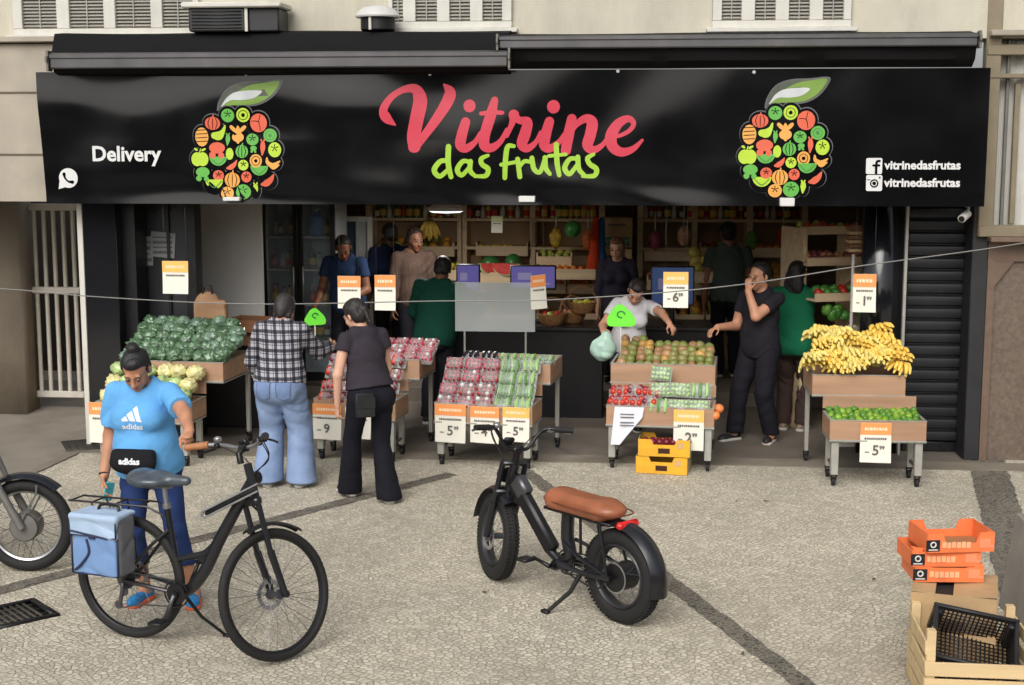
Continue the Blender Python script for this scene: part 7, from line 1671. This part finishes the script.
# glass door fridge
yF = 2.9; x0, x1 = xat(262, yF), xat(336, yF); w = x1 - x0; zt = 2.25
t = empty('fridge', ((x0 + x1) / 2, yF, RF), 0, 'tall black two door glass fridge behind the plaid shopper', 'fridge'); h = zt - RF
mb = MB(); mb.box((0, .6, h / 2), (w, .04, h)); mb.box((0, .3, .04), (w, .6, .08)); mb.box((0, .3, h - .04), (w, .6, .08))
for q in (-1, 0, 1): mb.box((q * (w / 2 - .02), .3, h / 2), (.04, .58, h - .17))
mb.build('cabinet', mat('fridge_inside', (206, 212, 216), .5, 0, .05), t, smooth=False)
for q in (-1, 1):
    mb = MB(); cx_ = q * w / 4; ww = w / 2 - .01
    mb.box((cx_ - ww / 2 + .025, -.02, h / 2), (.05, .04, h), b=.004); mb.box((cx_ + ww / 2 - .025, -.02, h / 2), (.05, .04, h), b=.004); mb.box((cx_, -.02, .05), (ww - .1, .04, .1)); mb.box((cx_, -.02, h - .04), (ww - .1, .04, .08)); dr = mb.build('door', M_black, t, smooth=False)
    mb = MB(); mb.box((cx_, -.012, h / 2), (ww - .1, .006, h - .18)); mb.build('pane', clear_mat('fridge_glass', (190, 210, 220), .10, .05, 0), dr, smooth=False)
    mb = MB(); mb.tube([(cx_ - q * (ww / 2 - .05), -.06, h * .42), (cx_ - q * (ww / 2 - .05), -.06, h * .62)], .01, 8); mb.build('handle', M_steel, dr)
    for z in (.45, .85, 1.25, 1.62):
        if z < h - .2: mb = MB(); mb.box((cx_, .3, z), (ww - .04, .5, .018)); mb.build('rack', M_steel, t, smooth=False)
for q in (-1, 1):
    for zi, z in enumerate((.46, .86, 1.26, 1.63)):
        for i in range(4):
            if rr.random() < .9: put('bottle', rr.choice(meBt), ((x0 + x1) / 2 + q * w / 4 - .12 + .08 * i, yF + .2 + rr.uniform(0, .1), RF + z + .01), (0, 0, i), 'drink bottle behind the left fridge door' if q < 0 else 'drink bottle behind the right fridge door', 'bottle', 'bottles in the fridge')
p = W(318, 232, y=yF + .18); t = empty('water_jug', (p.x, p.y, RF + 1.64), 0, 'blue water jug on the top fridge shelf', 'water jug'); mb = MB(); mb.lathe([(.08, 0), (.085, .02), (.08, .1), (.085, .12), (.08, .2), (.03, .25), (.03, .28)], 18); mb.build('body', mat('blue_plastic', (60, 130, 200), .3, 0, .1), t); mb = MB(); mb.lathe([(.034, .275), (.034, .30)], 14); mb.build('cap', M_white, t)
# white door frame
yD = 3.7; x0, x1 = xat(337, yD), xat(373, yD); t = empty('cold_room_door', ((x0 + x1) / 2, yD, RF), 0, 'white framed cold room door behind the seller in blue', 'door'); w = x1 - x0; h = zat(217, yD) - RF
mb = MB(); 
for q in (-1, 1): mb.box((q * (w / 2 - .03), 0, h / 2), (.06, .08, h), b=.004)
mb.box((0, 0, h - .03), (w - .12, .08, .06), b=.004); mb.build('frame', M_white, t)
mb = MB(); mb.box((w * .22, .02, h / 2), (w * .4, .04, h - .1), b=.004); mb.build('leaf', mat('pale_door', (170, 172, 172), .5), t); mb = MB(); mb.box((-w * .2, .05, h / 2), (w * .38, .02, h - .08)); mb.build('glass', mat('dark_glass', (70, 84, 96), .15), t, smooth=False)
# newspaper sheets on the dark panel, bananas and bags hanging
p = W(155, 247, y=.46); t = empty('notice_sheets', (p.x, .462, p.z), 0, 'two grey printed sheets stuck on the dark panel at left', 'notice'); 
for k_, (x, z, ww, hh) in enumerate(((-.10, -.04, .14, .28), (.07, .02, .24, .24))):
    mb = MB(); mb.box((x, .022 - .004 * k_, z), (ww, .003, hh), rot=(0, R(5 if k_ else 1), 0)); o = mb.build('sheet', mat('grey_newsprint', (136, 138, 138), .8, 0, .1, 8), t, smooth=False)
    mb = MB()
    for j in range(4): mb.box((x, .019 - .004 * k_, z + hh * (.3 - .2 * j)), (ww * .8, .002, hh * (.12 if j % 2 else .06)))
    mb.build('print', M_print, o, smooth=False)
for k_, (u, v, kd) in enumerate(((430, 221, 1),)):
    t = put('banana_bunch', meB[kd], W(u, v, y=4.0), (R(70), 0, k_), ('yellow bananas hanging under the ceiling above the brown striped shirt', 'bananas hanging left above the striped shirt', 'bananas hanging highest above the dark green jumper')[k_], 'banana bunch', None); t.scale = (1.2,) * 3
mb = MB(); mb.cyl((xat(405, 4.0), 4.03, 2.12), (xat(460, 4.0), 4.03, 2.12), .02); o = mb.build('hanging_rail', M_steel2); tag(o, 'metal rail with hanging bananas under the ceiling at left', 'rail')
# stepped produce rack at right
x0, x1 = xat(806, 1.2), xat(862, 1.2); w = x1 - x0 + .15
t = empty('produce_rack', ((x0 + x1) / 2 + .05, 1.35, 0), R(20), 'stepped wooden produce rack with greens and onions beside the green t-shirt', 'produce rack')
tiers = [(zat(330, 1.1), -.25, 'garlic', 18), (zat(296, 1.2), -.05, 'pepper', 14), (zat(262, 1.3), .13, 'onion', 20), (zat(232, 1.4), .3, 'apple', 12)]
KR = T(t.location, (0, 0, R(20)))
for z, y, kd, n in tiers:
    mb = MB(); mb.box((0, y, z), (w, .36, .02)); mb.box((0, y - .18, z + .03), (w, .018, .08)); mb.build('shelf', M_shelf, t, smooth=False)
    heap(kd, KR @ Vector((0, y, z + .01)), w * .92, .32, n, dict(garlic='pale garlic bulb on the lowest step of the produce rack', pepper='green pepper on the second step of the produce rack', onion='red onion on the third step of the produce rack', apple='red apple on the top step of the produce rack')[kd], kd + ' on the stepped rack', .3, R(20))
for i in range(10): put('leaf', MEF['leaf'][i % 2], KR @ Vector((random.uniform(-.25, .25), -.15, zat(312, 1.1) + random.uniform(-.03, .05))), (i, i * .5, i), 'leafy green bunch under the second step of the produce rack', 'leafy greens', 'leafy bunches on the stepped rack')
for q in (-1, 1): mb = MB(); mb.box((q * (w / 2 - .03), .3, 1.0), (.04, .5, 2.0), b=.003); mb.build('side', M_shelf, t, smooth=False)
p = W(838, 290, y=.75); mb = MB(); mb.box((0, 0, p.z / 2), (.03, .03, p.z), b=.003); mb.box((0, 0, p.z), (.2, .2, .02), b=.003); o = mb.build('post', M_shelf, t); o.matrix_world = Matrix.Translation((p.x, p.y, 0))
p = W(854, 250, y=.6); t = empty('box_tower', (p.x, .62, p.z), R(8), 'narrow tower of small brown packs beside the black granite pillar', 'display stand')
for k_ in range(6): mb = MB(); mb.box((0, 0, .04 * k_ + .018 - .02), (.12, .12, .032), rot=(0, 0, .05 * (k_ % 3)), b=.004); mb.build('pack', M_lamd if k_ % 2 else M_card, t)
mb = MB(); mb.cyl((0, 0, -.04), (0, 0, -p.z), .016); mb.box((0, 0, -p.z + .012), (.2, .2, .024), b=.004); mb.build('pole', M_white, t)

# the lit ceiling lamp seen under the banner
p = W(446, 210.5, y=2.2); t = empty('ceiling_lamp', (p.x, p.y, p.z), 0, 'white oval lit lamp hanging under the ceiling above the dark green jumper', 'lamp')
mb = MB(); mb.lathe([(.02, .09), (.10, .08), (.20, .03), (.205, .0), (.19, -.004)], 28, T((0, 0, 0), (0, 0, 0), (1, .6, 1))); mb.build('shade', M_white, t)
mb = MB(); mb.lathe([(.185, -.004), (.15, -.022), (.02, -.03)], 28, T((0, 0, 0), (0, 0, 0), (1, .6, 1))); mb.build('diffuser', emis_mat('lamp_glow', (235, 238, 240), 1.6), t)
mb = MB(); mb.cyl((0, 0, .09), (0, 0, 2.7 - p.z), .008, 6); mb.build('rod', M_steel, t)
ld = bpy.data.lights.new('lamp_light', 'AREA'); ld.shape = 'ELLIPSE'; ld.size = .36; ld.size_y = .22; ld.energy = 26; ld.color = (1, .95, .88); lo_ = bpy.data.objects.new('lamp_light', ld); COL.objects.link(lo_); lo_.parent = t; lo_.location = (0, 0, -.036)

# more stock on the lower shelves
kk = ['apple', 'lemon', 'pepper', 'orange', 'papaya', 'onion', 'pear', 'melon']; on_ = ['first', 'second', 'third', 'fourth', 'fifth', 'sixth']
for ri, (rn, u0, u1, nb_) in enumerate((('left shelves', 378, 458, 3), ('middle shelves', 470, 600, 4), ('right shelves', 643, 800, 5))):
    for li, (ln, v) in enumerate((('third', 283), ('fourth', 312))):
        for bi in range(nb_):
            a = u0 + (u1 - u0) * bi / nb_ + 1.5; b = u0 + (u1 - u0) * (bi + 1) / nb_ - 1.5; kd = kk[(bi * 3 + li * 5 + ri * 2) % 8]
            binheap(a, b, v, YB - .14, kd, 10 if kd != 'melon' else 4, .3, 'wooden bin %s from the left on the %s level of the %s' % (on_[bi], ln, rn), '%s in the %s bin of the %s level, %s' % (kd, on_[bi], ln, rn), '%ss of the %s bin, %s level, %s' % (kd, on_[bi], ln, rn), .5)

for k_, (u, v, c, lb) in enumerate(((556, 238, (206, 170, 60), 'yellow net bag hanging right of the green melon ball'), (588, 240, (214, 110, 50), 'orange net bag hanging above the oranges'), (655, 240, (150, 60, 90), 'purple net bag hanging above the right monitor'), (684, 236, (196, 150, 120), 'pale net bag hanging left of the man in the cap'), (752, 240, (96, 140, 60), 'green net bag hanging right of the man in the cap'), (783, 238, (196, 60, 50), 'red net bag hanging at the right end of the shelves'))):
    p = W(u, v, y=3.95); t = empty('net_bag', p, k_, lb, 'net bag'); o = link_mesh('bag', lumpy('bag', (.075, .065, .11), mat('net_%d' % k_, c, .6, 0, .35, 22, .7, 40), k_ + 40, .25, 2.2, 14, 10, .2), t)
    mb = MB(); mb.cyl((0, 0, .08), (0, 0, .34), .008, 6); mb.build('cord', M_white, t)
# ------------------------------------------------------------------ light and camera
SUN_EL, SUN_AZ = R(40), R(192)     # azimuth measured clockwise from +Y
w = bpy.data.worlds.new('World'); scene.world = w; w.use_nodes = True; nt = w.node_tree
sky = nt.nodes.new('ShaderNodeTexSky'); sky.sky_type = 'NISHITA'; sky.sun_disc = False; sky.sun_elevation = SUN_EL; sky.sun_rotation = SUN_AZ; sky.air_density = 1.0; sky.dust_density = 4.0; sky.ozone_density = .6
hs = nt.nodes.new('ShaderNodeHueSaturation'); hs.inputs['Saturation'].default_value = .3; nt.links.new(sky.outputs[0], hs.inputs['Color']); nt.links.new(hs.outputs[0], nt.nodes['Background'].inputs['Color']); nt.nodes['Background'].inputs['Strength'].default_value = .15
sd = bpy.data.lights.new('sun', 'SUN'); sd.energy = 1.6; sd.angle = R(42); sd.color = (1, .98, .95)
so = bpy.data.objects.new('sun', sd); COL.objects.link(so)
d = Vector((math.sin(SUN_AZ) * math.cos(SUN_EL), math.cos(SUN_AZ) * math.cos(SUN_EL), math.sin(SUN_EL))); so.rotation_euler = d.to_track_quat('Z', 'Y').to_euler(); so.location = (0, -10, 12)
mb = MB(); rr = random.Random(4)  # unseen row of blocks, added to darken and streak the banner's reflections
for i in range(14):
    x_ = -70 + i * 10; h_ = rr.uniform(4, 8); mb.box((x_, -42 - rr.uniform(0, 2), h_ / 2), (9.8, 10, h_))
o = mb.build('added_backdrop', mat('backdrop_render', (120, 112, 100), .9, 0, .3, .3), smooth=False); o['kind'] = 'structure'
cd = bpy.data.cameras.new('camera'); cd.sensor_width = 36; cd.lens = CF * 36 / 1024; cd.clip_end = 2000; cd.clip_start = .1
co = bpy.data.objects.new('camera', cd); COL.objects.link(co); co.location = CAM
co.rotation_euler = Matrix((RT, UP, -FW)).transposed().to_euler(); scene.camera = co
scene.view_settings.view_transform = 'Standard'; scene.view_settings.look = 'None'; scene.view_settings.exposure = 0; scene.view_settings.gamma = 1
scene.cycles.max_bounces = 8; scene.cycles.transparent_max_bounces = 16; scene.cycles.caustics_reflective = False; scene.cycles.caustics_refractive = False
